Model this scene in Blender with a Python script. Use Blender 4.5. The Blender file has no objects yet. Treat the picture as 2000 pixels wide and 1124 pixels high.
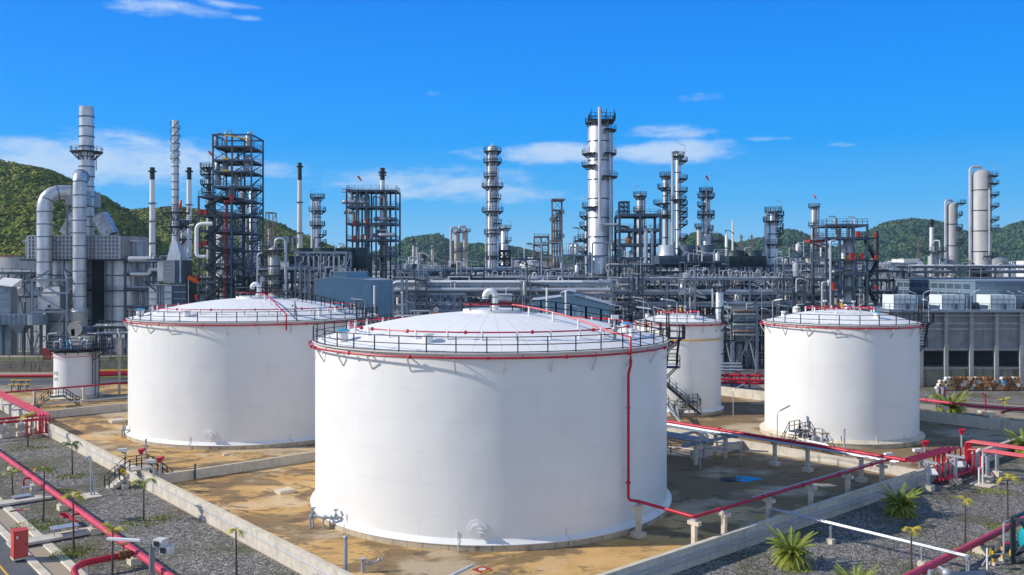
import bpy, math, random
from math import sin, cos, pi, radians, sqrt, atan2
random.seed(7)
D = bpy.data
SC = bpy.context.scene
COL = SC.collection
F, YH, CH = 1720.0, 530.0, 21.0          # focal length and horizon row of the photograph, camera height
def G(px, py, z=0.0):                     # a point seen at (px, py) standing at height z
    Y = F*(CH-z)/(py-YH); return ((px-1000)/F*Y, Y, z)
def XX(px, Y): return (px-1000)/F*Y
def ZZ(py, Y): return CH-(py-YH)/F*Y
UX, UY = -.656, .755                      # the two directions of the tank farm's grid
def A(s, v, z=0.0): return (s*UX+v*UY, s*UY-v*UX, z)

# ------------------------------------------------------------------ mesh builder
def vsub(a, b): return (a[0]-b[0], a[1]-b[1], a[2]-b[2])
def vadd(a, b): return (a[0]+b[0], a[1]+b[1], a[2]+b[2])
def vmul(a, k): return (a[0]*k, a[1]*k, a[2]*k)
def dot(a, b): return a[0]*b[0]+a[1]*b[1]+a[2]*b[2]
def cross(a, b): return (a[1]*b[2]-a[2]*b[1], a[2]*b[0]-a[0]*b[2], a[0]*b[1]-a[1]*b[0])
def ln(a): return sqrt(dot(a, a))
def nrm(a):
    l = ln(a) or 1.0
    return (a[0]/l, a[1]/l, a[2]/l)
def lerp(a, b, t): return tuple(a[i]+(b[i]-a[i])*t for i in range(len(a)))
def fillet(pts, b, n=5):
    out = [pts[0]]
    for i in range(1, len(pts)-1):
        p, a, c = pts[i], pts[i-1], pts[i+1]
        d1, d2 = vsub(a, p), vsub(c, p)
        t = min(b, ln(d1)*.49, ln(d2)*.49)
        q1, q2 = vadd(p, vmul(nrm(d1), t)), vadd(p, vmul(nrm(d2), t))
        for k in range(n+1):
            u = k/n
            out.append(tuple((1-u)**2*q1[j]+2*u*(1-u)*p[j]+u*u*q2[j] for j in range(3)))
    out.append(pts[-1])
    return out

ORG = {}                                  # world origin of every thing
class MB:
    def __init__(s): s.v = []; s.f = []
    def quad8(s, P):
        o = len(s.v); s.v += P
        s.f += [tuple(o+i for i in q) for q in ((0,3,2,1),(4,5,6,7),(0,1,5,4),(1,2,6,5),(2,3,7,6),(3,0,4,7))]
    def box(s, x0, x1, y0, y1, z0, z1):
        s.quad8([(x0,y0,z0),(x1,y0,z0),(x1,y1,z0),(x0,y1,z0),(x0,y0,z1),(x1,y0,z1),(x1,y1,z1),(x0,y1,z1)]); return s
    def obox(s, c, sx, sy, z0, z1, d=(1,0)):   # box turned so that its first axis runs along d
        l = sqrt(d[0]**2+d[1]**2); dx, dy = d[0]/l, d[1]/l
        q = [(c[0]+a*sx/2*dx-b*sy/2*dy, c[1]+a*sx/2*dy+b*sy/2*dx) for a, b in ((-1,-1),(1,-1),(1,1),(-1,1))]
        s.quad8([(x,y,z0) for x,y in q]+[(x,y,z1) for x,y in q]); return s
    def bar(s, p, q, w, h=None):
        h = h or w
        t = nrm(vsub(q, p))
        up = (0,0,1) if abs(t[2]) < .95 else (1,0,0)
        a = nrm(cross(t, up)); b = cross(a, t)
        a = vmul(a, w/2); b = vmul(b, h/2)
        def r(c): return [vsub(vsub(c,a),b), vsub(vadd(c,a),b), vadd(vadd(c,a),b), vadd(vsub(c,a),b)]
        s.quad8(r(p)+r(q)); return s
    def tube(s, pts, r, n=8, bend=0, closed=False, cap=True):
        if bend: pts = fillet(pts, bend)
        N = len(pts); o = len(s.v)
        rr = r if isinstance(r, (list, tuple)) else [r]*N
        prev = None
        for i in range(N):
            if closed: t = nrm(vsub(pts[(i+1)%N], pts[i-1]))
            else: t = nrm(vsub(pts[min(i+1,N-1)], pts[max(i-1,0)]))
            if prev is None:
                up = (0,0,1) if abs(t[2]) < .9 else (1,0,0)
                a = nrm(cross(t, up))
            else:
                a = vsub(prev, vmul(t, dot(prev, t))); a = nrm(a)
            prev = a; b = cross(t, a)
            for k in range(n):
                g = 2*pi*k/n
                s.v.append(tuple(pts[i][j]+rr[i]*(cos(g)*a[j]+sin(g)*b[j]) for j in range(3)))
        for i in range(N if closed else N-1):
            j = (i+1) % N
            for k in range(n):
                m = (k+1) % n
                s.f.append((o+i*n+k, o+i*n+m, o+j*n+m, o+j*n+k))
        if cap and not closed:
            s.f.append(tuple(o+k for k in range(n))[::-1]); s.f.append(tuple(o+(N-1)*n+k for k in range(n)))
        return s
    def lathe(s, c, prof, n=24, a0=0, a1=360):
        o = len(s.v); full = abs(a1-a0) >= 359.9; m = n if full else n+1; L = len(prof)
        for i in range(m):
            g = radians(a0+(a1-a0)*i/n)
            for r, z in prof: s.v.append((c[0]+r*cos(g), c[1]+r*sin(g), c[2]+z))
        for i in range(n):
            j = (i+1) % m
            for k in range(L-1):
                r0, r1 = prof[k][0], prof[k+1][0]
                q = [o+i*L+k, o+j*L+k, o+j*L+k+1, o+i*L+k+1]
                if r0 < 1e-6: q = [q[0], q[2], q[3]]
                elif r1 < 1e-6: q = [q[0], q[1], q[2]]
                s.f.append(tuple(q))
        return s
    def cyl(s, c, r, z0, z1, n=16): return s.lathe((c[0],c[1],0), [(0,z0),(r,z0),(r,z1),(0,z1)], n)
    def ball(s, c, r, n=12, sq=1.0):
        return s.lathe((c[0],c[1],c[2]), [(r*sin(pi*k/8)+0, -r*sq*cos(pi*k/8)) if 0<k<8 else (0, -r*sq*cos(pi*k/8)) for k in range(9)], n)
    def hcyl(s, p, q, r, n=14, dome=0):
        t = nrm(vsub(q, p))
        if dome:
            st = [(-dome,0.02),(-dome*.8,r*.6),(-dome*.4,r*.9),(0,r)]
            L = ln(vsub(q,p))
            P = [vadd(p, vmul(t, d)) for d, _ in st]+[vadd(p, vmul(t, L-d)) for d, _ in st[::-1]]
            R = [x for _, x in st]+[x for _, x in st[::-1]]
            return s.tube(P, R, n)
        return s.tube([p, q], r, n)
    def rail(s, pts, h=1.1, sp=1.6, w=.07, mid=True, toe=False):
        for i in range(len(pts)-1):
            p, q = pts[i], pts[i+1]
            for z in ([h, h*.52] if mid else [h])+([.06] if toe else []):
                s.bar((p[0],p[1],p[2]+z), (q[0],q[1],q[2]+z), w*.75)
            L = ln(vsub(q, p)); k = max(1, round(L/sp))
            for j in range(k+1):
                c = lerp(p, q, j/k); s.bar(c, (c[0],c[1],c[2]+h), w)
        return s
    def ringrail(s, c, R, z, h=1.1, n=24, a0=0, a1=360, w=.07, toe=False, seg=2):
        full = abs(a1-a0) >= 359.9
        def P(i, dz): g = radians(a0+(a1-a0)*i/(n*seg)); return (c[0]+R*cos(g), c[1]+R*sin(g), z+dz)
        for dz in [h, h*.52]+([.07] if toe else []):
            pts = [P(i, dz) for i in range(n*seg if full else n*seg+1)]
            s.tube(pts, w*.42, 5, closed=full)
        for i in range(n if full else n+1):
            s.bar(P(i*seg, 0), P(i*seg, h), w)
        return s
    def build(s, name, mat, parent=None, smooth=True, org=None, ang=38):
        me = D.meshes.new(name)
        if parent is not None: org = ORG.get(parent.name, (0,0,0))
        o = org or (0,0,0)
        me.from_pydata([(x-o[0], y-o[1], z-o[2]) for x, y, z in s.v], [], s.f)
        me.materials.append(mat)
        if smooth:
            me.polygons.foreach_set('use_smooth', [True]*len(me.polygons))
            try: me.set_sharp_from_angle(angle=radians(ang))
            except Exception: pass
        ob = D.objects.new(name, me); COL.objects.link(ob)
        if parent is not None:
            ob.parent = parent; ORG[ob.name] = o
        else:
            ob.location = o; ORG[ob.name] = o
        return ob

def tag(o, label, cat, group=None):
    o['label'] = label; o['category'] = cat
    if group: o['group'] = group
    return o
def thing(name, label, cat, loc=(0,0,0), group=None):
    o = D.objects.new(name, None); COL.objects.link(o); o.location = loc
    o.empty_display_size = .2
    ORG[o.name] = tuple(loc)
    return tag(o, label, cat, group)
def single(mb, name, label, cat, mat, loc=(0,0,0), group=None, smooth=True):
    return tag(mb.build(name, mat, None, smooth, loc), label, cat, group)
def struct(mb, name, mat, kind='structure', smooth=False):
    o = mb.build(name, mat, None, smooth); o['kind'] = kind; return o
def copy_tree(o, parent=None):
    c = o.copy(); COL.objects.link(c)
    if parent is not None: c.parent = parent
    for ch in list(o.children): copy_tree(ch, c)
    return c
def place(proto, loc, rz=0, sc=1, label=None, group=None):
    c = copy_tree(proto); c.location = loc; c.rotation_euler = (0,0,rz); c.scale = (sc,sc,sc)
    ORG[c.name] = tuple(loc)
    if label: c['label'] = label
    if group: c['group'] = group
    return c

# ------------------------------------------------------------------ materials
def newmat(name):
    m = D.materials.new(name); m.use_nodes = True
    nt = m.node_tree; b = nt.nodes['Principled BSDF']
    return m, nt, b
def N(nt, t, **kw):
    n = nt.nodes.new(t)
    for k, v in kw.items(): setattr(n, k, v)
    return n
def setin(n, **kw):
    for k, v in kw.items(): n.inputs[k.replace('_', ' ')].default_value = v
def c4(c, k=1.0): return (min(1,c[0]*k), min(1,c[1]*k), min(1,c[2]*k), 1)
def mixc(nt, fac, a, b, mode='MIX'):
    m = N(nt, 'ShaderNodeMix', data_type='RGBA', blend_type=mode)
    for sock, val in ((m.inputs[0], fac), (m.inputs[6], a), (m.inputs[7], b)):
        if hasattr(val, 'links') or hasattr(val, 'is_linked'): nt.links.new(val, sock)
        else: sock.default_value = val
    return m.outputs[2]
def math_(nt, op, a, b=0.0, clamp=False):
    m = N(nt, 'ShaderNodeMath', operation=op, use_clamp=clamp)
    for sock, val in ((m.inputs[0], a), (m.inputs[1], b)):
        if hasattr(val, 'is_linked'): nt.links.new(val, sock)
        else: sock.default_value = val
    return m.outputs[0]
def noise(nt, vec, scale, detail=4, rough=.55, dist=0):
    n = N(nt, 'ShaderNodeTexNoise'); setin(n, Scale=scale, Detail=detail, Roughness=rough, Distortion=dist)
    if vec is not None: nt.links.new(vec, n.inputs['Vector'])
    return n.outputs['Fac']
def ramp(nt, fac, stops):
    r = N(nt, 'ShaderNodeValToRGB'); e = r.color_ramp.elements
    while len(e) < len(stops): e.new(.5)
    for el, (p, c) in zip(e, stops): el.position = p; el.color = c4(c) if len(c) == 3 else c
    nt.links.new(fac, r.inputs[0]); return r.outputs[0]
def step(nt, x, lo, hi):
    r = N(nt, 'ShaderNodeMapRange', interpolation_type='SMOOTHSTEP'); nt.links.new(x, r.inputs[0])
    r.inputs[1].default_value = lo; r.inputs[2].default_value = hi
    return r.outputs[0]
def bump(nt, h, strength, dist, b):
    n = N(nt, 'ShaderNodeBump'); setin(n, Strength=strength, Distance=dist)
    nt.links.new(h, n.inputs['Height']); nt.links.new(n.outputs[0], b.inputs['Normal'])
def M(name, col, rough=.6, metal=0.0, var=.14, scale=.8, bmp=0, bsc=8, stain=None, sk=.5, stretch=1, spec=.4):
    m, nt, b = newmat(name)
    tc = N(nt, 'ShaderNodeTexCoord').outputs['Object']
    mp = N(nt, 'ShaderNodeMapping'); mp.inputs['Scale'].default_value = (1,1,1/stretch); nt.links.new(tc, mp.inputs[0])
    v = mp.outputs[0]
    f = noise(nt, v, scale, 5, .6)
    c = ramp(nt, f, [(.3, c4(col, 1-var)), (.7, c4(col, 1+var))])
    if stain:
        f2 = step(nt, noise(nt, v, scale*1.7, 6, .68), .60, .72)
        c = mixc(nt, math_(nt, 'MULTIPLY', f2, sk), c, c4(stain))
    nt.links.new(c, b.inputs['Base Color'])
    setin(b, Roughness=rough, Metallic=metal); b.inputs['Specular IOR Level'].default_value = spec
    if bmp: bump(nt, noise(nt, tc, bsc, 4), bmp, .1, b)
    return m

MAT = {}
MAT['black'] = M('black_steel', (.018,.022,.028), .5, 0, .3)
MAT['red'] = M('red_pipe_paint', (.46,.012,.035), .42, 0, .22, .7, stain=(.56,.10,.12), sk=.45)
MAT['redfade'] = M('faded_red_paint', (.54,.05,.09), .5, 0, .2, .7, stain=(.62,.2,.22), sk=.5)
MAT['galv'] = M('galvanized_steel', (.42,.45,.5), .42, .35, .16, 1.5)
MAT['white'] = M('white_paint', (.76,.76,.75), .5, 0, .05, .4)
MAT['offwhite'] = M('off_white_paint', (.62,.61,.57), .55, 0, .12, .4, stain=(.32,.2,.1), sk=.3)
MAT['steel'] = M('grey_steel_frame', (.065,.10,.145), .5, .15, .25, .4)
MAT['steel2'] = M('pale_steel_frame', (.22,.27,.33), .5, .15, .2, .4)
MAT['dark'] = M('dark_steel', (.03,.042,.055), .55, .1, .3, .4)
MAT['darkgreen'] = M('dark_green_casing', (.022,.05,.055), .5, 0, .25, .3)
MAT['silver'] = M('aluminium_cladding', (.55,.57,.60), .38, .5, .24, .5, stretch=3, stain=(.30,.29,.28), sk=.5)
MAT['silverdark'] = M('weathered_cladding', (.33,.34,.35), .45, .3, .22, .3, stretch=4, stain=(.2,.15,.11), sk=.5)
MAT['beige'] = M('buff_cladding', (.46,.42,.36), .55, .1, .18, .3, stretch=5, stain=(.25,.15,.08), sk=.5)
MAT['pipe'] = M('silver_pipe_cladding', (.50,.52,.55), .4, .35, .22, .12)
MAT['rust'] = M('rusty_steel', (.20,.095,.04), .8, 0, .4, 2)
MAT['rustframe'] = M('rusty_frame', (.22,.16,.13), .75, 0, .3, .5)
MAT['redbox'] = M('red_painted_box', (.34,.035,.03), .55)
MAT['orange'] = M('orange_fabric', (.85,.12,.01), .8, 0, .1)
MAT['yellow'] = M('yellow_paint', (.70,.42,.02), .5)
MAT['blue'] = M('light_blue_paint', (.05,.34,.52), .5)
MAT['brass'] = M('bronze_valve', (.22,.15,.07), .5, .4)
MAT['glass'] = M('dark_glass', (.02,.03,.04), .15)
MAT['stack'] = M('stained_white_stack', (.66,.63,.58), .55, 0, .12, .25, stretch=5, stain=(.36,.22,.12), sk=.45)

def concrete(name, col, stain, k=.6, sc=.7, stretch=1, streak=0):
    m, nt, b = newmat(name)
    tc = N(nt, 'ShaderNodeTexCoord').outputs['Object']
    f = noise(nt, tc, sc, 7, .65)
    c = ramp(nt, f, [(.28, c4(col,.78)), (.5, c4(col)), (.75, c4(col,1.18))])
    f2 = step(nt, noise(nt, tc, sc*.35, 8, .7, .6), .52, .70)
    c = mixc(nt, math_(nt, 'MULTIPLY', f2, k), c, c4(stain))
    if streak:
        mp = N(nt, 'ShaderNodeMapping'); mp.inputs['Scale'].default_value = (1,1,.08); nt.links.new(tc, mp.inputs[0])
        f3 = step(nt, noise(nt, mp.outputs[0], 1.6, 5, .7), .5, .7)
        c = mixc(nt, math_(nt, 'MULTIPLY', f3, streak), c, c4(stain, .8))
    nt.links.new(c, b.inputs['Base Color']); setin(b, Roughness=.85)
    b.inputs['Specular IOR Level'].default_value = .2
    bump(nt, noise(nt, tc, 9, 5, .7), .25, .05, b)
    return m
MAT['concrete'] = concrete('weathered_concrete', (.58,.54,.46), (.30,.26,.21), .5, .8, streak=.4)
MAT['concpale'] = concrete('pale_concrete', (.60,.54,.43), (.34,.27,.19), .4, 1.2)
MAT['concgrey'] = concrete('grey_concrete_panel', (.27,.28,.29), (.15,.13,.125), .6, .5, streak=.4)
MAT['concmid'] = concrete('mid_grey_concrete', (.36,.36,.365), (.2,.18,.17), .5, .6, streak=.4)
MAT['found'] = concrete('foundation_concrete', (.50,.43,.32), (.14,.115,.08), .7, .9, streak=.7)
MAT['greyclad'] = M('matt_grey_cladding', (.37,.37,.38), .62, .05, .22, .3, stretch=4, stain=(.22,.19,.16), sk=.6)
MAT['concstain'] = concrete('stained_concrete_panel', (.30,.26,.2), (.07,.045,.03), .7, .6, streak=.8)

def shell_mat(name, R, dirty=.2, col=(.78,.78,.765)):
    m, nt, b = newmat(name)
    tc = N(nt, 'ShaderNodeTexCoord').outputs['Object']
    sp = N(nt, 'ShaderNodeSeparateXYZ'); nt.links.new(tc, sp.inputs[0])
    an = math_(nt, 'MULTIPLY', math_(nt, 'ARCTAN2', sp.outputs[1], sp.outputs[0]), R)
    cb = N(nt, 'ShaderNodeCombineXYZ'); nt.links.new(an, cb.inputs[0]); nt.links.new(sp.outputs[2], cb.inputs[1])
    br = N(nt, 'ShaderNodeTexBrick', offset=.37, offset_frequency=2)
    setin(br, Scale=1.0, Mortar_Size=.014, Mortar_Smooth=.4, Brick_Width=9.1, Row_Height=2.41)
    br.inputs['Color1'].default_value = (.8,.8,.8,1); br.inputs['Color2'].default_value = (.86,.86,.86,1)
    br.inputs['Mortar'].default_value = (0,0,0,1)
    nt.links.new(cb.outputs[0], br.inputs['Vector'])
    f = noise(nt, tc, .28, 5, .6)
    c = ramp(nt, f, [(.3, c4(col,.955)), (.7, c4(col,1.03))])
    c = mixc(nt, .045, c, br.outputs['Color'], 'MULTIPLY')
    c = mixc(nt, math_(nt, 'MULTIPLY', br.outputs['Fac'], .26), c, (.40,.40,.40,1))
    mp = N(nt, 'ShaderNodeMapping'); mp.inputs['Scale'].default_value = (1.3,1.3,.05); nt.links.new(tc, mp.inputs[0])
    st = step(nt, noise(nt, mp.outputs[0], .9, 6, .72), .60, .80)
    c = mixc(nt, math_(nt, 'MULTIPLY', st, dirty*1.5, True), c, (.50,.41,.30,1))
    sp2 = step(nt, noise(nt, tc, 3.2, 2, .5), .76, .80)
    c = mixc(nt, math_(nt, 'MULTIPLY', sp2, .35), c, (.4,.34,.28,1))
    nt.links.new(c, b.inputs['Base Color']); setin(b, Roughness=.42)
    b.inputs['Specular IOR Level'].default_value = .35
    h = math_(nt, 'ADD', math_(nt, 'MULTIPLY', noise(nt, cb.outputs[0], .22, 2, .4), .9), math_(nt, 'MULTIPLY', br.outputs['Fac'], -.05))
    bump(nt, h, .35, .28, b)
    return m
def roof_mat(name, k):
    m, nt, b = newmat(name)
    tc = N(nt, 'ShaderNodeTexCoord').outputs['Object']
    sp = N(nt, 'ShaderNodeSeparateXYZ'); nt.links.new(tc, sp.inputs[0])
    an = math_(nt, 'MULTIPLY', math_(nt, 'ARCTAN2', sp.outputs[1], sp.outputs[0]), k/(2*pi))
    fr = math_(nt, 'ABSOLUTE', math_(nt, 'SUBTRACT', math_(nt, 'FRACT', math_(nt, 'ADD', an, 40.0)), .5))
    rad = math_(nt, 'SQRT', math_(nt, 'ADD', math_(nt, 'POWER', sp.outputs[0], 2), math_(nt, 'POWER', sp.outputs[1], 2)))
    d = math_(nt, 'MULTIPLY', math_(nt, 'MULTIPLY', fr, rad), 2*pi/k)
    line = math_(nt, 'SUBTRACT', 1.0, step(nt, d, .02, .055))
    f = noise(nt, tc, .4, 6, .65)
    c = ramp(nt, f, [(.3, (.74,.74,.73,1)), (.7, (.82,.82,.81,1))])
    c = mixc(nt, math_(nt, 'MULTIPLY', line, .34), c, (.36,.37,.38,1))
    nt.links.new(c, b.inputs['Base Color']); setin(b, Roughness=.65); b.inputs['Specular IOR Level'].default_value = .2
    bump(nt, math_(nt, 'ADD', noise(nt, tc, .3, 2), math_(nt, 'MULTIPLY', line, .2)), .3, .1, b)
    return m

def ground_mats():
    # bund floor: sandy washed concrete with dark stains and poured bays
    m, nt, b = newmat('stained_sandy_concrete')
    tc = N(nt, 'ShaderNodeTexCoord').outputs['Object']
    c = ramp(nt, noise(nt, tc, .16, 8, .62, .4), [(.25, (.42,.24,.085)), (.45, (.57,.35,.13)), (.62, (.65,.43,.19)), (.8, (.62,.46,.255))])
    vo = N(nt, 'ShaderNodeTexBrick', offset=.31); setin(vo, Scale=1.0, Mortar_Size=.035, Brick_Width=11.0, Row_Height=7.0)
    vo.inputs['Color1'].default_value = (.78,.80,.84,1); vo.inputs['Color2'].default_value = (1,.98,.94,1); vo.inputs['Mortar'].default_value = (.7,.66,.6,1)
    mp = N(nt, 'ShaderNodeMapping'); mp.inputs['Rotation'].default_value = (0,0,radians(49)); nt.links.new(tc, mp.inputs[0]); nt.links.new(mp.outputs[0], vo.inputs['Vector'])
    c = mixc(nt, .75, c, vo.outputs['Color'], 'MULTIPLY')
    mp2 = N(nt, 'ShaderNodeMapping'); mp2.inputs['Scale'].default_value = (.75,1.25,1); mp2.inputs['Rotation'].default_value = (0,0,.5); nt.links.new(tc, mp2.inputs[0])
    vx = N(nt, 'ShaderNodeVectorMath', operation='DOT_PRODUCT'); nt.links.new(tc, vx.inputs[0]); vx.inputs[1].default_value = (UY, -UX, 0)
    shade_stain = math_(nt, 'MULTIPLY', step(nt, vx.outputs['Value'], 58, 74), .13)  # heavier dark stains towards the right, partly painted-in shade of the tanks
    s1 = step(nt, math_(nt, 'ADD', noise(nt, mp2.outputs[0], .14, 10, .68, .6), shade_stain), .478, .535)
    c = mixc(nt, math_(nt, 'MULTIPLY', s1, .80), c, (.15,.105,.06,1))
    s4 = step(nt, noise(nt, tc, .11, 6, .6), .5, .62)
    c = mixc(nt, math_(nt, 'MULTIPLY', s4, .65), c, (.56,.45,.31,1))
    s2 = step(nt, noise(nt, mp2.outputs[0], .42, 9, .72, .5), .55, .60)
    c = mixc(nt, math_(nt, 'MULTIPLY', s2, .6), c, (.09,.07,.055,1))
    s3 = step(nt, noise(nt, tc, 1.6, 5, .6), .64, .75)
    c = mixc(nt, math_(nt, 'MULTIPLY', s3, .25), c, (.55,.45,.33,1))
    nt.links.new(c, b.inputs['Base Color']); setin(b, Roughness=.82); b.inputs['Specular IOR Level'].default_value = .25
    bump(nt, noise(nt, tc, 6, 6, .7), .2, .05, b)
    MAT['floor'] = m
    # gravel
    m, nt, b = newmat('grey_gravel')
    tc = N(nt, 'ShaderNodeTexCoord').outputs['Object']
    vo = N(nt, 'ShaderNodeTexVoronoi'); setin(vo, Scale=10.0); nt.links.new(tc, vo.inputs['Vector'])
    vo2 = N(nt, 'ShaderNodeTexVoronoi'); setin(vo2, Scale=5.2); nt.links.new(tc, vo2.inputs['Vector'])
    hs = N(nt, 'ShaderNodeSeparateColor'); nt.links.new(vo.outputs['Color'], hs.inputs[0])
    hs2 = N(nt, 'ShaderNodeSeparateColor'); nt.links.new(vo2.outputs['Color'], hs2.inputs[0])
    f = math_(nt, 'ADD', math_(nt, 'MULTIPLY', hs.outputs[0], .6), math_(nt, 'MULTIPLY', hs2.outputs[1], .4))
    c = ramp(nt, f, [(.10, (.05,.05,.05)), (.4, (.16,.152,.14)), (.62, (.255,.24,.22)), (.9, (.58,.53,.47))])
    g = math_(nt, 'ADD', math_(nt, 'MULTIPLY', noise(nt, tc, .13, 6, .6), .7), math_(nt, 'MULTIPLY', noise(nt, tc, 2.2, 4, .7), .3))
    c = mixc(nt, math_(nt, 'MULTIPLY', step(nt, g, .47, .58), .6), c, (.10,.098,.03,1))
    c = mixc(nt, math_(nt, 'MULTIPLY', step(nt, noise(nt, tc, 1.3, 5, .7), .60, .68), .75), c, (.075,.10,.014,1))
    nt.links.new(c, b.inputs['Base Color']); setin(b, Roughness=.9); b.inputs['Specular IOR Level'].default_value = .2
    bump(nt, vo.outputs['Distance'], .9, .12, b)
    MAT['gravel'] = m
    m, nt, b = newmat('asphalt')
    tc = N(nt, 'ShaderNodeTexCoord').outputs['Object']
    c = ramp(nt, noise(nt, tc, .5, 8, .7), [(.3, (.07,.075,.085)), (.7, (.125,.13,.14))])
    c = mixc(nt, math_(nt, 'MULTIPLY', step(nt, noise(nt, tc, 14, 3, .7), .5, .8), .4), c, (.2,.2,.21,1))
    nt.links.new(c, b.inputs['Base Color']); setin(b, Roughness=.85)
    MAT['asphalt'] = m
    m, nt, b = newmat('plant_yard')
    tc = N(nt, 'ShaderNodeTexCoord').outputs['Object']
    c = ramp(nt, noise(nt, tc, .035, 8, .62), [(.3, (.13,.12,.11)), (.46, (.25,.22,.18)), (.56, (.36,.29,.2)), (.7, (.3,.26,.2))])
    c = mixc(nt, math_(nt, 'MULTIPLY', step(nt, noise(nt, tc, .02, 5, .6), .56, .62), .8), c, (.075,.09,.03,1))
    nt.links.new(c, b.inputs['Base Color']); setin(b, Roughness=.9)
    MAT['yard'] = m
    m, nt, b = newmat('lawn')
    tc = N(nt, 'ShaderNodeTexCoord').outputs['Object']
    c = ramp(nt, noise(nt, tc, .9, 7, .7), [(.3, (.045,.065,.015)), (.6, (.10,.115,.03)), (.8, (.19,.16,.07))])
    nt.links.new(c, b.inputs['Base Color']); setin(b, Roughness=.95)
    MAT['lawn'] = m
    m, nt, b = newmat('forest_foliage')
    tc = N(nt, 'ShaderNodeNewGeometry').outputs['Position']
    f = math_(nt, 'ADD', math_(nt, 'MULTIPLY', noise(nt, tc, .035, 4, .6), .55), math_(nt, 'MULTIPLY', noise(nt, tc, .22, 5, .7), .45))
    c = ramp(nt, f, [(.30, (.05,.085,.018)), (.43, (.12,.155,.028)), (.55, (.21,.225,.04)), (.7, (.34,.30,.065))])
    nt.links.new(c, b.inputs['Base Color']); setin(b, Roughness=.9); b.inputs['Specular IOR Level'].default_value = .1
    MAT['forest'] = m
    m, nt, b = newmat('far_forest_foliage')
    tc = N(nt, 'ShaderNodeNewGeometry').outputs['Position']
    f = math_(nt, 'ADD', math_(nt, 'MULTIPLY', noise(nt, tc, .012, 4, .6), .55), math_(nt, 'MULTIPLY', noise(nt, tc, .07, 5, .7), .45))
    c = ramp(nt, f, [(.34, (.03,.07,.04)), (.5, (.065,.12,.055)), (.66, (.13,.175,.065))])
    nt.links.new(c, b.inputs['Base Color']); setin(b, Roughness=.9); b.inputs['Specular IOR Level'].default_value = .1
    MAT['farforest'] = m
    for nm, a, bb in (('leaf', (.13,.18,.015), (.28,.31,.03)), ('leafyellow', (.26,.26,.015), (.55,.44,.03)), ('leafdark', (.04,.09,.015), (.09,.15,.025))):
        m, nt, b = newmat('palm_'+nm)
        tc = N(nt, 'ShaderNodeTexCoord').outputs['Object']
        c = ramp(nt, noise(nt, tc, 1.6, 4, .6), [(.3, a), (.7, bb)])
        nt.links.new(c, b.inputs['Base Color']); setin(b, Roughness=.55)
        MAT[nm] = m
    MAT['trunk'] = M('palm_trunk_bark', (.09,.065,.05), .9, 0, .35, 5, .6, 10)
    m, nt, b = newmat('corrugated_blue_sheet')
    tc = N(nt, 'ShaderNodeTexCoord').outputs['Object']
    sp = N(nt, 'ShaderNodeSeparateXYZ'); nt.links.new(tc, sp.inputs[0])
    w = math_(nt, 'SINE', math_(nt, 'MULTIPLY', math_(nt, 'ADD', sp.outputs[0], sp.outputs[1]), 10.0))
    c = ramp(nt, noise(nt, tc, .4, 5, .6), [(.3, (.145,.27,.37)), (.7, (.185,.33,.43))])
    c = mixc(nt, math_(nt, 'MULTIPLY', step(nt, w, -.2, .9), .3), c, (.11,.21,.29,1))
    nt.links.new(c, b.inputs['Base Color']); setin(b, Roughness=.5)
    bump(nt, w, .4, .05, b)
    MAT['bluesheet'] = m
    m, nt, b = newmat('louvre_cladding')
    tc = N(nt, 'ShaderNodeTexCoord').outputs['Object']
    sp = N(nt, 'ShaderNodeSeparateXYZ'); nt.links.new(tc, sp.inputs[0])
    w = math_(nt, 'SINE', math_(nt, 'MULTIPLY', sp.outputs[2], 14.0))
    c = ramp(nt, noise(nt, tc, .3, 5, .6), [(.3, (.135,.205,.265)), (.7, (.18,.26,.325))])
    c = mixc(nt, math_(nt, 'MULTIPLY', step(nt, w, .2, .95), .3), c, (.08,.125,.165,1))
    nt.links.new(c, b.inputs['Base Color']); setin(b, Roughness=.5)
    bump(nt, w, .5, .06, b)
    MAT['louvre'] = m
    m, nt, b = newmat('puddle_water')
    setin(b, Roughness=.03); b.inputs['Base Color'].default_value = (.012,.02,.03,1); b.inputs['Specular IOR Level'].default_value = .6
    MAT['water'] = m
ground_mats()

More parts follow.
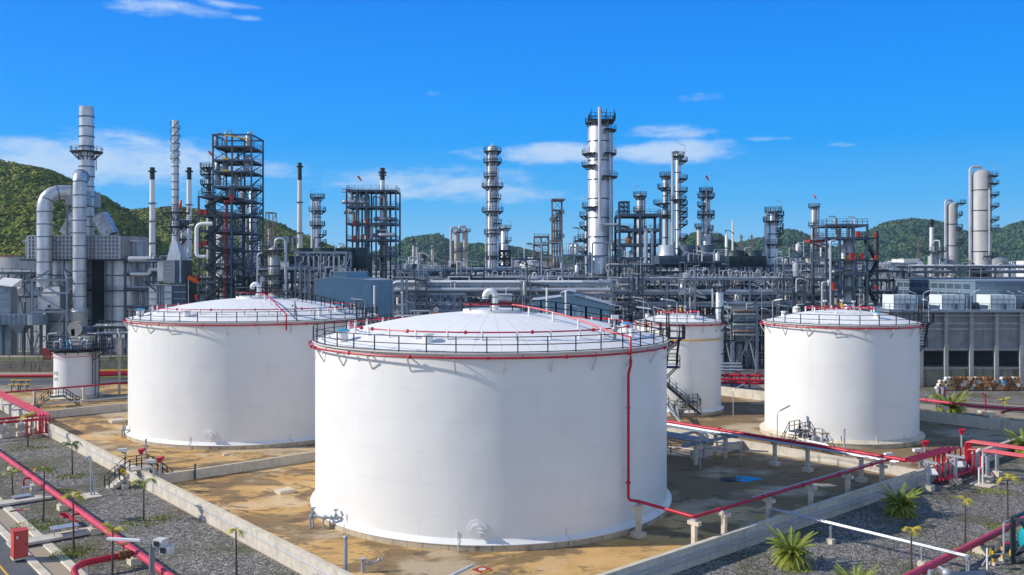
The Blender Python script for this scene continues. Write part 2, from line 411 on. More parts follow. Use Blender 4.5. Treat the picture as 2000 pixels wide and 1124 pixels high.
# ------------------------------------------------------------------ sky, sun, camera
SUN = nrm((-1.0, -.085, .62))
def make_world():
    w = D.worlds.new('World'); SC.world = w; w.use_nodes = True
    nt = w.node_tree; bg = nt.nodes['Background']
    sky = N(nt, 'ShaderNodeTexSky', sky_type='NISHITA', sun_disc=False, sun_elevation=radians(31.8), sun_rotation=radians(-92.3), altitude=0, air_density=1.0, dust_density=.35, ozone_density=4.0)
    tc = N(nt, 'ShaderNodeTexCoord').outputs['Generated']
    sp = N(nt, 'ShaderNodeSeparateXYZ'); nt.links.new(tc, sp.inputs[0])
    az = math_(nt, 'ARCTAN2', sp.outputs[0], sp.outputs[1])
    el = math_(nt, 'ARCSINE', sp.outputs[2])
    # deep clear blue ahead, paler and brighter sky behind the photographer and round the sun; the physical sky keeps a share
    e1 = step(nt, el, 0.0, 1.57); e1 = math_(nt, 'DIVIDE', el, 1.5708, True)
    ahead = ramp(nt, e1, [(0.0,(.30,.58,.82)), (.02,(.22,.53,.84)), (.05,(.075,.44,.89)), (.09,(.002,.335,.92)), (.13,(.0,.28,.92)), (.19,(.0,.215,.84)), (.5,(.04,.145,.43)), (1.0,(.06,.13,.32))])
    behind = ramp(nt, e1, [(0.0,(.58,.74,.94)), (.15,(.43,.60,.92)), (.5,(.17,.27,.48)), (1.0,(.06,.13,.32))])
    turn = step(nt, sp.outputs[1], -.25, .55)
    sk = mixc(nt, turn, behind, ahead)
    sk = mixc(nt, 1.0, sk, (1/SKY_K,1/SKY_K,1/SKY_K,1), 'MULTIPLY')
    nsky = mixc(nt, 1.0, sky.outputs[0], (.8,.95,1.1,1), 'MULTIPLY')
    base = mixc(nt, .995, nsky, sk)
    cb = N(nt, 'ShaderNodeCombineXYZ'); nt.links.new(az, cb.inputs[0]); nt.links.new(math_(nt, 'MULTIPLY', el, 3.2), cb.inputs[1])
    n1 = noise(nt, cb.outputs[0], 13, 8, .6, .35)
    n2 = noise(nt, cb.outputs[0], 42, 6, .65, .2)
    nn = math_(nt, 'ADD', math_(nt, 'MULTIPLY', n1, .72), math_(nt, 'MULTIPLY', n2, .28))
    total = None
    # px, py, half-width px, half-height px, weight, noise threshold
    for px, py, hw, hh, wt in ((240,312,340,62,.85),(60,325,240,56,.75),(480,335,170,30,.6),(390,320,160,34,.6),(1080,300,210,28,.95),(1310,296,175,30,1.0),(960,296,120,16,.5),(1300,258,140,20,.6),
                            (840,358,300,44,.7),(980,380,220,26,.6),(330,18,150,24,.6),(450,10,80,10,.6),(480,34,40,8,.55),(850,182,26,9,.4),(1360,190,55,14,.4),(1500,272,60,9,.45),(1640,284,40,7,.3),(680,350,120,14,.3)):
        a0 = math.atan((px-1000)/F); e0 = math.atan((YH-py)/F*cos(a0))
        sa, se = hw/F, hh/F
        q = math_(nt, 'ADD', math_(nt, 'POWER', math_(nt, 'DIVIDE', math_(nt, 'SUBTRACT', az, a0), sa), 2), math_(nt, 'POWER', math_(nt, 'DIVIDE', math_(nt, 'SUBTRACT', el, e0), se), 2))
        g = math_(nt, 'MULTIPLY', math_(nt, 'SUBTRACT', 1.0, q, True), wt)
        total = g if total is None else math_(nt, 'MAXIMUM', total, g)
    mask = step(nt, math_(nt, 'ADD', math_(nt, 'MULTIPLY', total, .62), math_(nt, 'MULTIPLY', math_(nt, 'SUBTRACT', nn, .5), 1.25)), .12, .60)
    mask = math_(nt, 'MULTIPLY', mask, math_(nt, 'GREATER_THAN', total, 0.001))
    fade = math_(nt, 'MULTIPLY', mask, .8)
    cl = N(nt, 'ShaderNodeRGB'); cl.outputs[0].default_value = CLOUD
    colr = mixc(nt, fade, base, cl.outputs[0])
    nt.links.new(colr, bg.inputs[0]); bg.inputs[1].default_value = SKY_K
    return w
HAZE = .00007
SKY_K = .13
CLOUD = (4.6, 5.6, 6.9, 1)
make_world()
from mathutils import Vector
l = D.lights.new('sun', 'SUN'); l.energy = 4.6; l.angle = radians(.5); l.color = (1.0, .925, .82)
so = D.objects.new('sun', l); COL.objects.link(so)
so.rotation_euler = Vector(SUN).to_track_quat('Z', 'Y').to_euler(); so.location = (-60, -20, 90)
cd = D.cameras.new('camera'); cam = D.objects.new('camera', cd); COL.objects.link(cam)
cam.location = (0, 0, CH); cam.rotation_euler = (radians(90), 0, 0)
cd.sensor_width = 36; cd.lens = F/2000*36; cd.shift_y = -(561.5-YH)/2000; cd.clip_start = .5; cd.clip_end = 20000
SC.camera = cam
SC.view_settings.view_transform = 'Standard'; SC.view_settings.look = 'None'; SC.view_settings.gamma = 1; SC.view_settings.exposure = 0.15
SC.render.film_transparent = False
# ------------------------------------------------------------------ ground, roads, floor
def poly(pts, z, mb=None):
    mb = mb or MB(); o = len(mb.v)
    mb.v += [(p[0],p[1],z) for p in pts]; mb.f.append(tuple(range(o, o+len(pts)))); return mb
struct(poly([(-6000,-200),(6000,-200),(6000,9000),(-6000,9000)], -.06), 'ground', MAT['yard'])
# gravel strips outside the bund walls
def AP(*sv): return [A(s, v)[:2] for s, v in sv]
struct(poly(AP((20,17.8),(175,17.8),(175,28.9),(39.0,28.9),(20,28.9)), 0.0), 'gravel_bed', MAT['gravel'])
struct(poly(AP((18.5,28.9),(38.8,28.9),(38.8,130),(18.5,130)), 0.0), 'gravel_bed', MAT['gravel'])
# floor of the bund
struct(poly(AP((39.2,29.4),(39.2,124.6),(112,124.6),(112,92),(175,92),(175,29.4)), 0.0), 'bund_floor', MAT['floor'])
# ditch and road on the left
d = MB()
for v0, z0, v1, z1 in ((17.8,0.03,17.2,.03),(17.2,.03,16.5,-.9),(16.5,-.9,15.95,-.9),(15.95,-.9,15.85,.1),(15.85,.1,15.35,.1),(15.35,.1,15.3,-.03)):
    o = len(d.v); d.v += [A(20,v0,z0),A(175,v0,z0),A(175,v1,z1),A(20,v1,z1)]; d.f.append((o,o+1,o+2,o+3))
struct(d, 'drainage_ditch', MAT['concpale'])
struct(poly(AP((20,5),(175,5),(175,15.32),(20,15.32)), -.03), 'road', MAT['asphalt'])
struct(poly(AP((20,13.55),(175,13.55),(175,13.7),(20,13.7)), -.026), 'road_marking', MAT['yellow'])
# paved strip and road on the lower right
struct(poly(AP((4,28.9),(16.9,28.9),(16.9,130),(4,130)), .02), 'pavement', MAT['concrete'])
k = MB()
for i in range(26):
    c = A(17.2, 31+i*3.9); k.obox(c, .5, 3.86, -.02, .13, (UX, UY))
struct(k, 'kerb', MAT['concpale'])
# roads behind the tanks
struct(poly([(-140,196),(60,196),(60,204),(-140,204)], .0), 'road', MAT['asphalt'])
struct(poly([(-140,164),(-52,164),(-52,172),(-140,172)], .0), 'road', MAT['asphalt'])
struct(poly([(-150,173),(-52,173),(-52,178),(-150,178)], .02), 'lawn', MAT['lawn'])
struct(poly([(-150,205),(-52,205),(-52,214),(-150,214)], .02), 'lawn', MAT['lawn'])
struct(poly([G(1402,735)[:2],G(1500,790)[:2],G(1500,765)[:2],G(1460,738)[:2],G(1500,728)[:2],G(1500,708)[:2],G(1402,708)[:2]], .02), 'road', MAT['asphalt'])
struct(poly([G(1790,778)[:2],G(2060,800)[:2],G(2060,812)[:2],G(1790,786)[:2]], .02), 'road', MAT['asphalt'])
struct(poly([G(1790,757)[:2],G(2060,757)[:2],G(2060,796)[:2],G(1790,775)[:2]], .01), 'gravel_bed', MAT['gravel'])
struct(poly([G(1785,797)[:2],G(2060,824)[:2],G(2060,850)[:2],G(1785,806)[:2]], .015), 'gravel_bed', MAT['gravel'])
# puddles
def puddle(c, rx, ry, ph):
    pts = []
    for i in range(28):
        g = 2*pi*i/28; r = 1+.22*sin(2*g+ph)+.13*sin(5*g+ph*2)
        pts.append((c[0]+rx*r*cos(g), c[1]+ry*r*sin(g)))
    return poly(pts, .006)
p = puddle(G(1444,936), 1.9, 1.35, .6); struct(p, 'puddle', MAT['water'])
struct(puddle(G(1605,947), 1.1, .7, 2), 'puddle', MAT['water'])
struct(puddle(G(1830,881), 1.5, .8, 1), 'puddle', MAT['water'])

# ------------------------------------------------------------------ bund walls
def wall(s0, v0, s1, v1, h, label, t=.35, name='bund_wall'):
    p, q = A(s0, v0), A(s1, v1); L = ln(vsub(q, p)); n = max(1, round(L/6))
    th = thing(name, label, 'wall', p)
    m = MB(); dd = (q[0]-p[0], q[1]-p[1])
    for i in range(n):
        a, b = lerp(p, q, i/n), lerp(p, q, (i+1)/n)
        c = lerp(a, b, .5); m.obox(c, L/n-.02, t, -.3, h-.06+random.uniform(-.006,.006), dd)
    m.build('panel', MAT['concrete'], th)
    cp = MB(); 
    for i in range(n):
        c = lerp(lerp(p, q, i/n), lerp(p, q, (i+1)/n), .5); cp.obox(c, L/n-.03, t+.03, h-.06, h, dd)
    cp.build('coping', MAT['concpale'], th)
    return th, p, q
W1 = wall(39.2, 29.28, 172, 29.28, 1.5, 'long concrete bund wall beside the left gravel strip with palms')
W2 = wall(39.0, 29.45, 39.0, 125, 1.5, 'long concrete bund wall beside the right gravel bed, grey conduit along it')
wall(88.4, 29.5, 88.4, 84, .95, 'low concrete wall between the two largest tanks')
wall(138.6, 29.5, 138.6, 82, 1.1, 'concrete wall behind the large left tank, before the small lettered tank')
wall(39.3, 89.3, 86, 89.3, .95, 'low concrete wall behind the long elevated red pipe')
wall(61.0, 79.5, 61.0, 89.0, 1.0, 'short concrete wall stub under the grey pipe trestle')
wall(112, 92, 112, 125, 1.5, 'concrete wall behind the mid-size tank, below the red manifold')
wall(39.2, 124.8, 111.8, 124.8, 1.5, 'shaded concrete bund wall behind and right of the right tank')
for wl, off in ((W1, -.26), (W2, -.26)):
    th, p, q = wl
    c = MB(); nrmv = (.755*off, .656*off) if wl is W1 else (-.656*off*-1, -.755*off*-1)
    if wl is W2: nrmv = (.656*.26, -.755*.26)
    zs = (.95,) if wl is W1 else (.95, .6)
    for z in zs:
        c.tube([(p[0]+nrmv[0], p[1]+nrmv[1], z), (q[0]+nrmv[0], q[1]+nrmv[1], z)], .055, 6)
    L = ln(vsub(q, p))
    for i in range(int(L/3)):
        a = lerp(p, q, (i+.5)*3/L); c.bar((a[0],a[1],zs[0]), (a[0]+nrmv[0],a[1]+nrmv[1],zs[0]-.02), .06)
    c.build('conduit', MAT['galv'], th)

# ------------------------------------------------------------------ storage tanks
def gooseneck(c, z, r, h, w, d=(-1,0)):
    m = MB(); pts = [(c[0],c[1],z),(c[0],c[1],z+h-w)]
    for i in range(9):
        g = pi*i/8; pts.append((c[0]+d[0]*w*(1-cos(g)), c[1]+d[1]*w*(1-cos(g)), z+h-w+w*sin(g)))
    pts.append((c[0]+d[0]*2*w, c[1]+d[1]*2*w, z+h-w-.25))
    m.tube(pts, r, 14)
    m.lathe((c[0],c[1],z), [(r+.01,.25),(r+.16,.25),(r+.16,.36),(r+.01,.36)], 14)
    return m
def hatch(th, c, z, h=.7, r=.3, cap='blue'):
    m = MB(); m.lathe((c[0],c[1],z), [(r,-.2),(r,h),(r*1.25,h),(r*1.25,h+.08),(0,h+.12)], 14)
    o = m.build('roof_hatch', MAT['white'], th)
    if cap:
        k = MB(); k.lathe((c[0],c[1],z+h+.09), [(r*1.3,0),(r*1.3,.06),(r*.5,.16),(0,.18)], 14); k.build('hatch_lid', MAT[cap], o)
def valve_tree(th, c, z, s=1.0, mat='brass'):
    m = MB(); m.lathe((c[0],c[1],z), [(.14*s,0),(.14*s,.5*s),(.26*s,.5*s),(.26*s,.58*s),(.16*s,.62*s),(.3*s,.9*s),(.16*s,1.15*s),(.1*s,1.5*s),(.1*s,1.8*s)], 10)
    m.ball((c[0]-.3*s,c[1],z+1.2*s), .16*s, 8)
    o = m.build('breather_valve', MAT[mat], th)
    k = MB(); k.obox((c[0],c[1]), .62*s, .5*s, z+1.75*s, z+2.1*s); k.build('valve_cap', MAT['white'], o)
def lampjet(th, base, h, d=(-.7,-.7), L=1.5, name='lamp_post'):
    m = MB(); top = (base[0],base[1],base[2]+h)
    m.tube([base, top, (top[0]+d[0]*.5,top[1]+d[1]*.5,top[2]+.15)], .055, 6, bend=.3)
    o = m.build(name, MAT['galv'], th)
    k = MB(); k.bar((top[0]+d[0]*.4,top[1]+d[1]*.4,top[2]+.14), (top[0]+d[0]*(.4+L),top[1]+d[1]*(.4+L),top[2]+.3), .2, .12)
    k.build('lamp_head', MAT['white'], o)
    return o
def tank(label, cx, cy, R, zb, zt, dh, Rf, name='storage_tank', nposts=36, nbr=26, ringr=.82, seams=40, dirty=.2, manhole=None, base_z=.55, full=True, gap=None, riser=None, plat=None):
    th = thing(name, label, 'tank', (cx,cy,0)); c = (cx,cy,0)
    m = MB(); m.lathe(c, [(R,zb-.02),(R,zt*.5),(R,zt-.12)], 128); m.build('shell', shell_mat('tank_shell_paint', R, dirty), th)
    f = MB(); f.lathe(c, [(Rf,-.15),(Rf,zb-.1),(R-.3,zb-.1)], 96); f.build('foundation', MAT['found'], th)
    sk = MB(); sk.lathe(c, [(R+.003,zb+.30),(R+.14,zb+.12),(Rf+.02,zb-.03),(Rf+.05,zb-.05),(Rf+.05,zb-.1),(Rf-.05,zb-.1)], 96); sk.build('base_skirt', MAT['white'] if Rf-R < .45 else MAT['concpale'], th)
    rim = MB(); rim.lathe(c, [(R+.004,zt-.5),(R+.06,zt-.49),(R+.06,zt-.12),(R+.28,zt-.10),(R+.28,zt-.02),(R-.2,zt)], 96); rim.build('rim', MAT['offwhite'], th)
    rf = MB(); prof = []
    for k in range(15):
        r = R*(1-k/14); prof.append((max(r-.19,0) if k < 14 else 0, zt-.02+dh*(1-(r/R)**2)))
    prof[0] = (R-.19, zt-.02)
    rf.lathe(c, prof, 96); roof = rf.build('roof', roof_mat('tank_roof_paint', seams), th)
    def dz(r): return zt-.02+dh*(1-(r/R)**2)
    rl = MB(); rl.ringrail(c, R+.2, zt, 1.2, nposts, 0, 360, .09, toe=True, seg=3); rl.build('railing', MAT['black'], th)
    if full:
        # fire water ring below the rim on brackets
        RP = R+.55; zp = zt-.35
        gap = gap or (206, 207.6)
        rp = MB(); n = 120
        pts = [(cx+RP*cos(radians(gap[1]+(360-gap[1]+gap[0])*i/n)), cy+RP*sin(radians(gap[1]+(360-gap[1]+gap[0])*i/n)), zp) for i in range(n+1)]
        rp.tube(pts, .078, 8)
        for i in range(0, n+1, 7):
            p = pts[i]; t = nrm(vsub(pts[min(i+1,n)], pts[max(i-1,0)])); rp.tube([vsub(p, vmul(t,.06)), vadd(p, vmul(t,.06))], .16, 8)
        for i in range(3, n+1, 7): p = pts[i]; rp.tube([p, vadd(p, (0,0,.25))], .04, 5)
        ring = rp.build('fire_water_ring', MAT['red'], th)
        for i in range(nbr):
            g = 2*pi*(i+.35)/nbr; b = MB(); dx, dy = cos(g), sin(g)
            b.bar((cx+R*dx,cy+R*dy,zp-.14), (cx+(RP+.12)*dx,cy+(RP+.12)*dy,zp-.14), .09)
            b.bar((cx+(RP+.05)*dx,cy+(RP+.05)*dy,zp-.16), (cx+(R+.03)*dx,cy+(R+.03)*dy,zp-1.15), .09)
            b.build('bracket', MAT['offwhite'], ring)
        # foam ring on the roof on stub posts
        RR = R*ringr; zr = dz(RR)+.55
        rr = MB(); n2 = 60
        def arc(a0, a1): return [(cx+RR*cos(radians(a0+(a1-a0)*i/n2)), cy+RR*sin(radians(a0+(a1-a0)*i/n2)), zr) for i in range(n2+1)]
        for a0, a1 in ((222, 372), (15, 214)): rr.tube(arc(a0, a1), .062, 7)
        for a in (222, 214, 240, 262, 285, 310, 335, 10, 30, 60, 90, 120, 150, 180):
            p = (cx+RR*cos(radians(a)), cy+RR*sin(radians(a)), zr); q = (cx+RR*cos(radians(a+1.2*10/R)), cy+RR*sin(radians(a+1.2*10/R)), zr)
            rr.tube([p, vadd(p, vmul(nrm(vsub(q,p)), .16))], .16, 7)
        if riser is not None:
            g = radians(riser); dx, dy = cos(g), sin(g)
            P = [(cx+2.6*dx,cy+2.6*dy,dz(2.6)+.75)]
            for k in range(1, 7):
                r = 2.6+(R+.5-2.6)*k/6; P.append((cx+r*dx,cy+r*dy,dz(min(r,R))+.75+(.15 if k == 6 else 0)))
            P.append((cx+(R+.5)*dx, cy+(R+.5)*dy, zp-.7))
            rr.tube(P, .085, 8)
            rr.lathe(c, [(2.55,dz(2.6)+.7),(2.7,dz(2.6)+.7),(2.7,dz(2.6)+.82),(2.55,dz(2.6)+.82)], 40)
        o = rr.build('foam_ring', MAT['red'], th)
        for a in range(0, 360, 12 if R > 12 else 40):
            g = radians(a+4); sb = MB(); sb.tube([(cx+RR*cos(g),cy+RR*sin(g),dz(RR)-.03),(cx+RR*cos(g),cy+RR*sin(g),zr+.12)], .1, 7); sb.build('stub_post', MAT['white'], o)
        if riser is not None:
            g = radians(riser)
            for r in (5,8,11,13.5):
                if r < R: sb = MB(); sb.tube([(cx+r*cos(g),cy+r*sin(g),dz(r)-.03),(cx+r*cos(g),cy+r*sin(g),dz(r)+.8)], .1, 7); sb.build('stub_post', MAT['white'], o)
    if manhole:
        for px, py in manhole:
            th0 = math.atan((px-1000)/F); a0 = math.atan2(cy, cx)
            Dd = sqrt(cx*cx+cy*cy); off = th0-math.atan2(cx, cy)
            dist = Dd*cos(off)-sqrt(R*R-(Dd*sin(off))**2)
            p = (dist*sin(th0), dist*cos(th0)); nx, ny = (p[0]-cx)/R, (p[1]-cy)/R
            z = CH-(py-YH)/F*p[1]
            mm = MB()
            mm.tube([(p[0]-nx*.05,p[1]-ny*.05,z),(p[0]+nx*.03,p[1]+ny*.03,z)], .74, 28)
            mm.tube([(p[0],p[1],z),(p[0]+nx*.34,p[1]+ny*.34,z)], .38, 24)
            mh = mm.build('manhole', MAT['white'], th)
            cv = MB(); cv.tube([(p[0]+nx*.34,p[1]+ny*.34,z),(p[0]+nx*.41,p[1]+ny*.41,z)], .45, 24)
            tx, ty = -ny, nx
            for dzz in (-.13,.13): cv.bar((p[0]+nx*.43+tx*.1,p[1]+ny*.43+ty*.1,z+dzz), (p[0]+nx*.43+tx*.6,p[1]+ny*.43+ty*.6,z+dzz), .06)
            cv.build('manhole_cover', MAT['white'], mh)
    return th, dz
def on_tank(cx, cy, a, r): g = radians(a); return (cx+r*cos(g), cy+r*sin(g))

MX, MY = -1.89, 82.48
T1, dz1 = tank('largest white storage tank in front, red riser pipe down its right side', MX, MY, 16.15, .55, 14.86, 2.45, 16.53, seams=44, manhole=[(932,1034)], riser=-46.9, dirty=.10, nposts=44, nbr=28)
LX, LY = -34.8, 120.05
T2, dz2 = tank('second large white storage tank, left behind the front tank', LX, LY, 16.1, .55, 15.0, 2.45, 16.5, seams=44, manhole=[(410,850)], riser=-62, dirty=.16, nposts=44, nbr=28, gap=(200,202))
RX, RY = 42.46, 114.05
T3, dz3 = tank('white storage tank on the right before the concrete cooling tower', RX, RY, 9.37, .6, 14.58, 1.5, 10.0, seams=30, nposts=26, nbr=18, ringr=.45, dirty=.3, gap=(30,31))
KX, KY = 25.4, 134.3
T4, dz4 = tank('slimmer white tank with yellow pipe, between front tank and right tank', KX, KY, 6.31, .55, 13.5, 1.1, 6.7, seams=24, nposts=16, nbr=14, ringr=.5, dirty=.35, gap=(30,31))
HX, HY = 13.2, 158
T5, dz5 = tank('white tank with only its roof showing above the front tank', HX, HY, 5.8, .5, 12.2, 1.0, 6.2, seams=24, nposts=14, nbr=12, ringr=.5, dirty=.3, gap=(30,31))
SX, SY = -72.7, 146.9
T6, dz6 = tank('small white lettered tank with black top platform at left', SX, SY, 3.37, .35, 7.7, .35, 4.0, seams=12, nposts=10, nbr=8, ringr=.5, dirty=.6, full=False)
# roof fittings
def roof_fittings(th, dz, cx, cy, R, apex=True):
    if apex:
        pl = MB(); pl.lathe((cx,cy,0), [(2.7,dz(2.7)-.02),(2.7,dz(2.7)+.28),(0,dz(0)+.12)], 32); pl.build('crown_plate', MAT['white'], th)
        gooseneck((cx+.3,cy,0), dz(0)+.1, .31, 1.75, .45).build('gooseneck_vent', MAT['white'], th)
        rl = MB(); rl.ringrail((cx,cy,0), 2.75, dz(2.7)+.2, 1.25, 8, 0, 360, .1); rl.build('crown_railing', MAT['black'], th)
    for a, rr in ((250, R*.86), (338, R*.8)):
        p = on_tank(cx, cy, a, rr); hatch(th, p, dz(rr), .55, .42, 'blue' if a > 300 else None)
    p = on_tank(cx, cy, 215, R*.93); hatch(th, p, dz(R*.93), .75, .45, 'blue')
roof_fittings(T1, dz1, MX, MY, 16.15); roof_fittings(T2, dz2, LX, LY, 16.1)
p = on_tank(MX, MY, -43, 14.2); valve_tree(T1, p, dz1(14.2), .95, 'silverdark')
p = on_tank(MX, MY, -35, 14.6); hatch(T1, p, dz1(14.6), .8, .22, None)
p = on_tank(LX, LY, -55, 14.0); valve_tree(T2, p, dz2(14.0), 1.0, 'silverdark')
p = on_tank(LX, LY, -42, 14.4); hatch(T2, p, dz2(14.4), .8, .25, 'blue')
for th, dz, cx, cy, R in ((T3,dz3,RX,RY,9.37),(T4,dz4,KX,KY,6.31),(T5,dz5,HX,HY,5.8)):
    for a, rr, s, mt in ((60,R*.15,.6,'yellow'),(200,R*.25,.65,'brass'),(310,R*.2,.6,'galv')):
        valve_tree(th, on_tank(cx,cy,a,rr), dz(rr), s, mt)
    hatch(th, on_tank(cx,cy,290,R*.7), dz(R*.7), .5, .35, 'blue'); hatch(th, on_tank(cx,cy,170,R*.75), dz(R*.75), .5, .3, None)
# walkway railing from rim to crown, and side platforms with stairs
def side_platform(th, cx, cy, R, zt, a, drop=2.7, name='stair_platform'):
    g = radians(a); dx, dy = cos(g), sin(g); tx, ty = -dy, dx
    def P(r, t, z): return (cx+dx*r+tx*t, cy+dy*r+ty*t, z)
    m = MB()
    m.obox(P(R+.95,0,0), 1.5, 1.6, zt-.1, zt, (dx,dy))
    m.rail([P(R+.3,-.8,zt),P(R+1.65,-.8,zt),P(R+1.65,.8,zt)], 1.2, 1.0, .09)
    for t in (-.8,.8): m.bar(P(R+.2,t,zt+0), P(R+.2,t,zt+2.2), .12)
    m.bar(P(R+.2,-.8,zt+2.2), P(R+.2,.8,zt+2.2), .12)
    z2 = zt-drop
    for i in range(9):
        k = i/8; m.obox(P(R+.95, .8+2.4*k, 0), .9, .26, zt-.15-drop*k, zt-.1-drop*k, (dx,dy))
    for r in (R+.5, R+1.4):
        m.bar(P(r,.8,zt-.12), P(r,3.2,z2-.12), .08, .25)
        m.rail([P(r,.8,zt-.1),P(r,3.2,z2-.1)], 1.1, 1.2, .07)
    m.obox(P(R+.9,3.9,0), 1.7, 1.4, z2-.2, z2-.1, (dx,dy))
    m.rail([P(R+1.75,3.2,z2-.1),P(R+1.75,4.6,z2-.1),P(R+.2,4.6,z2-.1)], 1.1, 1.2, .08)
    for t in (-.6,.6): m.bar(P(R+1.4,t,zt-.1), P(R,t,zt-1.4), .1)
    for t in (3.4,4.4): m.bar(P(R+1.5,t,z2-.2), P(R,t,z2-1.7), .1)
    m.build(name, MAT['black'], th)
side_platform(T1, MX, MY, 16.15, 14.86, -3, 3.0)
side_platform(T2, LX, LY, 16.1, 15.0, -22, 3.0)
side_platform(T3, RX, RY, 9.37, 14.58, -14, 3.2)
side_platform(T4, KX, KY, 6.31, 13.5, -18, 3.0)
def spiral_stair(th, cx, cy, R, z0, a0, z1, a1, n=40):
    m = MB(); A0, A1 = radians(a0), radians(a1)
    def P(k, r, dz=0): g = A0+(A1-A0)*k; return (cx+r*cos(g), cy+r*sin(g), z0+(z1-z0)*k+dz)
    for i in range(n):
        k = (i+.5)/n; g = A0+(A1-A0)*k; c = P(k, R+.6); m.obox(c, .8, .28, c[2]-.04, c[2]+.02, (cos(g), sin(g)))
    for r in (R+.2, R+1.02):
        for k in range(20): m.bar(P(k/20, r, -.1), P((k+1)/20, r, -.1), .07, .24)
    for h in (1.1,.55):
        for k in range(20): m.bar(P(k/20, R+1.02, h), P((k+1)/20, R+1.02, h), .06)
    for k in range(17): m.bar(P(k/16, R+1.02, 0), P(k/16, R+1.02, 1.1), .08)
    m.build('spiral_stair', MAT['black'], th)
spiral_stair(T4, KX, KY, 6.31, .4, 285, 8.0, 212)
spiral_stair(T1, MX, MY, 16.15, .4, 95, 11.8, 22, 60)
spiral_stair(T3, RX, RY, 9.37, .5, 75, 11.2, 12, 40)
# leaning inner railing seen at the right of the two large roofs
def roof_walk(th, dz, cx, cy, a, r0, r1):
    g = radians(a); dx, dy = cos(g), sin(g)
    for o in (-.45, .45):
        m = MB()
        P = [(cx+dx*(r0+(r1-r0)*k/9)-dy*o, cy+dy*(r0+(r1-r0)*k/9)+dx*o, dz(r0+(r1-r0)*k/9)) for k in range(10)]
        m.rail(P, 1.15, 1.6, .09); m.build('walkway_railing', MAT['black'], th)
roof_walk(T1, dz1, MX, MY, 1.5, 3.2, 15.9); roof_walk(T2, dz2, LX, LY, -18, 3.2, 15.8)
# lamps on tank tops
for th, (x, y), z, h, dd in ((T1, on_tank(MX,MY,-3,17.2), 14.86, 3.3, (-.8,-.35)), (T1, on_tank(MX,MY,6,15.6), 14.9, 2.4, (-.9,.1)), (T2, on_tank(LX,LY,-22,17), 15.0, 2.2, (-.9,-.1)),
                         (T3, on_tank(RX,RY,-14,10.6), 14.58, 2.6, (-.6,-.5)), (T3, on_tank(RX,RY,150,8.6), 14.6, 2.4, (.5,-.6)), (T4, on_tank(KX,KY,-18,7.3), 13.5, 2.8, (-.8,-.5)), (T4, on_tank(KX,KY,140,6.2), 13.5, 3.2, (-.9,-.3)), (T5, on_tank(HX,HY,-30,5.6), 12.2, 3.4, (-.9,-.2))):
    lampjet(th, (x,y,z), h, dd)
# riser of the front tank
r = MB(); g = radians(-46.9); rx, ry = MX+16.65*cos(g), MY+16.65*sin(g)
r.tube([(rx,ry,14.0),(rx,ry,13.5),(rx-.22,ry-.2,12.9),(rx-.22,ry-.2,2.8),(rx+.6,ry-.7,2.8)], .115, 10, bend=.3)
r.tube([(rx-.22,ry-.2,4.1),(rx-.22,ry-.2,4.25)], .2, 10); r.tube([(rx-.22,ry-.2,10.1),(rx-.22,ry-.2,10.2)], .17, 10)
r.build('riser_pipe', MAT['red'], T1)
bk = MB()
for z in (5.0, 8.0, 11.6): bk.bar((rx-.22,ry-.2,z), (MX+16.1*cos(g-.03), MY+16.1*sin(g-.03), z+.1), .09)
bk.build('riser_bracket', MAT['offwhite'], T1)
# earth straps and drain nozzles near the base
def straps(th, cx, cy, R, angs):
    m = MB()
    for a in angs:
        p = on_tank(cx, cy, a, R+.04); q = on_tank(cx, cy, a+.6, R+.5)
        m.tube([(p[0],p[1],1.4),(p[0],p[1],.95),(q[0],q[1],.5),(q[0],q[1],.02)], .035, 5)
    m.build('earth_strap', MAT['offwhite'], th)
straps(T1, MX, MY, 16.15, (225, 262, 292, 330)); straps(T2, LX, LY, 16.1, (258, 300)); straps(T3, RX, RY, 9.37, (250, 275, 300))
# yellow pipe round the slim tank and its red line
y = MB(); pts = [(KX+6.6*cos(radians(a)), KY+6.6*sin(radians(a)), 11.0) for a in range(200, 351, 6)]; y.tube(pts, .1, 6); y.build('yellow_pipe', MAT['yellow'], T4)
# platform, ladder and lettering of the small tank
m = MB(); c6 = (SX,SY,0)
m.lathe(c6, [(0,8.15),(4.3,8.15),(4.3,8.35),(0,8.35)], 24); m.ringrail(c6, 4.25, 8.35, 1.2, 14, 0, 360, .1)
for i in range(12):
    g = 2*pi*i/12; m.bar((SX+3.3*cos(g),SY+3.3*sin(g),7.3), (SX+4.1*cos(g),SY+4.1*sin(g),8.2), .12)
m.obox((SX+5.2,SY-.6), 2.2, 2.0, 8.15, 8.35); m.rail([(SX+4.2,SY-1.6,8.35),(SX+6.3,SY-1.6,8.35),(SX+6.3,SY+.4,8.35)], 1.2, 1.0, .1)
m.bar((SX+6.2,SY-1.5,8.2), (SX+3.4,SY-1.3,6.3), .14); 
for x in (3.75, 4.35): m.bar((SX+x,SY-1.2,.1), (SX+x,SY-1.2,9.4), .09)
for i in range(28): m.bar((SX+3.75,SY-1.2,.4+i*.3), (SX+4.35,SY-1.2,.4+i*.3), .05)
for i in range(7):
    g0 = 2*pi*i/12
    m.bar((SX+4.05+.6*cos(g0),SY-1.5-.5*abs(sin(g0)),2.4), (SX+4.05+.6*cos(g0),SY-1.5-.5*abs(sin(g0)),9.3), .05)
m.build('top_platform', MAT['black'], T6)
rp = MB(); rp.tube([(SX+3.65*cos(radians(a)), SY+3.65*sin(radians(a)), 7.05) for a in range(150, 371, 8)], .05, 6); rp.build('fire_water_ring', MAT['redfade'], T6)
eq = MB()
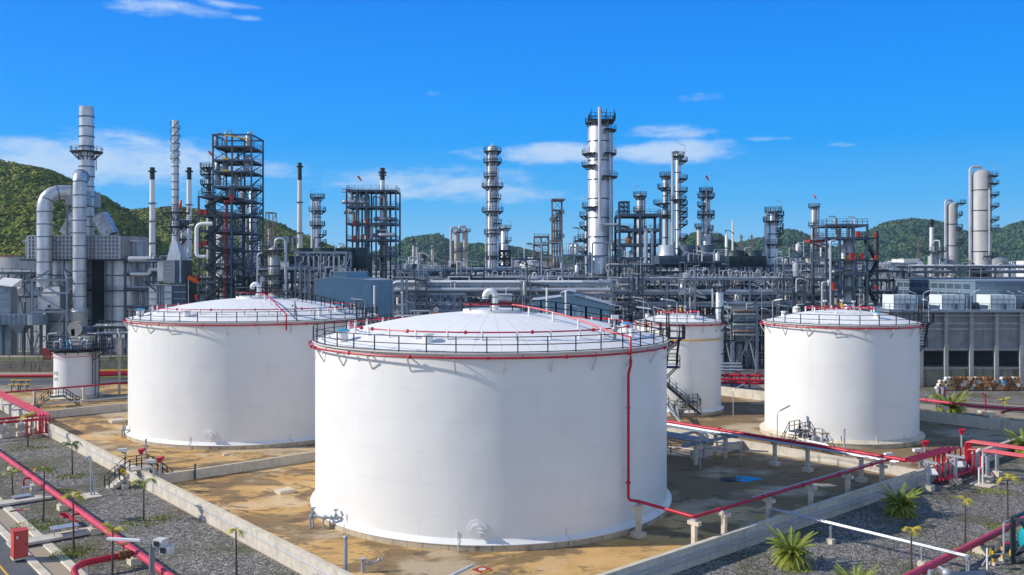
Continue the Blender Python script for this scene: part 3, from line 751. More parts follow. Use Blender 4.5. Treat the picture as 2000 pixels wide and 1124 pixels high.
for i in range(8):
    a = i*47; q = on_tank(SX, SY, a, 1.2+i*.28); eq.tube([(q[0],q[1],8.3),(q[0],q[1],9.1+.25*(i%3))], .14+.05*(i%2), 8); eq.ball((q[0],q[1],9.2+.25*(i%3)), .28, 8)
eq.tube([(SX-2.6,SY-2,8.3),(SX-2.6,SY-2,9.4),(SX-1.4,SY-2.3,9.4),(SX-1.4,SY-2.3,8.3)], .16, 8, bend=.4)
eq.build('roof_valves', MAT['galv'], T6)
bb = MB(); bb.lathe((SX-.3,SY-2.2,0), [(.2,8.3),(.2,9.6),(0,9.65)], 10); bb.build('blue_canister', MAT['blue'], T6)
lampjet(T6, (SX+4.1,SY-.8,8.3), 2.2, (-.9,-.2)); lampjet(T6, (SX-3.9,SY-1.6,8.3), 2.3, (.9,-.2))
def tank_text(th, cx, cy, R, txt, a_start, z, size):
    # letters cut as meshes and bent round the shell; a_start: angle of the right-hand end
    cu = D.curves.new('lettering', 'FONT'); cu.body = txt; cu.size = size; cu.resolution_u = 3
    ob = D.objects.new('lettering_tmp', cu); COL.objects.link(ob)
    dg = bpy.context.evaluated_depsgraph_get(); me = D.meshes.new_from_object(ob.evaluated_get(dg))
    w = max(v.co.x for v in me.vertices)
    mb = MB()
    for v in me.vertices:
        g = radians(a_start)-(w-v.co.x)/R
        mb.v.append((cx+(R+.012)*cos(g), cy+(R+.012)*sin(g), z+v.co.y))
    mb.f = [tuple(p.vertices) for p in me.polygons]
    D.objects.remove(ob); D.meshes.remove(me)
    return mb.build('lettering', MAT['black'], th, smooth=False)
tank_text(T6, SX, SY, 3.37, 'ANE', 246, 4.0, .86); tank_text(T6, SX, SY, 3.37, 'AM', 243.5, 3.05, .86)
# ------------------------------------------------------------------ pipes and their supports in the tank farm
def pipe_run(label, pts, r, mat='red', bend=.5, n=10, joints=0, group=None, name='pipe_run'):
    m = MB(); m.tube(pts, r, n, bend=bend)
    if joints:
        for i in range(len(pts)-1):
            L = ln(vsub(pts[i+1], pts[i])); k = int(L/joints)
            t = nrm(vsub(pts[i+1], pts[i]))
            for j in range(1, k+1):
                c = vadd(pts[i], vmul(t, j*joints-.5*joints)); m.tube([vsub(c, vmul(t,.07)), vadd(c, vmul(t,.07))], r*1.45, n)
    return single(m, name, label, 'pipe', MAT[mat], pts[0], group)
def bundle(label, paths, r, mat='red', bend=.35):
    th = thing('pipe_bundle', label, 'pipes', paths[0][0])
    for P in paths:
        m = MB(); m.tube(P, r, 8, bend=bend); m.build('pipe', MAT[mat], th)
    return th
def block_support(p, zt, label, group, w=.95, h=.5):
    th = thing('pipe_support', label, 'support', p, group)
    m = MB(); m.obox(p, w, w*.8, -.05, h, (UX,UY)); m.build('concrete_block', MAT['concpale'], th)
    m = MB(); m.bar((p[0],p[1],h), (p[0],p[1],zt), .22, .22); m.obox(p, .5, .34, zt-.06, zt, (UY,-UX)); m.build('steel_post', MAT['galv'], th)
    return th
# long faded red main on the left, parallel with the wall
pipe_run('long faded red water main crossing the left gravel strip', [A(40,21,.95),A(170,21,.95)], .25, 'redfade', 0, 14)
for s in (55.9,65.5,75.2,84.5,94.2,104,114,124): block_support(A(s,21), .68, 'concrete block with short steel post under the long faded red main', 'supports of the long faded red main')
th = thing('branch_pipe', 'dark red branch pipe with flanged valve leaving the faded red main', 'pipe', A(65,20.7,0))
m = MB(); m.tube([A(65,20.7,.95),A(65,17.4,.95),A(64.2,16.6,.9),A(61,16.4,.2)], .22, 12, bend=1.0); m.build('pipe', MAT['red'], th)
m = MB()
for v in (20.45, 20.1, 19.8): m.tube([A(65,v-.06,.95),A(65,v+.06,.95)], .34, 14)
m.tube([A(65,20.45,.95),A(65,19.8,.95)], .27, 12); m.tube([A(65,20.1,.95),A(65,20.1,1.7)], .05, 6); m.tube([A(65,20.1,1.7),A(65,20.1,1.75)], .3, 12); m.build('valve', MAT['rust'], th)
m = MB(); m.bar(A(65.3,17.8,0), A(65.3,17.8,.75), .2); m.build('post', MAT['galv'], th)
for s, lb in ((95.2,'small red hydrant standpipe on the faded red main, nearest the left edge'), (78.5,'red hose manifold with row of outlets below the faded red main')):
    th = thing('hydrant', lb, 'hydrant', A(s,20.4,0))
    m = MB(); m.tube([A(s,20.8,.95),A(s,20.2,.95),A(s,20.2,.25 if s > 90 else .75)], .09, 8, bend=.15)
    if s > 90: m.tube([A(s+.3,21,1.1),A(s+.3,21,1.75),A(s-.5,21,2.0)], .07, 8, bend=.1)
    m.build('pipe', MAT['red'], th)
    q = MB()
    if s > 90: q.bar(A(s,20.2,0),A(s,20.2,1.5),.1)
    else:
        q.tube([A(s+1.6,20.1,.75),A(s-1.6,20.1,.75)], .13, 8); q.build('manifold', MAT['red'], th); q = MB()
        for i in range(4): q.tube([A(s+1.4-i*.4,20.1,.75),A(s+1.4-i*.4,19.6,.85)], .1, 7)
    q.build('outlets', MAT['galv' if s > 90 else 'red'], th)
# supports and mains of the right hand side
pipe_run('faded red water main crossing the lower right corner', [A(26.6,50,.95),A(26.6,100,.95)], .25, 'redfade', 0, 14)
for v in (59.8,69.4,79,88.6): block_support(A(26.6,v), .68, 'concrete block with short post under the lower right red main', 'supports of the lower right red main')
def tpost(s, v, zt, label, group, d=None, base=True, steel=False):
    p = A(s, v); th = thing('pipe_post', label, 'support', p, group); d = d or (UX, UY)
    m = MB()
    if base: m.obox(p, .9, .9, 0, .4, d)
    m.obox(p, .34, .34, 0, zt-.28, d); m.obox(p, 1.0, .4, zt-.28, zt, d); m.build('concrete_post', MAT['concpale'], th)
    q = MB(); q.obox(p, .4, .3, zt, zt+.16, d); q.build('saddle', MAT['galv'], th)
    return th
gT = 'concrete posts carrying the thin red pipe round the front tank'
gl = 'concrete T-post carrying the thin red pipe along the right wall'
for v in (53.0,56.7,62.8,69.2,75.5,82): tpost(40.4, v, 2.5, gl, gT)
tpost(46.0, 53.2, 2.5, 'concrete T-post on a block standing close before the front tank', None, (UY,-UX))
rx2, ry2 = rx+.6, ry-.7
pipe_run('thin red pipe on T-posts running along inside the right wall', [(rx2,ry2,2.8),A(40.4,53,2.8),A(40.4,83.6,2.8)], .12, 'red', .35, 10, 6)
pipe_run('grey conduit running on top of the thin red pipe by the right wall', [A(40.75,61,2.85),A(40.75,83,2.85)], .05, 'galv', 0, 6)
# elevated red main on posts at v=84
pipe_run('thick red main on tall posts leading to the right pipe bundle', [A(92,84,2.85),A(39,84,2.85)], .2, 'red', 0, 12, 9)
for i, o in enumerate((.35,.62,.85)): pipe_run('grey pipe beside the thick elevated red main', [A(92,84-o,2.7),A(39.5,84-o,2.7)], .075, 'galv', 0, 8, group='grey pipes beside the elevated red main')
pipe_run('grey pipe on the far side of the elevated red main', [A(92,84.45,2.75),A(44,84.45,2.75)], .08, 'galv', 0, 8)
for s in (43.5,49.4,53.3,61,69,77): tpost(s, 84, 2.55, 'tall concrete post under the elevated red main', 'posts of the elevated red main', (UY,-UX))
# trestle before the slim tank
th = thing('pipe_trestle', 'grey steel trestle right of the front tank, under the elevated red main', 'trestle', A(60,79))
for s, v in ((59.1,77.8),(59.1,83.2),(68,77.8),(68,83.2)):
    m = MB(); m.obox(A(s,v), .42, .42, 0, 2.5); m.build('post', MAT['concpale'], th)
m = MB()
for s in (59.1,63.5,68): m.bar(A(s,75.5,2.3), A(s,84.5,2.3), .3)
for v in (77.8,83.2): m.bar(A(57.5,v,2.55), A(72,v,2.55), .26)
m.build('beam', MAT['steel2'], th)
for i in range(5):
    m = MB(); m.tube([A(57.6+(i%2),76.6+i*.55,2.82),A(80,76.6+i*.55,2.82)], .065, 8); m.build('pipe', MAT['galv'], th)
for i, v in enumerate((74.2,76.2,78.4)): pipe_run('white pipe lying low on the dark bund floor beside the trestle', [A(76,v,.45),A(61.6,v+4.5,.45)], .06, 'white', 0, 8, group='white pipes on the bund floor')
for i in range(3): pipe_run('grey pipe leading from the trestle to the stair platforms', [A(66.5,84.6+i*.1,2.2+.25*i),A(79.3+i*1.2,100,1.7+.2*i)], .11, 'galv', 0, 8, group='grey pipes to the stair platforms')
th = thing('vessel', 'small white horizontal vessel just right of the front tank', 'vessel', A(63.6,72.2))
m = MB(); m.hcyl(A(67,71.6,3.0), A(62.3,74.4,3.0), .62, 16, .4); m.build('shell', MAT['white'], th)
for s, v in ((66,72.2),(63.3,73.8)):
    m = MB(); m.obox(A(s,v), .4, .9, 0, 2.6, (UX,UY)); m.build('leg', MAT['concrete'], th)
pipe_run('grey hooked standpipe standing beside the large puddle', [A(57.4,76.3,0),A(57.4,76.3,3.6),A(57.2,76.8,3.9),A(57,77.2,3.4)], .1, 'galv', .3)
pipe_run('low grey pipe frame between trestle and elevated red main', [A(57,83,0),A(57,83,2.0),A(60,80.5,2.0),A(60,80.5,.0)], .07, 'galv', .1)
pipe_run('second low grey pipe frame by the elevated red main', [A(54.6,84.8,1.2),A(60.5,81,1.2),A(60.5,81,.2)], .07, 'galv', .1)
# bundle over the right wall
bundle('four red pipes crossing the right wall from the elevated main', [[A(38.3+i*.36,83.8,2.85),A(38.3+i*.36,93.4+.45*(3-i),2.85),A(38.3+i*.36,93.4+.45*(3-i),.5)] for i in range(4)], .095)
bundle('lower group of red pipes leading right towards the frame edge', [[A(37.2-i*.5,93.6+i*.42,.4),A(37.2-i*.5,93.6+i*.42,2.95),A(26,93.6+i*.42,2.95)] for i in range(4)], .1)
bundle('upper group of red pipes leading right towards the frame edge', [[A(38.5,96.4+i*.42,.4),A(38.5,96.4+i*.42,3.15),A(26,96.4+i*.42,3.15)] for i in range(4)], .1)
bundle('low red pipes on the gravel joining the two right bundles', [[A(38.2-i*.4,88.5,.35+.12*i),A(38.2-i*.4,97.5,.35+.12*i)] for i in range(4)], .11)
bundle('vertical red drop pipes under the right pipe bundle', [[A(38.3+(i%2)*.6,89.2+i*.62,2.8),A(38.3+(i%2)*.6,89.2+i*.62,.35)] for i in range(6)], .095)
def steelpost(p, zt, label, arm=(1.6,0), cap=None, group=None):
    th = thing('pipe_support', label, 'support', p, group)
    m = MB(); m.obox(p, .9, .9, -.05, .5, (UX,UY)); m.build('concrete_block', MAT['concpale'], th)
    m = MB(); m.bar((p[0],p[1],.5),(p[0],p[1],zt), .26); m.bar((p[0]-arm[0]/2,p[1]-arm[1]/2,zt), (p[0]+arm[0]/2,p[1]+arm[1]/2,zt), .2)
    m.bar((p[0],p[1],zt-1.0), (p[0]+arm[0]/2.2,p[1]+arm[1]/2.2,zt-.1), .1); m.build('steel_post', MAT['galv'], th)
for (s, v), lb in (((37.6,85.6),'steel post on block under the red pipes, nearest the right wall'), ((37.0,90.3),'steel post on block in the middle of the right red pipes'), ((35.4,93.9),'steel post on block under the lower right red bundle'), ((29.4,93.9),'steel post on pale block before the right frame edge'), ((35.6,96.9),'steel post on block under the upper right red bundle')):
    steelpost(A(s,v), 2.7, lb, (UY*1.8,-UX*1.8) if 'bundle' in lb or 'edge' in lb else (UX*1.8,UY*1.8))
th = thing('standpipe', 'white hooked standpipe on pale slab right of the date palms', 'standpipe', G(1919,947))
p = G(1919,947); m = MB(); m.obox(p, 2.0, 1.5, 0, .1, (UX,UY)); m.build('slab', MAT['concpale'], th)
m = MB(); m.tube([(p[0],p[1],.1),(p[0],p[1],3.3),(p[0]-.3,p[1],3.6),(p[0]-.6,p[1],3.2)], .1, 8, bend=.25); m.tube([(p[0]-.35,p[1],.1),(p[0]-.35,p[1],1.7)], .08, 8); m.bar((p[0]-.45,p[1],1.7),(p[0]+.1,p[1],1.7),.14); m.build('pipe', MAT['white'], th)
p = G(178,969); th = thing('standpipe', 'tall grey hooked standpipe on pale slab in the left gravel', 'standpipe', p)
m = MB(); m.obox(p, 2.1, 1.4, 0, .12, (UX,UY)); m.build('slab', MAT['concpale'], th)
m = MB(); m.tube([(p[0],p[1],.1),(p[0],p[1],3.5),(p[0]-.25,p[1],3.75),(p[0]-.5,p[1],3.5)], .1, 8, bend=.25); m.tube([(p[0]+.3,p[1],.1),(p[0]+.3,p[1],1.7)], .08, 8); m.build('pipe', MAT['galv'], th)
bundle('pair of pale grey pipes crossing the right gravel bed', [[A(40.2,62.6+o,.8),A(40.2,62.6+o,1.75),A(26,63.6+o,1.3),A(25.3,63.6+o,1.3),A(25.3,63.6+o,.1)] for o in (0,.3)], .075, 'galv', .15)
for s in (35.2,28.2):
    p = A(s,63.2); th = thing('pipe_stand', 'small grey stand under the pale grey pipe pair, %s' % ('nearer the wall' if s > 30 else 'nearer the red main'), 'support', p)
    m = MB(); m.obox(p, .5, .5, 0, .35, (UX,UY)); m.build('concrete_block', MAT['concpale'], th); m = MB(); m.bar((p[0],p[1],.3),(p[0],p[1],1.35), .13); m.build('post', MAT['galv'], th)
# bundle on the far left
bundle('four faded red pipes along the wall at the left edge', [[A(158,28.2+i*.4,2.6),A(124.5,28.2+i*.4,2.6),A(124.5,28.2+i*.4,.3)] for i in range(4)], .11, 'redfade')
bundle('two dark red pipes turning left from the faded red bundle', [[A(125.2+i*1.5,29.2,2.5-.7*i),A(125.2+i*1.5,12,2.5-.7*i)] for i in range(2)], .16)
bundle('red railing-like loop of thin pipes hanging at the bundle end', [[A(124,26.6+.55*i,2.1),A(124,26.6+.55*i,.4)] for i in range(5)]+[[A(124,26.4,2.1),A(124,29.6,2.1)],[A(124,26.4,.4),A(124,29.6,.4)]], .08, 'red', 0)
for i, (s, v) in enumerate(((128,28.2),(133,27.8),(139,27.8),(126,26.4),(126,24.6),(127.4,22.8))):
    steelpost(A(s,v), 2.4 if v > 27 else 1.7, 'steel post on concrete block under the faded red bundle at left', (UY*1.8,-UX*1.8) if v > 27 else (UX*1.8,UY*1.8), group='supports of the left red bundle')
pipe_run('long thin red pipe passing before the small lettered tank', [A(152,22,2.55),A(152,62,2.55)], .13, 'red', 0, 8, 8)
for v in (26.8,33.8,40.9,48): tpost(152, v, 2.3, 'concrete post under the thin red pipe by the small tank', 'posts by the small lettered tank', (UX,UY))
pipe_run('pale grey pipe low before the small lettered tank', [A(146.5,34,1.0),A(143,50,1.35),A(141,60,1.35)], .13, 'galv', .6)
pipe_run('thin grey pipe low behind the concrete wall', [A(143,36,.5),A(140.5,56,.7)], .07, 'galv', 0)
pipe_run('thick dark red main behind the small lettered tank', [(-130,166,1.0),(-84,168,1.1),(-70,172,1.1)], .28, 'red', 1)
pipe_run('dark red main with yellow band between small tank and left tank', [(-84,172,1.2),(-62,174,1.2)], .3, 'red', 0)
pipe_run('yellow gas pipe beside the dark red main', [(-84,171,1.7),(-62,173,1.75)], .16, 'yellow', 0)
# manifold behind the slim tank
th = thing('pipe_manifold', 'bright red pipe manifold between slim tank and right tank', 'manifold', G(1450,755))
for i in range(6):
    x0 = 34.5+i*1.7; Y0 = 158-i*.5
    m = MB(); m.tube([(x0,Y0,.9),(x0,Y0,2.6+.35*(i%2)),(x0+1.2,Y0+1.5,2.6+.35*(i%2)),(x0+1.2,Y0+1.5,.8)], .13, 8, bend=.3); m.build('pipe', MAT['red'], th)
for z, dy in ((2.4,0),(1.2,-1.0)):
    m = MB(); m.tube([(32,159+dy,z),(48,156+dy,z)], .2, 10); m.build('header', MAT['red'], th)
for i in range(5):
    m = MB(); m.bar((33+i*3.2,158,0),(33+i*3.2,158,2.2),.25); m.build('post', MAT['steel'], th)
for i in range(3): pipe_run('pale blue-grey pipe above the red manifold', [(32,166+i*.5,2.4+.55*i),(43.5,166+i*.5,2.4+.55*i)], .22, 'galv', 0, group='pale pipes above the red manifold')
pipe_run('orange-topped red main leading from manifold to right tank', [(33,154,2.3),(47,152,2.0)], .22, 'red', 0)
# back right: red main along the wall
pipe_run('red water main right of the right tank, before the drum pile', [G(1770,777,2.2),G(1905,793,2.2),G(1960,797,2.2),G(2060,806,2.2)], .2, 'redfade', .4, 10, 6)
for px, py in ((1846,822),(1935,838)):
    p = G(px,py); th = thing('pipe_post', 'concrete post under the right water main, %s' % ('nearer the right tank' if px < 1900 else 'nearer the frame edge'), 'support', p)
    m = MB(); m.obox(p, .9, .9, 0, .35); m.obox(p, .36, .36, 0, 1.9); m.obox(p, .9, .45, 1.75, 2.05); m.build('concrete_post', MAT['concpale'], th)
th = thing('hydrant', 'red hydrant beside the right water main near the drum pile', 'hydrant', G(1925,806))
p = G(1925,806); m = MB(); m.tube([(p[0],p[1],0),(p[0],p[1],2.5),(p[0]-.5,p[1],2.9)], .12, 8, bend=.2); m.build('pipe', MAT['red'], th)
m = MB(); m.obox(p, 1.8, 1.2, 0, .25); m.build('slab', MAT['concpale'], th)
pipe_run('red branch pipe rising at the right frame edge', [G(1955,806,1.0),G(1985,798,2.4),G(2040,792,2.4)], .14, 'red', .3)

# ------------------------------------------------------------------ small equipment
def valve_set(label, p, d, n=2):
    th = thing('valve_assembly', label, 'valve', (p[0],p[1],0)); l = sqrt(d[0]**2+d[1]**2); d = (d[0]/l, d[1]/l); t = (-d[1], d[0])
    def Q(a, b, z): return (p[0]+d[0]*a+t[0]*b, p[1]+d[1]*a+t[1]*b, z)
    m = MB(); m.tube([Q(2.6,0,1.0),Q(1.0,0,.95),Q(0,.0,1.15),Q(0,0,.05)], .1, 8, bend=.2); m.tube([Q(.1,0,1.1),Q(.1,.4,1.1),Q(.1,.4,.05)], .1, 8, bend=.15); m.tube([Q(1.1,0,.95),Q(1.1,0,.05)], .07, 8)
    for a in (2.3, 1.75, 1.3, 1.2): m.tube([Q(a-.05,0,1.0),Q(a+.05,0,1.0)], .2, 10)
    m.build('pipe', MAT['galv'], th)
    for a, b in ((2.15,0),(.15,.05),(.15,.42))[:n+1]:
        w = MB(); w.tube([Q(a,b,1.0),Q(a,b,1.6)], .045, 6); w.lathe(Q(a,b,1.6), [(0,0),(.2,0),(.2,.05),(0,.05)], 12); w.lathe(Q(a,b,1.0), [(0,-.18),(.16,-.14),(.16,.16),(.08,.32),(0,.32)], 10)
        w.build('hand_wheel', MAT['steel2'], th)
valve_set('galvanized valve assembly at the left foot of the front tank', G(606,1033), (1,-.12))
valve_set('galvanized valve assembly at the left foot of the second tank', G(238,855), (1,-.1))
def valvelet(p, z, s, label, group): 
    th = thing('valve', label, 'valve', (p[0],p[1],z), group)
    m = MB(); m.tube([(p[0],p[1],z),(p[0],p[1],z+.85*s)], .09*s, 7); m.lathe((p[0],p[1],z), [(0,0),(.24*s,.05),(.24*s,.35*s),(.1*s,.5*s),(0,.5*s)], 10); m.build('valve_body', MAT['galv'], th)
    m = MB(); m.lathe((p[0],p[1],z+.85*s), [(0,0),(.3*s,0),(.3*s,.07),(0,.07)], 12); m.build('hand_wheel', MAT['brass'], th)
for i, (px, py) in enumerate(((1563,856),(1573,857),(1589,862),(1606,864),(1615,864))):
    p = G(px, py, .9); valvelet(p, .95, 1.15, 'valve with bronze hand wheel on the pipes before the right tank', 'hand valves before the right tank')
bundle('white valve manifold pipes at the foot of the right tank', [[G(1555,862,.9),G(1600,871,.9),G(1606,873,.9),G(1607,880,.0)],[G(1560,858,1.0),G(1612,868,1.0),G(1619,872,.9),G(1620,880,0)]], .13, 'white', .25)
th = thing('drain_hydrant', 'grey drain standpipe with elbow valve in front of the front tank', 'hydrant', G(709,1118)); p = G(709,1118)
m = MB(); m.tube([(p[0],p[1],0),(p[0],p[1],1.0)], .14, 10); m.lathe((p[0],p[1],.85), [(.14,0),(.24,.02),(.24,.14),(0,.16)], 10); m.tube([(p[0],p[1],.45),(p[0]+.5,p[1]+.1,.6),(p[0]+1.1,p[1]+.2,.75),(p[0]+1.15,p[1]+.25,1.1)], .07, 8, bend=.1); m.ball((p[0]+.5,p[1]+.1,.6), .17, 8); m.ball((p[0]+1.1,p[1]+.2,.8), .15, 8); m.build('pipe', MAT['galv'], th)
def slab(label, p, sx, sy, h, mat='concpale', d=(UY,-UX)):
    m = MB(); m.obox(p, sx, sy, 0, h, d); m.obox(p, sx*.82, sy*.82, h, h+.02, d); return single(m, 'concrete_plinth', label, 'plinth', MAT[mat], (p[0],p[1],0), smooth=False)
slab('flat concrete sump cover left of the front tank', G(556,962), 1.5, 1.3, .32); slab('concrete sump cover left of the second tank', G(229,824), 1.9, 1.7, .35)
slab('small pale lid on a red mark before the second tank', G(440,889), .6, .5, .16)
m = MB(); m.obox(G(942,1113), 1.05, 1.05, 0, .035, (UX,UY)); th = single(m, 'floor_plate', 'red painted square plate on the sand before the front tank', 'plate', MAT['redbox'], G(942,1113))
m = MB(); p = G(942,1113); m.lathe((p[0],p[1],0), [(0,.04),(.27,.04),(.27,.06),(0,.06)], 16); m.build('round_lid', MAT['concpale'], th)
m = MB(); m.obox((p[0]+.3,p[1]-.42), .7, .12, .036, .05, (UY,-UX)); m.build('yellow_stripe', MAT['yellow'], th)
m = MB(); p = G(36,997); m.obox(p, 1.3, .5, 0, .03, (UY,-UX)); th = single(m, 'floor_plate', 'red painted plate with yellow edge on the left ditch edge', 'plate', MAT['redbox'], p)
m = MB(); m.obox((p[0]+.5,p[1]+.25), .35, .4, .031, .045, (UY,-UX)); m.build('yellow_stripe', MAT['yellow'], th)
# posts
def post(label, px0, py0, pytop, r=.08, hook=None, name='grey_post', group=None, mat='galv'):
    p = G(px0, py0); h = ZZ(pytop, p[1]); m = MB()
    if hook: m.tube([(p[0],p[1],0),(p[0],p[1],h),(p[0]+hook*.5,p[1],h+.25),(p[0]+hook,p[1],h-.05)], r, 8, bend=.25)
    else: m.tube([(p[0],p[1],0),(p[0],p[1],h)], r, 8); m.ball((p[0],p[1],h), r*1.35, 8)
    return single(m, name, label, 'post', MAT[mat], p, group)
post('grey round-topped post before the front tank, bottom of the photo', 675, 1135, 1050, .13)
post('grey post on the sand before the second tank', 285, 916, 859, .1)
post('grey post standing before the right tank', 1649, 893, 839, .11)
post('short dark post beside the low wall left of the front tank', 381, 936, 908, .1, mat='steel')
post('low hooked grey pipe post on the left gravel', 163, 905, 895, .07, .3)
def alarm_pole(label, px, py, pytop, kind):
    p = G(px, py); h = ZZ(pytop, p[1]); th = thing('alarm_pole', label, 'pole', p)
    m = MB(); m.tube([(p[0],p[1],0),(p[0],p[1],h)], .09, 8); m.build('pole', MAT['galv'], th)
    if kind == 'red':
        k = MB(); k.hcyl((p[0]-.25,p[1],h+.05),(p[0]+.35,p[1]-.1,h+.15), .17, 10); k.obox(p, .3, .3, h-.35, h); k.build('alarm_head', MAT['red'], th)
    else:
        k = MB(); k.obox((p[0]-.3,p[1]-.1), .9, .35, h-.05, h+.22, (1,.3)); k.build('floodlight', MAT['white'], th); m = MB(); m.bar((p[0],p[1],h-.35),(p[0]-.4,p[1],h-.15),.09); m.build('bracket', MAT['dark'], th)
alarm_pole('pole with red alarm head left of the crossover stair', 276, 946, 880, 'red'); alarm_pole('pole with red alarm head right of the crossover stair', 313, 953, 896, 'red')
alarm_pole('pole with white floodlight left of the crossover stair', 245, 920, 880, 'w'); alarm_pole('pole with white floodlight right of the crossover stair', 300, 962, 902, 'w')
alarm_pole('pole with red alarm head left of the right red bundle', 1806, 935, 865, 'red'); alarm_pole('pole with red alarm head behind the upper right red bundle', 1878, 905, 842, 'red')
alarm_pole('pole with white floodlight by the junction of red pipes', 1740, 927, 888, 'w'); alarm_pole('pole with white floodlight left of the red drop pipes', 1796, 925, 880, 'w')
def box_panel(label, px, py):
    p = G(px, py, 1.0); th = thing('control_panel', label, 'panel', (p[0],p[1],0))
    m = MB(); m.quad8([(p[0]-.6,p[1]-.3,.9),(p[0]+.6,p[1]-.3,.9),(p[0]+.6,p[1]+.4,1.3),(p[0]-.6,p[1]+.4,1.3),(p[0]-.6,p[1]-.3,1.0),(p[0]+.6,p[1]-.3,1.0),(p[0]+.6,p[1]+.4,1.42),(p[0]-.6,p[1]+.4,1.42)]); m.build('sun_roof', MAT['white'], th)
    m = MB(); m.bar((p[0],p[1],0),(p[0],p[1],1.1),.12); m.obox(p, .5, .3, .4, .95); m.build('panel_stand', MAT['steel2'], th)
box_panel('white roofed control panel under the right red pipes, left one', 1818, 925); box_panel('white roofed control panel under the right red pipes, right one', 1880, 910)
# lamp post with boxes, foreground left
p = (XX(297,58.3), 58.3, 0); th = thing('lamp_post', 'concrete lamp post with two floodlights, bottom left foreground', 'lamp post', p)
m = MB(); m.obox(p, .26, .26, 0, 3.0); m.build('post', MAT['concgrey'], th)
m = MB(); m.tube([(p[0]-.08,p[1]-.16,1.2),(p[0]-.08,p[1]-.16,3.15),(p[0]-.75,p[1]-.1,3.3)], .05, 7, bend=.35); ar = m.build('lamp_arm', MAT['galv'], th)
m = MB(); m.bar((p[0]-3.0,p[1]+.1,3.28),(p[0]-.72,p[1]-.1,3.22), .3, .13); m.build('lamp_head', MAT['white'], ar)
for i, (dx, dz) in enumerate(((.25,3.0),(.95,2.55))):
    m = MB(); m.obox((p[0]+.45+dx*.6,p[1]-.1), .75, .6, dz-.15, dz+.35, (1,-.35)); fl = m.build('floodlight', MAT['offwhite'], th)
    g = MB(); g.obox((p[0]+.3+dx*.6,p[1]-.45), .42, .04, dz-.08, dz+.26, (1,-.35)); g.build('glass', MAT['glass'], fl)
m = MB(); m.bar((p[0],p[1],2.1),(p[0]+.8,p[1],2.5),.1); m.bar((p[0],p[1],2.5),(p[0]+1.2,p[1],2.5),.12); m.build('bracket', MAT['galv'], th)
# lamp head poking in at the bottom
th = thing('lamp_post', 'slanted grey lamp fixture at the bottom edge before the front tank', 'lamp post', A(47.2,35.5)); p = A(47.2,35.5)
p = (XX(868,57.5),57.5,0)
m = MB(); m.tube([p,(p[0],p[1],1.05)], .09, 8); m.build('pole', MAT['galv'], th); 
q0, q1 = (XX(874,57.5),57.5,ZZ(1128,57.5)), (XX(924,58.5),58.5,ZZ(1103,58.5)); m = MB(); m.bar(q0, q1, .28, .12); m.build('lamp_head', MAT['galv'], th)
for px, py, pt, dx, lb in ((1518,868,806,.9,'bent lamp post standing before the right tank'), (1432,815,762,.8,'bent lamp post by the stair platforms')):
    p = G(px, py); h = ZZ(pt, p[1]); th = thing('lamp_post', lb, 'lamp post', p)
    m = MB(); m.tube([p,(p[0],p[1],h),(p[0]+.5,p[1],h+.35)], .06, 7, bend=.4); m.build('pole', MAT['galv'], th)
    m = MB(); m.bar((p[0]+.4,p[1],h+.28),(p[0]+1.6,p[1]+.2,h+.85), .26, .1); m.build('lamp_head', MAT['steel2'], th)
# red cabinet
p = A(72, 15.0); th = thing('red_cabinet', 'tall red hose cabinet beside the road at the left edge', 'cabinet', p)
m = MB(); m.obox(p, 1.0, 1.0, .1, .22, (UX,UY)); m.build('plinth', MAT['concpale'], th)
m = MB(); m.obox(p, .95, .95, .22, 2.15, (UX,UY)); m.obox(p, 1.02, 1.02, 2.15, 2.2, (UX,UY)); m.build('body', M('weathered_red_enamel', (.55,.07,.055), .6, 0, .2, 1.2, stain=(.35,.12,.1), sk=.5), th)
m = MB(); c = (p[0]+.479*UX*-1, p[1]+.479*UY*-1); m.obox(c, .02, .84, .32, 2.08, (UX,UY)); dr = m.build('door', M('red_enamel_door', (.58,.085,.07), .6), th)
m = MB(); c2 = (c[0]-.015*UX-.25*UY, c[1]-.015*UY+.25*UX); m.obox(c2, .03, .12, 1.65, 1.85, (UX,UY)); m.build('notice', MAT['white'], dr)
m = MB(); c2 = (c[0]-.02*UX+.3*UY, c[1]-.02*UY-.3*UX); m.obox(c2, .05, .05, 1.1, 1.25, (UX,UY)); m.build('handle', MAT['dark'], dr)
# bridge slabs, steel tables
for s, lb in ((89.6,'concrete slab bridge over the ditch at the left edge'), (75.6,'concrete slab bridge over the ditch behind the red cabinet')):
    m = MB(); m.obox(A(s,18.1), 1.5, 6.2, .1, .3, (UX,UY)); single(m, 'slab_bridge', lb, 'bridge', MAT['concrete'], A(s,18.1), smooth=False)
for (px, py, w, h), lb in (((42,978,1.5,.5),'low grey steel table near the left edge'), ((54,969,.9,.9),'small taller grey steel step beside the low table'), ((126,1048,1.9,.85),'grey steel table beside the slab bridge by the ditch')):
    p = G(px, py, 0); th = thing('steel_table', lb, 'table', p)
    m = MB(); m.obox(p, w, w*.6, h-.06, h, (UY,-UX)); m.build('table_top', MAT['galv'], th)
    for a in (-1,1):
        for b in (-1,1):
            q = (p[0]+UY*a*w*.45+UX*b*w*.26, p[1]-UX*a*w*.45+UY*b*w*.26); l_ = MB(); l_.bar((q[0],q[1],0),(q[0],q[1],h-.06),.06); l_.build('leg', MAT['galv'], th)
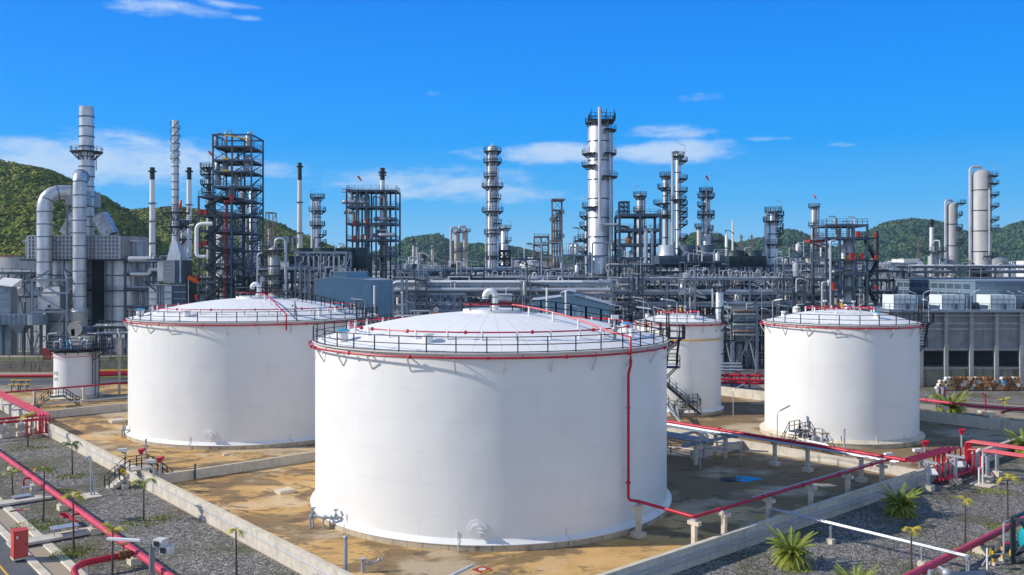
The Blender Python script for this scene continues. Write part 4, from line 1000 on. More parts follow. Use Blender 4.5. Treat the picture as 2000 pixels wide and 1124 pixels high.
# crossover stair on the left wall
def crossover(label, s, v, flip=1, mat='black', conc=True, h=1.65):
    th = thing('crossover_stair', label, 'stair', A(s, v))
    m = MB(); m.obox(A(s,v), 1.6, 2.2, h-.15, h, (UX,UY)); m.build('platform', MAT['steel' if not conc else 'concrete'], th)
    for sg in (-1, 1):
        st = MB()
        for i in range(6):
            z = h-.15-(i+1)*(h-.15)/7
            q = A(s, v+sg*(1.25+i*.3)); st.obox(q, 1.3, .3, (z-.3 if conc and i < 6 else z-.05) if not conc else max(0, z-.5), z, (UX,UY))
        st.build('steps', MAT['concrete' if conc else mat], th)
    r = MB()
    for o in (-.72, .72):
        r.rail([A(s+o,v-3.0,.1),A(s+o,v-1.1,h),A(s+o,v+1.1,h),A(s+o,v+3.0,.1)], 1.05, 1.1, .08)
    r.build('railing', MAT[mat], th)
crossover('concrete crossover stair with black railing over the left wall', 88.5+1.2, 29.2)
crossover('black steel crossover stair on the sand before the right tank', 57.2, 95.5, conc=False, h=1.9)
crossover('black steel stair platform left of the right tank', 79.5, 103, conc=False, h=2.2)
crossover('black steel stair platform nearest the slim tank', 82.5, 99.5, conc=False, h=2.4)
crossover('black steel stair behind the right edge of the front tank', 64.6, 76.5, conc=False, h=1.9)
crossover('black steel crossover stair left of the small lettered tank', 150, 36.5, conc=False, h=1.6)
th = thing('conduit_rack', 'row of thin conduits with yellow tags beside the crossover stair', 'conduits', G(230,950)); p = G(230,950)
for i in range(5):
    q = A(87.0-.35*i+3.2, 27.6); m = MB(); m.obox(q, .28, .6, 0, .4, (UX,UY)); m.build('concrete_foot', MAT['concpale'], th)
    m = MB(); m.tube([(q[0],q[1],.3),(q[0],q[1],2.1)], .05, 6); cdt = m.build('conduit', MAT['steel'], th)
    m = MB(); m.obox((q[0],q[1]-.06), .22, .02, 1.35, 1.85, (1,0)); m.build('yellow_tag', MAT['yellow'], cdt)
# yellow valve group behind the small tank
th = thing('valve_group', 'group of yellow hand-wheel valves beside the small lettered tank', 'valves', (-88,158,0))
for i in range(8):
    x, yy = -90.5+i*.75+(i%2)*.4, 160-(i//4)*6; m = MB(); m.tube([(x,yy,0),(x,yy,1.2)], .1, 7); b_ = m.build('stem', MAT['steel'], th)
    m = MB(); m.lathe((x,yy,1.2), [(0,0),(.5,0),(.5,.1),(0,.12)], 12); m.build('hand_wheel', MAT['yellow'], b_)
for i, x in enumerate((-105,-101.5)):
    m = MB(); m.tube([(x,168.5,0),(x,168.5,1.6)], .35, 10); th = single(m, 'pump_motor', 'grey vertical pump with orange foot on the concrete apron', 'pump', MAT['steel'], (x,168.5,0), 'vertical pumps on the left apron')
    m = MB(); m.tube([(x,168.5,-.01),(x,168.5,.45)], .45, 10); m.build('orange_foot', MAT['orange'], th)
# retaining wall with railing, left mid-distance
p0, p1 = (-150,183,0), (-78,185,0)
m = MB(); m.quad8([(-150,182.6,-.2),(-78,184.6,-.2),(-78,185,-.2),(-150,183,-.2),(-150,182.6,2.4),(-78,184.6,2.4),(-78,185,2.4),(-150,183,2.4)]); th = single(m, 'retaining_wall', 'stained pale retaining wall below the furnace at left', 'wall', MAT['concstain'], p0, smooth=False)
m = MB(); m.rail([(-150,182.8,2.4),(-78,184.8,2.4)], 1.1, 3.0, .09); m.build('railing', MAT['steel'], th)
m = MB(); m.rail([(-128,175,.0),(-104,178,.8),(-78,182,2.4)], 1.1, 2.5, .09); single(m, 'ramp_railing', 'thin grey ramp railing before the stained retaining wall', 'railing', MAT['steel'], (-128,175,0))

# ------------------------------------------------------------------ palms
def frond(mb, b, az, L, rise, droop, w, nl=15):
    pts = []
    for i in range(nl+1):
        t = i/nl; r = L*t*(1-.25*t*droop); z = rise*L*t*1.3-droop*L*t*t*.95
        pts.append((b[0]+cos(az)*r, b[1]+sin(az)*r, b[2]+z))
    sx, sy = -sin(az), cos(az)
    for i in range(1, nl+1):
        t = i/nl; p = pts[i]; ww = w*(sin(pi*min(1,t*.8+.16)))*random.uniform(.75,1.2)
        d = nrm(vsub(p, pts[i-1])); hw = L/nl*.5
        for sg in (-1, 1):
            tip = (p[0]+sx*sg*ww+d[0]*ww*.55, p[1]+sy*sg*ww+d[1]*ww*.55, p[2]-ww*.35*random.uniform(.3,1.3)+d[2]*ww*.4)
            o = len(mb.v); mb.v += [vsub(p, vmul(d,hw)), vadd(p, vmul(d,hw)), tip]; mb.f.append((o,o+1,o+2) if sg > 0 else (o+1,o,o+2))
    mb.tube(pts[::3], .025, 4, cap=False)
def young_palm(label, px, py, pyc, mat, nf=5, seed=1, L=1.5, group=None, dist=None):
    random.seed(seed); p = G(px, py) if dist is None else (XX(px,dist), dist, 0); h = ZZ(pyc, p[1])
    th = thing('palm_tree', label, 'palm', p, group)
    m = MB(); lean = random.uniform(-.1,.1); top = (p[0]+lean, p[1], h)
    m.tube([p, lerp(p,top,.5), top], [.09,.065,.05], 7); m.build('trunk', MAT['trunk'], th)
    c = MB()
    for i in range(nf):
        frond(c, top, -.15+2*pi*i/nf+random.uniform(-.5,.5), L*random.uniform(.75,1.1), random.uniform(.45,.9), random.uniform(.9,1.35), .5)
    c.build('crown', MAT[mat], th, smooth=False)
for a in (('young green palm with thin trunk at the left edge, by the steel tables', 25,973,922,'leaf',6,1,1.35), ('young palm behind the faded red main, above the branch manifold', 84.6,1019,918,'leaf',6,2,1.35), ('yellowing young palm in front of the faded red main', 144,1074,972,'leafyellow',4,3,1.3),
          ('dark green palm near the left wall with grass at its foot', 141.5,927,870,'leafdark',7,4,1.5), ('green palm close to the left wall below the crossover stair', 280.5,1017,945,'leaf',7,5,1.5), ('yellowing palm beside the foreground lamp post', 219,1136,1035,'leafyellow',4,6,1.35),
          ('thin young palm with two drooping yellow fronds before the left wall', 462,1142,1036,'leafyellow',3,7,.95), ('yellow-green palm before the faded red pipe bundle', 54.7,873,812,'leafyellow',6,8,1.6),
          ('thin yellow-topped palm at the bottom right, before the grey pipe pair', 1780,1132,1035,'leafyellow',5,9,1.0), ('slender palm with sparse yellow fronds, right gravel bed', 1885,1068,976,'leafyellow',3,10,1.0), ('slender yellow palm before the pale support block at right', 1968,1022,936,'leafyellow',4,11,1.5),
          ('small green palm right of the right tank, beyond the wall', 1829,800,776,'leaf',6,12,1.7), ('small yellow-green palm before the drum pile at right', 1960,810,782,'leafyellow',5,13,1.7), ('tiny palm on the lawn left of the second tank', 221,706,700,'leaf',6,14,1.3)):
    young_palm(*a)
def date_palm(label, px, py, R, h, seed, n=84, dist=None):
    random.seed(seed); p = G(px, py); th = thing('date_palm', label, 'palm', p)
    m = MB(); m.lathe((p[0],p[1],0), [(.42,-.05),(.34,.3),(.38,.6),(.3,h)], 12); m.build('trunk', MAT['trunk'], th)
    c = MB(); top = (p[0],p[1],h)
    for i in range(n):
        k = i/n; frond(c, top, i*2.399, R*random.uniform(.85,1.12), 1.0-1.05*k+random.uniform(-.12,.12), .45+.55*k, R*.17, 30)
    c.build('crown', MAT['leaf'], th, smooth=False)
    e = MB(); o = []
    for i in range(18):
        g = 2*pi*i/18; r = 1.1+.25*sin(3*g+seed); o.append((p[0]+r*cos(g)*1.15, p[1]+r*sin(g)))
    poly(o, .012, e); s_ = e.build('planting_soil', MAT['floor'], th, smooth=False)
date_palm('large bushy date palm nearest the right wall, bottom right', 1546,1104,1.95,.8,21); date_palm('bushy date palm in the middle of the right gravel bed', 1758,1006,1.95,.75,22)
date_palm('date palm cut by the right frame edge, above the red bundles', 2003,890,2.5,.8,23); date_palm('date palm crown peeking in at the bottom right edge', 1672,1166,1.6,.55,24)
date_palm('bushy date palm behind the wall, right of the right tank', 1857,812,3.0,1.0,25)
# grass tufts
random.seed(5); g_ = MB()
for px, py, r in ((54,876,1.6),(141,930,1.3),(281,1020,1.4),(84,1025,1.9),(110,1030,1.4),(144,1078,1.2),(28,978,1.0),(120,960,1.0),(1350,0,0),(1905,1075,1.2),(1965,1030,1.4),(1940,960,1.2),(1560,1115,.6),(130,1085,1.0),(215,1090,.9),(320,1010,.6)):
    if r == 0: continue
    p = G(px, py)
    for i in range(int(260*r)):
        a, d = random.uniform(0,2*pi), r*sqrt(random.random())
        x, yv = p[0]+d*cos(a)*1.3, p[1]+d*sin(a); h = random.uniform(.05,.17); w = random.uniform(.03,.07); b = random.uniform(0,pi); lx, ly = random.uniform(-.1,.1), random.uniform(-.1,.1)
        o = len(g_.v); g_.v += [(x-w*cos(b),yv-w*sin(b),-.01),(x+w*cos(b),yv+w*sin(b),-.01),(x+lx,yv+ly,h)]; g_.f.append((o,o+1,o+2))
struct(g_, 'grass_tufts', MAT['leaf'], 'stuff')
# loose stones over the near gravel
random.seed(11); g_ = MB()
for i in range(3800):
    if i % 2: s, v = random.uniform(52,96), random.uniform(18.1,28.7)
    else: s, v = random.uniform(19,38.6), random.uniform(50,100)
    p = A(s, v); r = random.uniform(.03,.07); o = len(g_.v); a = random.uniform(0,6)
    g_.v += [(p[0]+r*cos(a+k*2.09)*random.uniform(.7,1.3), p[1]+r*sin(a+k*2.09)*random.uniform(.7,1.3), -.01) for k in range(3)]+[(p[0],p[1],r*random.uniform(.5,1.0))]
    g_.f += [(o,o+1,o+3),(o+1,o+2,o+3),(o+2,o,o+3)]
struct(g_, 'loose_stones', M('loose_stone', (.27,.25,.25), .9, 0, .5, 6), 'stuff')

# ------------------------------------------------------------------ lower right road corner
for i, (px, py, lb) in enumerate(((1958,1095,'yellow and black bollard beside the turquoise tank rack'), (1939,1103,'yellow and black bollard with mirror, second from the turquoise rack'))):
    p = G(px, py); th = thing('bollard', lb, 'bollard', p)
    m = MB(); m.obox(p, .4, .4, 0, .2, (UY,-UX)); m.build('foot', MAT['concpale'], th)
    for k in range(4):
        m = MB(); m.tube([(p[0],p[1],.2+k*.28),(p[0],p[1],.48+k*.28)], .11, 10); m.build('band', MAT['yellow' if k % 2 == 0 else 'dark'], th)
p = G(1928,1112); th = thing('sign_post', 'white post with round yellow sign at the lower right kerb', 'sign', p)
m = MB(); m.tube([p,(p[0],p[1],1.5)], .06, 8); m.build('post', MAT['white'], th); m = MB(); m.tube([(p[0]+.16,p[1]-.08,1.2),(p[0]+.2,p[1]-.11,1.2)], .28, 16); m.build('sign_disc', MAT['yellow'], th)
# turquoise tank container in a dark frame at the frame edge
c0 = A(22.6, 67.0); th = thing('tank_container', 'turquoise tank container in a dark steel frame, cut by the right edge', 'container', c0)
fx = [A(s, v) for s, v in ((24.25,68.9),(24.25,74.9),(21.25,68.9),(21.25,74.9))]
for q in fx:
    m = MB(); m.bar((q[0],q[1],0),(q[0],q[1],3.3),.28); m.build('corner_post', MAT['dark'], th)
m = MB()
for a, b in ((0,1),(0,2),(1,3),(2,3)):
    for z in (.45, 3.2): m.bar((fx[a][0],fx[a][1],z),(fx[b][0],fx[b][1],z),.2)
for a, b in ((0,2),(0,1)):
    m.bar((fx[a][0],fx[a][1],.5), (lerp(fx[a],fx[b],.4)[0], lerp(fx[a],fx[b],.4)[1], 2.0), .12); m.bar((fx[a][0],fx[a][1],3.4), (lerp(fx[a],fx[b],.4)[0], lerp(fx[a],fx[b],.4)[1], 2.2), .12)
m.build('frame', MAT['dark'], th)
m = MB(); m.hcyl(A(22.75,69.1,1.85), A(22.75,74.7,1.85), 1.25, 28, .35); ve = m.build('vessel', M('turquoise_paint', (.01,.30,.36), .4, 0, .1), th)
m = MB(); e = A(22.75,68.75,1.85); m.lathe((0,0,0), [(0,0)], 3) if False else None
for dz_, dx_ in ((.35,-.3),(-.1,-.2)):
    m2 = MB(); m2.obox((e[0]+UX*dx_,e[1]+UY*dx_), .9 if dz_ < 0 else .3, .04, 2.0+dz_, 2.22+dz_, (UX,UY)); m2.build('marking', MAT['white'], ve)
m = MB(); m.box(0,0,0,0,0,0) if False else None
for i in range(3):
    m = MB(); m.obox(A(24.35,69.3+i*2.2), .12, 1.2, .5, .9, (UX,UY)); m.build('hazard_board', MAT['yellow'], th)
m = MB(); m.tube([A(24.6,68.2,.0),A(24.6,68.2,2.9),A(24.6,72,2.9)], .07, 8, bend=.2); m.tube([A(25.4,66.4,.0),A(25.2,67.2,.7),A(24.6,68.2,.7)], .06, 8, bend=.2); m.build('handrail', MAT['galv'], th)
th = thing('pump_skid', 'grey metal valve trough beside the lower right kerb', 'equipment', A(25,60.5)); 
m = MB(); m.obox(A(24.2,62.2), 1.1, 3.6, .0, .12, (UX,UY)); m.build('trough', MAT['concrete'], th)
m = MB(); m.hcyl(A(25.6,61.5,.35),A(23.9,63.0,.55),.28,12); m.build('canister', MAT['steel'], th)
m = MB(); m.tube([A(25.3,60.3,.0),A(25.3,60.3,1.0),A(25.9,60.6,1.1)], .1, 8, bend=.2); m.ball(A(25.3,60.3,.9), .3, 10); m.tube([A(26.0,59.5,0),A(26.0,59.5,1.1)], .16, 10); m.build('valve', MAT['galv'], th)
pipe_run('short red pipe stub beside the bollards', [G(1955,1064,.8),G(1975,1060,1.0)], .09, 'red', 0)
# ================================================================== the refinery behind the tanks
def column(label, px, Y, wpx, ytop, mat='silver', plats=(), bands=7, pipes=(), z0=0.0, ladder=None, head=True, lamps=(), ytopw=None, group=None, name='process_column', pmat='dark', flag=None):
    x = XX(px, Y); r = wpx/2/F*Y; z1 = ZZ(ytop, Y); r1 = (ytopw or wpx)/2/F*Y
    th = thing(name, label, 'column' if name == 'process_column' else 'stack', (x,Y,z0), group)
    m = MB(); prof = [(r*1.12,z0),(r*1.05,z0+1.2),(r,z0+1.4)]; rings = []
    H = z1-z0
    for i in range(1, bands):
        z = z0+H*i/bands; rr = r+(r1-r)*i/bands; rings.append((rr,z))
    if head: prof += [(r1,z1-r1*.55),(r1*.86,z1-r1*.25),(r1*.5,z1-.03),(.25,z1),(.25,z1+.5),(0,z1+.55)]
    else: prof += [(r1,z1),(r1*.85,z1),(r1*.85,z1-.6),(0,z1-.6)]
    m.lathe((x,Y,0), prof, 28); m.build('shell', MAT[mat], th)
    for rr, z in rings: m = MB(); m.lathe((x,Y,0), [(rr,z-.14),(rr+.12,z-.13),(rr+.12,z+.13),(rr,z+.14)], 28); m.build('stiffener_ring', MAT['dark' if mat != 'silver' else 'steel'], th)
    for pl in plats:
        yp, a0, a1 = pl[:3]; ext = pl[3] if len(pl) > 3 else 1.25
        z = ZZ(yp, Y); t = (z-z0)/H; rr = r+(r1-r)*min(1,max(0,t))
        n = max(4, int(abs(a1-a0)/18))
        m = MB(); m.lathe((x,Y,0), [(rr+.02,z-.14),(rr+ext,z-.14),(rr+ext,z+.06),(rr+.02,z+.06)], n, a0, a1)
        for i in range(0, n+1, 2):
            g = radians(a0+(a1-a0)*i/n); m.bar((x+(rr+ext*.9)*cos(g),Y+(rr+ext*.9)*sin(g),z-.14),(x+rr*cos(g),Y+rr*sin(g),z-1.15),.16)
        p_ = m.build('platform', MAT[pmat], th)
        q = MB(); q.ringrail((x,Y,0), rr+ext-.05, z+.05, 1.15, n, a0, a1, .1, seg=1)
        q.build('railing', MAT[pmat], p_)
    for a, y0, y1, d in pipes:
        g = radians(a); rr = r+d/2+.35; zb, zt = ZZ(y0,Y), ZZ(y1,Y); zb = max(zb, .2)
        m = MB(); P = [(x+rr*cos(g),Y+rr*sin(g),zb),(x+rr*cos(g),Y+rr*sin(g),zt)]
        if zt > z1-.5: P += [(x,Y,zt),(x,Y,z1)]
        m.tube(P, d/2, 8, bend=d*1.6); m.build('pipe', MAT['pipe'], th)
    if ladder is not None:
        g = radians(ladder); m = MB(); rr = r+.45
        for o in (-.28,.28):
            m.bar((x+rr*cos(g)-o*sin(g),Y+rr*sin(g)+o*cos(g),max(z0,8)),(x+rr*cos(g)-o*sin(g),Y+rr*sin(g)+o*cos(g),z1-1),.09)
        for i in range(int((z1-9)/1.1)): m.bar((x+rr*cos(g)+.28*sin(g),Y+rr*sin(g)-.28*cos(g),8+i*1.1),(x+rr*cos(g)-.28*sin(g),Y+rr*sin(g)+.28*cos(g),8+i*1.1),.06)
        m.build('ladder', MAT['dark'], th)
    for yl, sgn in lamps:
        z = ZZ(yl, Y); m = MB(); m.tube([(x+sgn*(r+1.1),Y-.3,z),(x+sgn*(r+1.1),Y-.3,z+2.4),(x+sgn*(r-.6),Y-.3,z+2.9)], .07, 5, bend=.5); m.build('lamp', MAT['galv'], th)
    if flag: windsock(th, flag, (x, Y, z1))
    return th, x, r, z1
def windsock(host, label, p, px=None, py=None, s=.62, ph=4.0, d=(.7,.2,-1)):
    th = thing('windsock', label, 'windsock', p)
    m = MB(); m.tube([p,(p[0],p[1],p[2]+ph)], .07*s, 6); m.build('pole', MAT['galv'], th)
    t = nrm(d); q = (p[0],p[1],p[2]+ph); P = [vadd(q, vmul(t, k*.7*s)) for k in range(5)]
    m = MB(); m.tube(P, [.48*s,.47*s,.42*s,.34*s,.2*s], 10); m.build('sock', MAT['orange'], th)
def stack(label, px, Y, w0, w1, ytop, blackpx=34, mat='stack', rings=(), group=None, ybase=None):
    x = XX(px, Y); r0, r1 = w0/2/F*Y, w1/2/F*Y; zt = ZZ(ytop, Y); zk = ZZ(ytop+blackpx, Y)
    th = thing('chimney', label, 'chimney', (x,Y,0), group)
    rk = r0+(r1-r0)*zk/zt
    m = MB(); m.lathe((x,Y,0), [(r0,0),(rk,zk)], 20); m.build('shaft', MAT[mat], th)
    m = MB(); m.lathe((x,Y,0), [(rk+.01,zk),(r1,zt-1.6),(r1+.55,zt-1.5),(r1+.55,zt-1.1),(r1*1.05,zt-1.0),(r1*1.05,zt),(r1*.75,zt),(r1*.75,zt-.6),(0,zt-.6)], 20); m.build('black_tip', MAT['black'], th)
    for yr in rings:
        z = ZZ(yr, Y); rr = r0+(r1-r0)*z/zt; m = MB(); m.lathe((x,Y,0), [(rr,z-.2),(rr+.5,z-.15),(rr+.5,z+.15),(rr,z+.2)], 20); m.build('ring_platform', MAT['steel'], th)
    return th
def frame(label, x0, x1, Y, dep, levels, nx=2, ny=1, mat='steel', w=.4, ztop_extra=0, rails=True, braces=True, floor=True, name='steel_structure', zbase=0, skip_front=()):
    X0, X1 = XX(x0,Y), XX(x1,Y); zl = [ZZ(l,Y) for l in levels]; zt = max(zl)+ztop_extra
    th = thing(name, label, 'structure', ((X0+X1)/2,Y,zbase))
    xs = [X0+(X1-X0)*i/nx for i in range(nx+1)]; ys = [Y+dep*j/ny for j in range(ny+1)]
    for xx in xs:
        for yy in ys:
            m = MB(); m.bar((xx,yy,zbase),(xx,yy,zt), w, w); m.build('post', MAT[mat], th)
    for z in zl:
        m = MB()
        for yy in ys: m.bar((X0-.2,yy,z),(X1+.2,yy,z), w*.8, w*1.25)
        for xx in xs: m.bar((xx,Y,z-.01),(xx,Y+dep,z-.01), w*.75, w*1.1)
        fl = m.build('floor_beams', MAT[mat], th)
        if floor and z < max(zl)+.01 and floor is not None:
            g = MB(); g.box(X0+.1, X1-.1, Y+.1, Y+dep-.1, z+w*.5, z+w*.5+.07); 
            g.build('grating', MAT['dark'], fl)
        if rails:
            q = MB(); zz_ = z+w*.6; q.rail([(X0,Y,zz_),(X1,Y,zz_),(X1,Y+dep,zz_),(X0,Y+dep,zz_),(X0,Y,zz_)], 1.15, 2.4, .085); q.build('railing', MAT[mat], fl)
    if braces:
        zs = sorted([zbase]+zl)
        for i in range(len(zs)-1):
            m = MB()
            for k in range(nx):
                if (i+k) % 2 == 0: m.bar((xs[k],Y-.02,zs[i]),(xs[k+1],Y-.02,zs[i+1]), w*.45)
                else: m.bar((xs[k+1],Y-.02,zs[i]),(xs[k],Y-.02,zs[i+1]), w*.45)
                m.bar((xs[k],Y+dep,zs[i]),(xs[k+1],Y+dep,zs[i+1]), w*.4)
            for xx in (X0,X1): m.bar((xx,Y,zs[i]),(xx,Y+dep,zs[i+1]), w*.4)
            m.build('brace', MAT[mat], th)
    return th, X0, X1, zl
def zigstairs(th, X0, X1, Y, z0, z1, dz, mat='dark'):
    m = MB(); z = z0; k = 0
    while z < z1-.5:
        a, b = (X0,X1) if k % 2 == 0 else (X1,X0)
        zz_ = min(z+dz, z1)
        for o in (0,.9): m.bar((a,Y+o,z),(b,Y+o,zz_), .14, .55); m.bar((a,Y+o,z+1.2),(b,Y+o,zz_+1.2), .09)
        m.bar((a,Y+.45,z),(b,Y+.45,zz_), .9, .1)
        z = zz_; k += 1
    m.build('stairs', MAT[mat], th)
def hdrum(label, px, py, Y, L, r, mat='pipe', group=None, leg=None, dom=True):
    x, z = XX(px,Y), ZZ(py,Y); th = thing('horizontal_drum', label, 'drum', (x,Y,0), group)
    m = MB(); m.hcyl((x-L/2,Y,z),(x+L/2,Y,z), r, 16, r*.5); m.build('shell', MAT[mat], th)
    for o in (-.3,.3):
        m = MB(); m.box(x+L*o-.25, x+L*o+.25, Y-r*.8, Y+r*.8, 0 if leg is None else leg, z-r*.7); m.build('saddle', MAT['steel'], th)
    m = MB(); m.tube([(x+L*.1,Y,z+r),(x+L*.1,Y,z+r+1.2),(x+L*.4,Y,z+r+1.2)], .16, 6, bend=.4); m.build('nozzle', MAT['pipe'], th)
    return th
def finfan(label, x0, x1, ytop, ymid, ybot, Y, dep, nf, mat='darkgreen', hood=False, cone=0):
    X0, X1 = XX(x0,Y), XX(x1,Y); zt, zm, zb = ZZ(ytop,Y), ZZ(ymid,Y), ZZ(ybot,Y)
    th = thing('air_cooler', label, 'cooler', ((X0+X1)/2,Y,0))
    m = MB(); m.box(X0,X1,Y,Y+dep,zb,zm)
    k = int((X1-X0)/2.2)
    for i in range(k+1):
        x = X0+(X1-X0)*i/k; m.box(x-.12,x+.12,Y-.18,Y,zb,zm)
    m.box(X0-.1,X1+.1,Y-.3,Y+.02,zb-.25,zb+.1)
    m.build('tube_bundle', MAT[mat], th)
    for i in range(nf):
        cx_ = X0+(X1-X0)*(i+.5)/nf; rr = (X1-X0)/nf*.44
        m = MB(); m.lathe((cx_,Y+min(dep/2,rr+1),0), [(rr*1.12,zm),(rr,zm+(zt-zm)*.35),(rr,zt),(rr*.96,zt),(rr*.96,zm+.2)], 28)
        m.build('fan_ring', MAT[mat if i >= cone else 'silver'], th)
    m = MB(); n = max(2,int((X1-X0)/7))
    for i in range(n+1):
        for yy in (Y+.5,Y+dep-.5): 
            q = MB(); x = X0+.4+(X1-X0-.8)*i/n; q.bar((x,yy,0),(x,yy,zb), .4); q.build('leg', MAT['steel'], th)
    m.rail([(X0,Y-.9,zb),(X1,Y-.9,zb)], 1.1, 2.2, .08); m.box(X0,X1,Y-1,Y-.25,zb-.2,zb-.05); m.build('walkway', MAT['dark'], th)
    return th
PMATS = ['pipe','pipe','silver','silver','galv','silverdark','white','steel2']
def rack(label, x0, x1, Y, dep, levels, bay, mat='steel', npipe=5, risers=24, seed=1, brace=3, w=.38, top_rail=True, big=None):
    rd = random.Random(seed); X0, X1 = XX(x0,Y), XX(x1,Y); zl = sorted(ZZ(l,Y) for l in levels); zt = zl[-1]
    th = thing('pipe_rack', label, 'pipe rack', (X0,Y,0)); n = max(1, round((X1-X0)/bay))
    xs = [X0+(X1-X0)*i/n for i in range(n+1)]
    for i, x in enumerate(xs):
        for yy in (Y, Y+dep):
            m = MB(); m.bar((x,yy,0),(x,yy,zt+.3), w, w); m.build('post', MAT[mat], th)
    for z in zl:
        m = MB()
        for yy in (Y,Y+dep): m.bar((X0-.5,yy-.01,z),(X1+.5,yy-.01,z), w*.8, w*1.3)
        for x in xs: m.bar((x,Y,z-.02),(x,Y+dep,z-.02), w*.75, w)
        m.build('beam', MAT[mat], th)
    for i in range(n):
        if i % brace == 1:
            m = MB(); 
            for a, b in zip([0]+zl[:-1], zl): m.bar((xs[i],Y-.02,a),((xs[i]+xs[i+1])/2,Y-.02,b), w*.5); m.bar((xs[i+1],Y-.02,a),((xs[i]+xs[i+1])/2,Y-.02,b), w*.5)
            m.build('brace', MAT[mat], th)
    cnt = 0
    for z in zl:
        for k in range(npipe):
            r = rd.choice([.09,.12,.15,.2,.3]); a = X0+rd.uniform(-1,.35)*0+(X1-X0)*rd.uniform(0,.25)*(k % 2); b = X1-(X1-X0)*rd.uniform(0,.3)*((k+1) % 2)
            yy = Y+.4+(dep-.8)*k/max(1,npipe-1); m = MB(); zc = z+w*.65+r
            P = [(a,yy,zc),(b,yy,zc)]
            if rd.random() < .5: P = [(a,yy,zc-rd.uniform(1.5,4)),(a,yy,zc)]+P[1:]
            if rd.random() < .5: P = P+[(b,yy,zc+rd.choice([-3,-2,2]))]
            m.tube(P, r, 8, bend=r*3); m.build('pipe', MAT[rd.choice(PMATS)], th); cnt += 1
    for i in range(n):
        if rd.random() < .55:
            z = rd.choice(zl); g = MB(); g.box(xs[i]+.05,xs[i+1]-.05,Y+.1,Y+dep*rd.uniform(.5,.95),z+.26,z+.31); g.build('deck_grating', MAT['dark'], th)
        if rd.random() < .6:
            a, b = zl[rd.randrange(len(zl))], rd.uniform(.3,1.1); x = rd.uniform(xs[i],xs[i+1]); g = MB(); g.hcyl((x-1,Y+dep*.4,a+.4+b),(x+rd.uniform(.6,2.4),Y+dep*.4,a+.4+b), b*.55, 10, .2); g.build('small_drum', MAT[rd.choice(PMATS+['rust','dark','dark'])], th)
    for k in range(min(98, risers*2)):
        x = rd.uniform(X0,X1); yy = Y+rd.uniform(-.7,dep+.5); r = rd.choice([.05,.07,.07,.1,.1,.14,.2]); z0_ = rd.choice([0]+zl[:-1]); z1_ = min(zt+rd.uniform(0,1.8), z0_+rd.uniform(3,9))
        d = rd.choice([-1,1])*rd.uniform(1,5)
        m = MB(); P = [(x,yy,z0_),(x,yy,z1_)]
        if rd.random() < .6: P += [(x+d,yy,z1_)]
        if rd.random() < .5: P += [(P[-1][0]+(.01 if len(P) > 2 else .8),yy,z1_),(P[-1][0]+(.02 if len(P) > 2 else .8),yy,z1_-rd.uniform(1,3))]
        m.tube(P, r, 6, bend=r*2.2); m.build('riser', MAT[rd.choice(PMATS+['steel','dark'])], th)
    if top_rail:
        m = MB(); m.rail([(X0,Y-.4,zt+.2),(X1,Y-.4,zt+.2)], 1.1, 2.4, .08); m.build('railing', MAT['dark'], th)
    return th

# ---- furnace with ducts and tall stack, left
YF = 228.0
th = thing('furnace', 'big silver furnace with bent ducts and tall stack at left', 'furnace', (XX(150,YF),YF,0))
def fx(px): return XX(px, YF)
def fz(py): return ZZ(py, YF)
for px, r in ((106,46),(227,39)):
    rr = r/F*YF; m = MB(); prof = [(rr,0)]
    for k in range(1,6):
        z = fz(508)*k/6; prof += [(rr,z-.1),(rr+.18,z-.08),(rr+.18,z+.08),(rr,z+.1)]
    prof += [(rr,fz(506)),(0,fz(506))]
    m.lathe((fx(px),YF+rr+1,0), prof, 30); m.build('radiant_cell', MAT['silver'], th)
    for k in range(1,6): z = fz(508)*k/6; q = MB(); q.lathe((fx(px),YF+rr+1,0), [(rr,z-.14),(rr+.2,z-.13),(rr+.2,z+.13),(rr,z+.14)], 30); q.build('stiffener_ring', MAT['steel'], th)
    m = MB(); z = fz(567); m.lathe((fx(px),YF+rr+1,0), [(rr+.1,z-.2),(rr+1.4,z-.2),(rr+1.4,z),(rr+.1,z)], 20); m.ringrail((fx(px),YF+rr+1,0), rr+1.35, z, 1.1, 20, 0, 360, .09, seg=1); m.build('walkway', MAT['dark'], th)
    for k in range(10):
        g = 2*pi*k/10; q = MB(); q.bar((fx(px)+(rr+.12)*cos(g),YF+rr+1+(rr+.12)*sin(g),0),(fx(px)+(rr+.12)*cos(g),YF+rr+1+(rr+.12)*sin(g),fz(506)),.3); q.build('buckstay', MAT['steel2'], th)
m = MB(); m.box(fx(60),fx(238),YF-1,YF+9,fz(506),fz(461)); m.quad8([(fx(238),YF-1,fz(506)),(fx(262),YF+3,fz(506)),(fx(262),YF+9,fz(506)),(fx(238),YF+9,fz(506)),(fx(238),YF-1,fz(461)),(fx(262),YF+3,fz(461)),(fx(262),YF+9,fz(461)),(fx(238),YF+9,fz(461))])
q = MB(); q.box(fx(138),fx(190),YF+7,YF+8,0,fz(507)); q.build('gap_shade_sheet', MAT['black'], th, smooth=False)  # black sheet painting in the shade of the gap between the cells
cb = m.build('convection_box', MAT['silverdark'], th, smooth=False)
m = MB()
for i in range(25):
    x = fx(60)+(fx(238)-fx(60))*i/24; m.box(x-.14 if i % 6 else x-.3, x+.14 if i % 6 else x+.3, YF-1.45, YF-1.0, fz(506), fz(461))
for i in range(7):
    z = fz(506)+(fz(461)-fz(506))*i/6; m.box(fx(60),fx(238),YF-1.4,YF-1.0,z-.15,z+.15)
m.build('ribs', MAT['galv'], cb, smooth=False)
m = MB(); m.box(fx(50),fx(262),YF-1.8,YF+9,fz(509),fz(506)); m.build('deck', MAT['dark'], th)
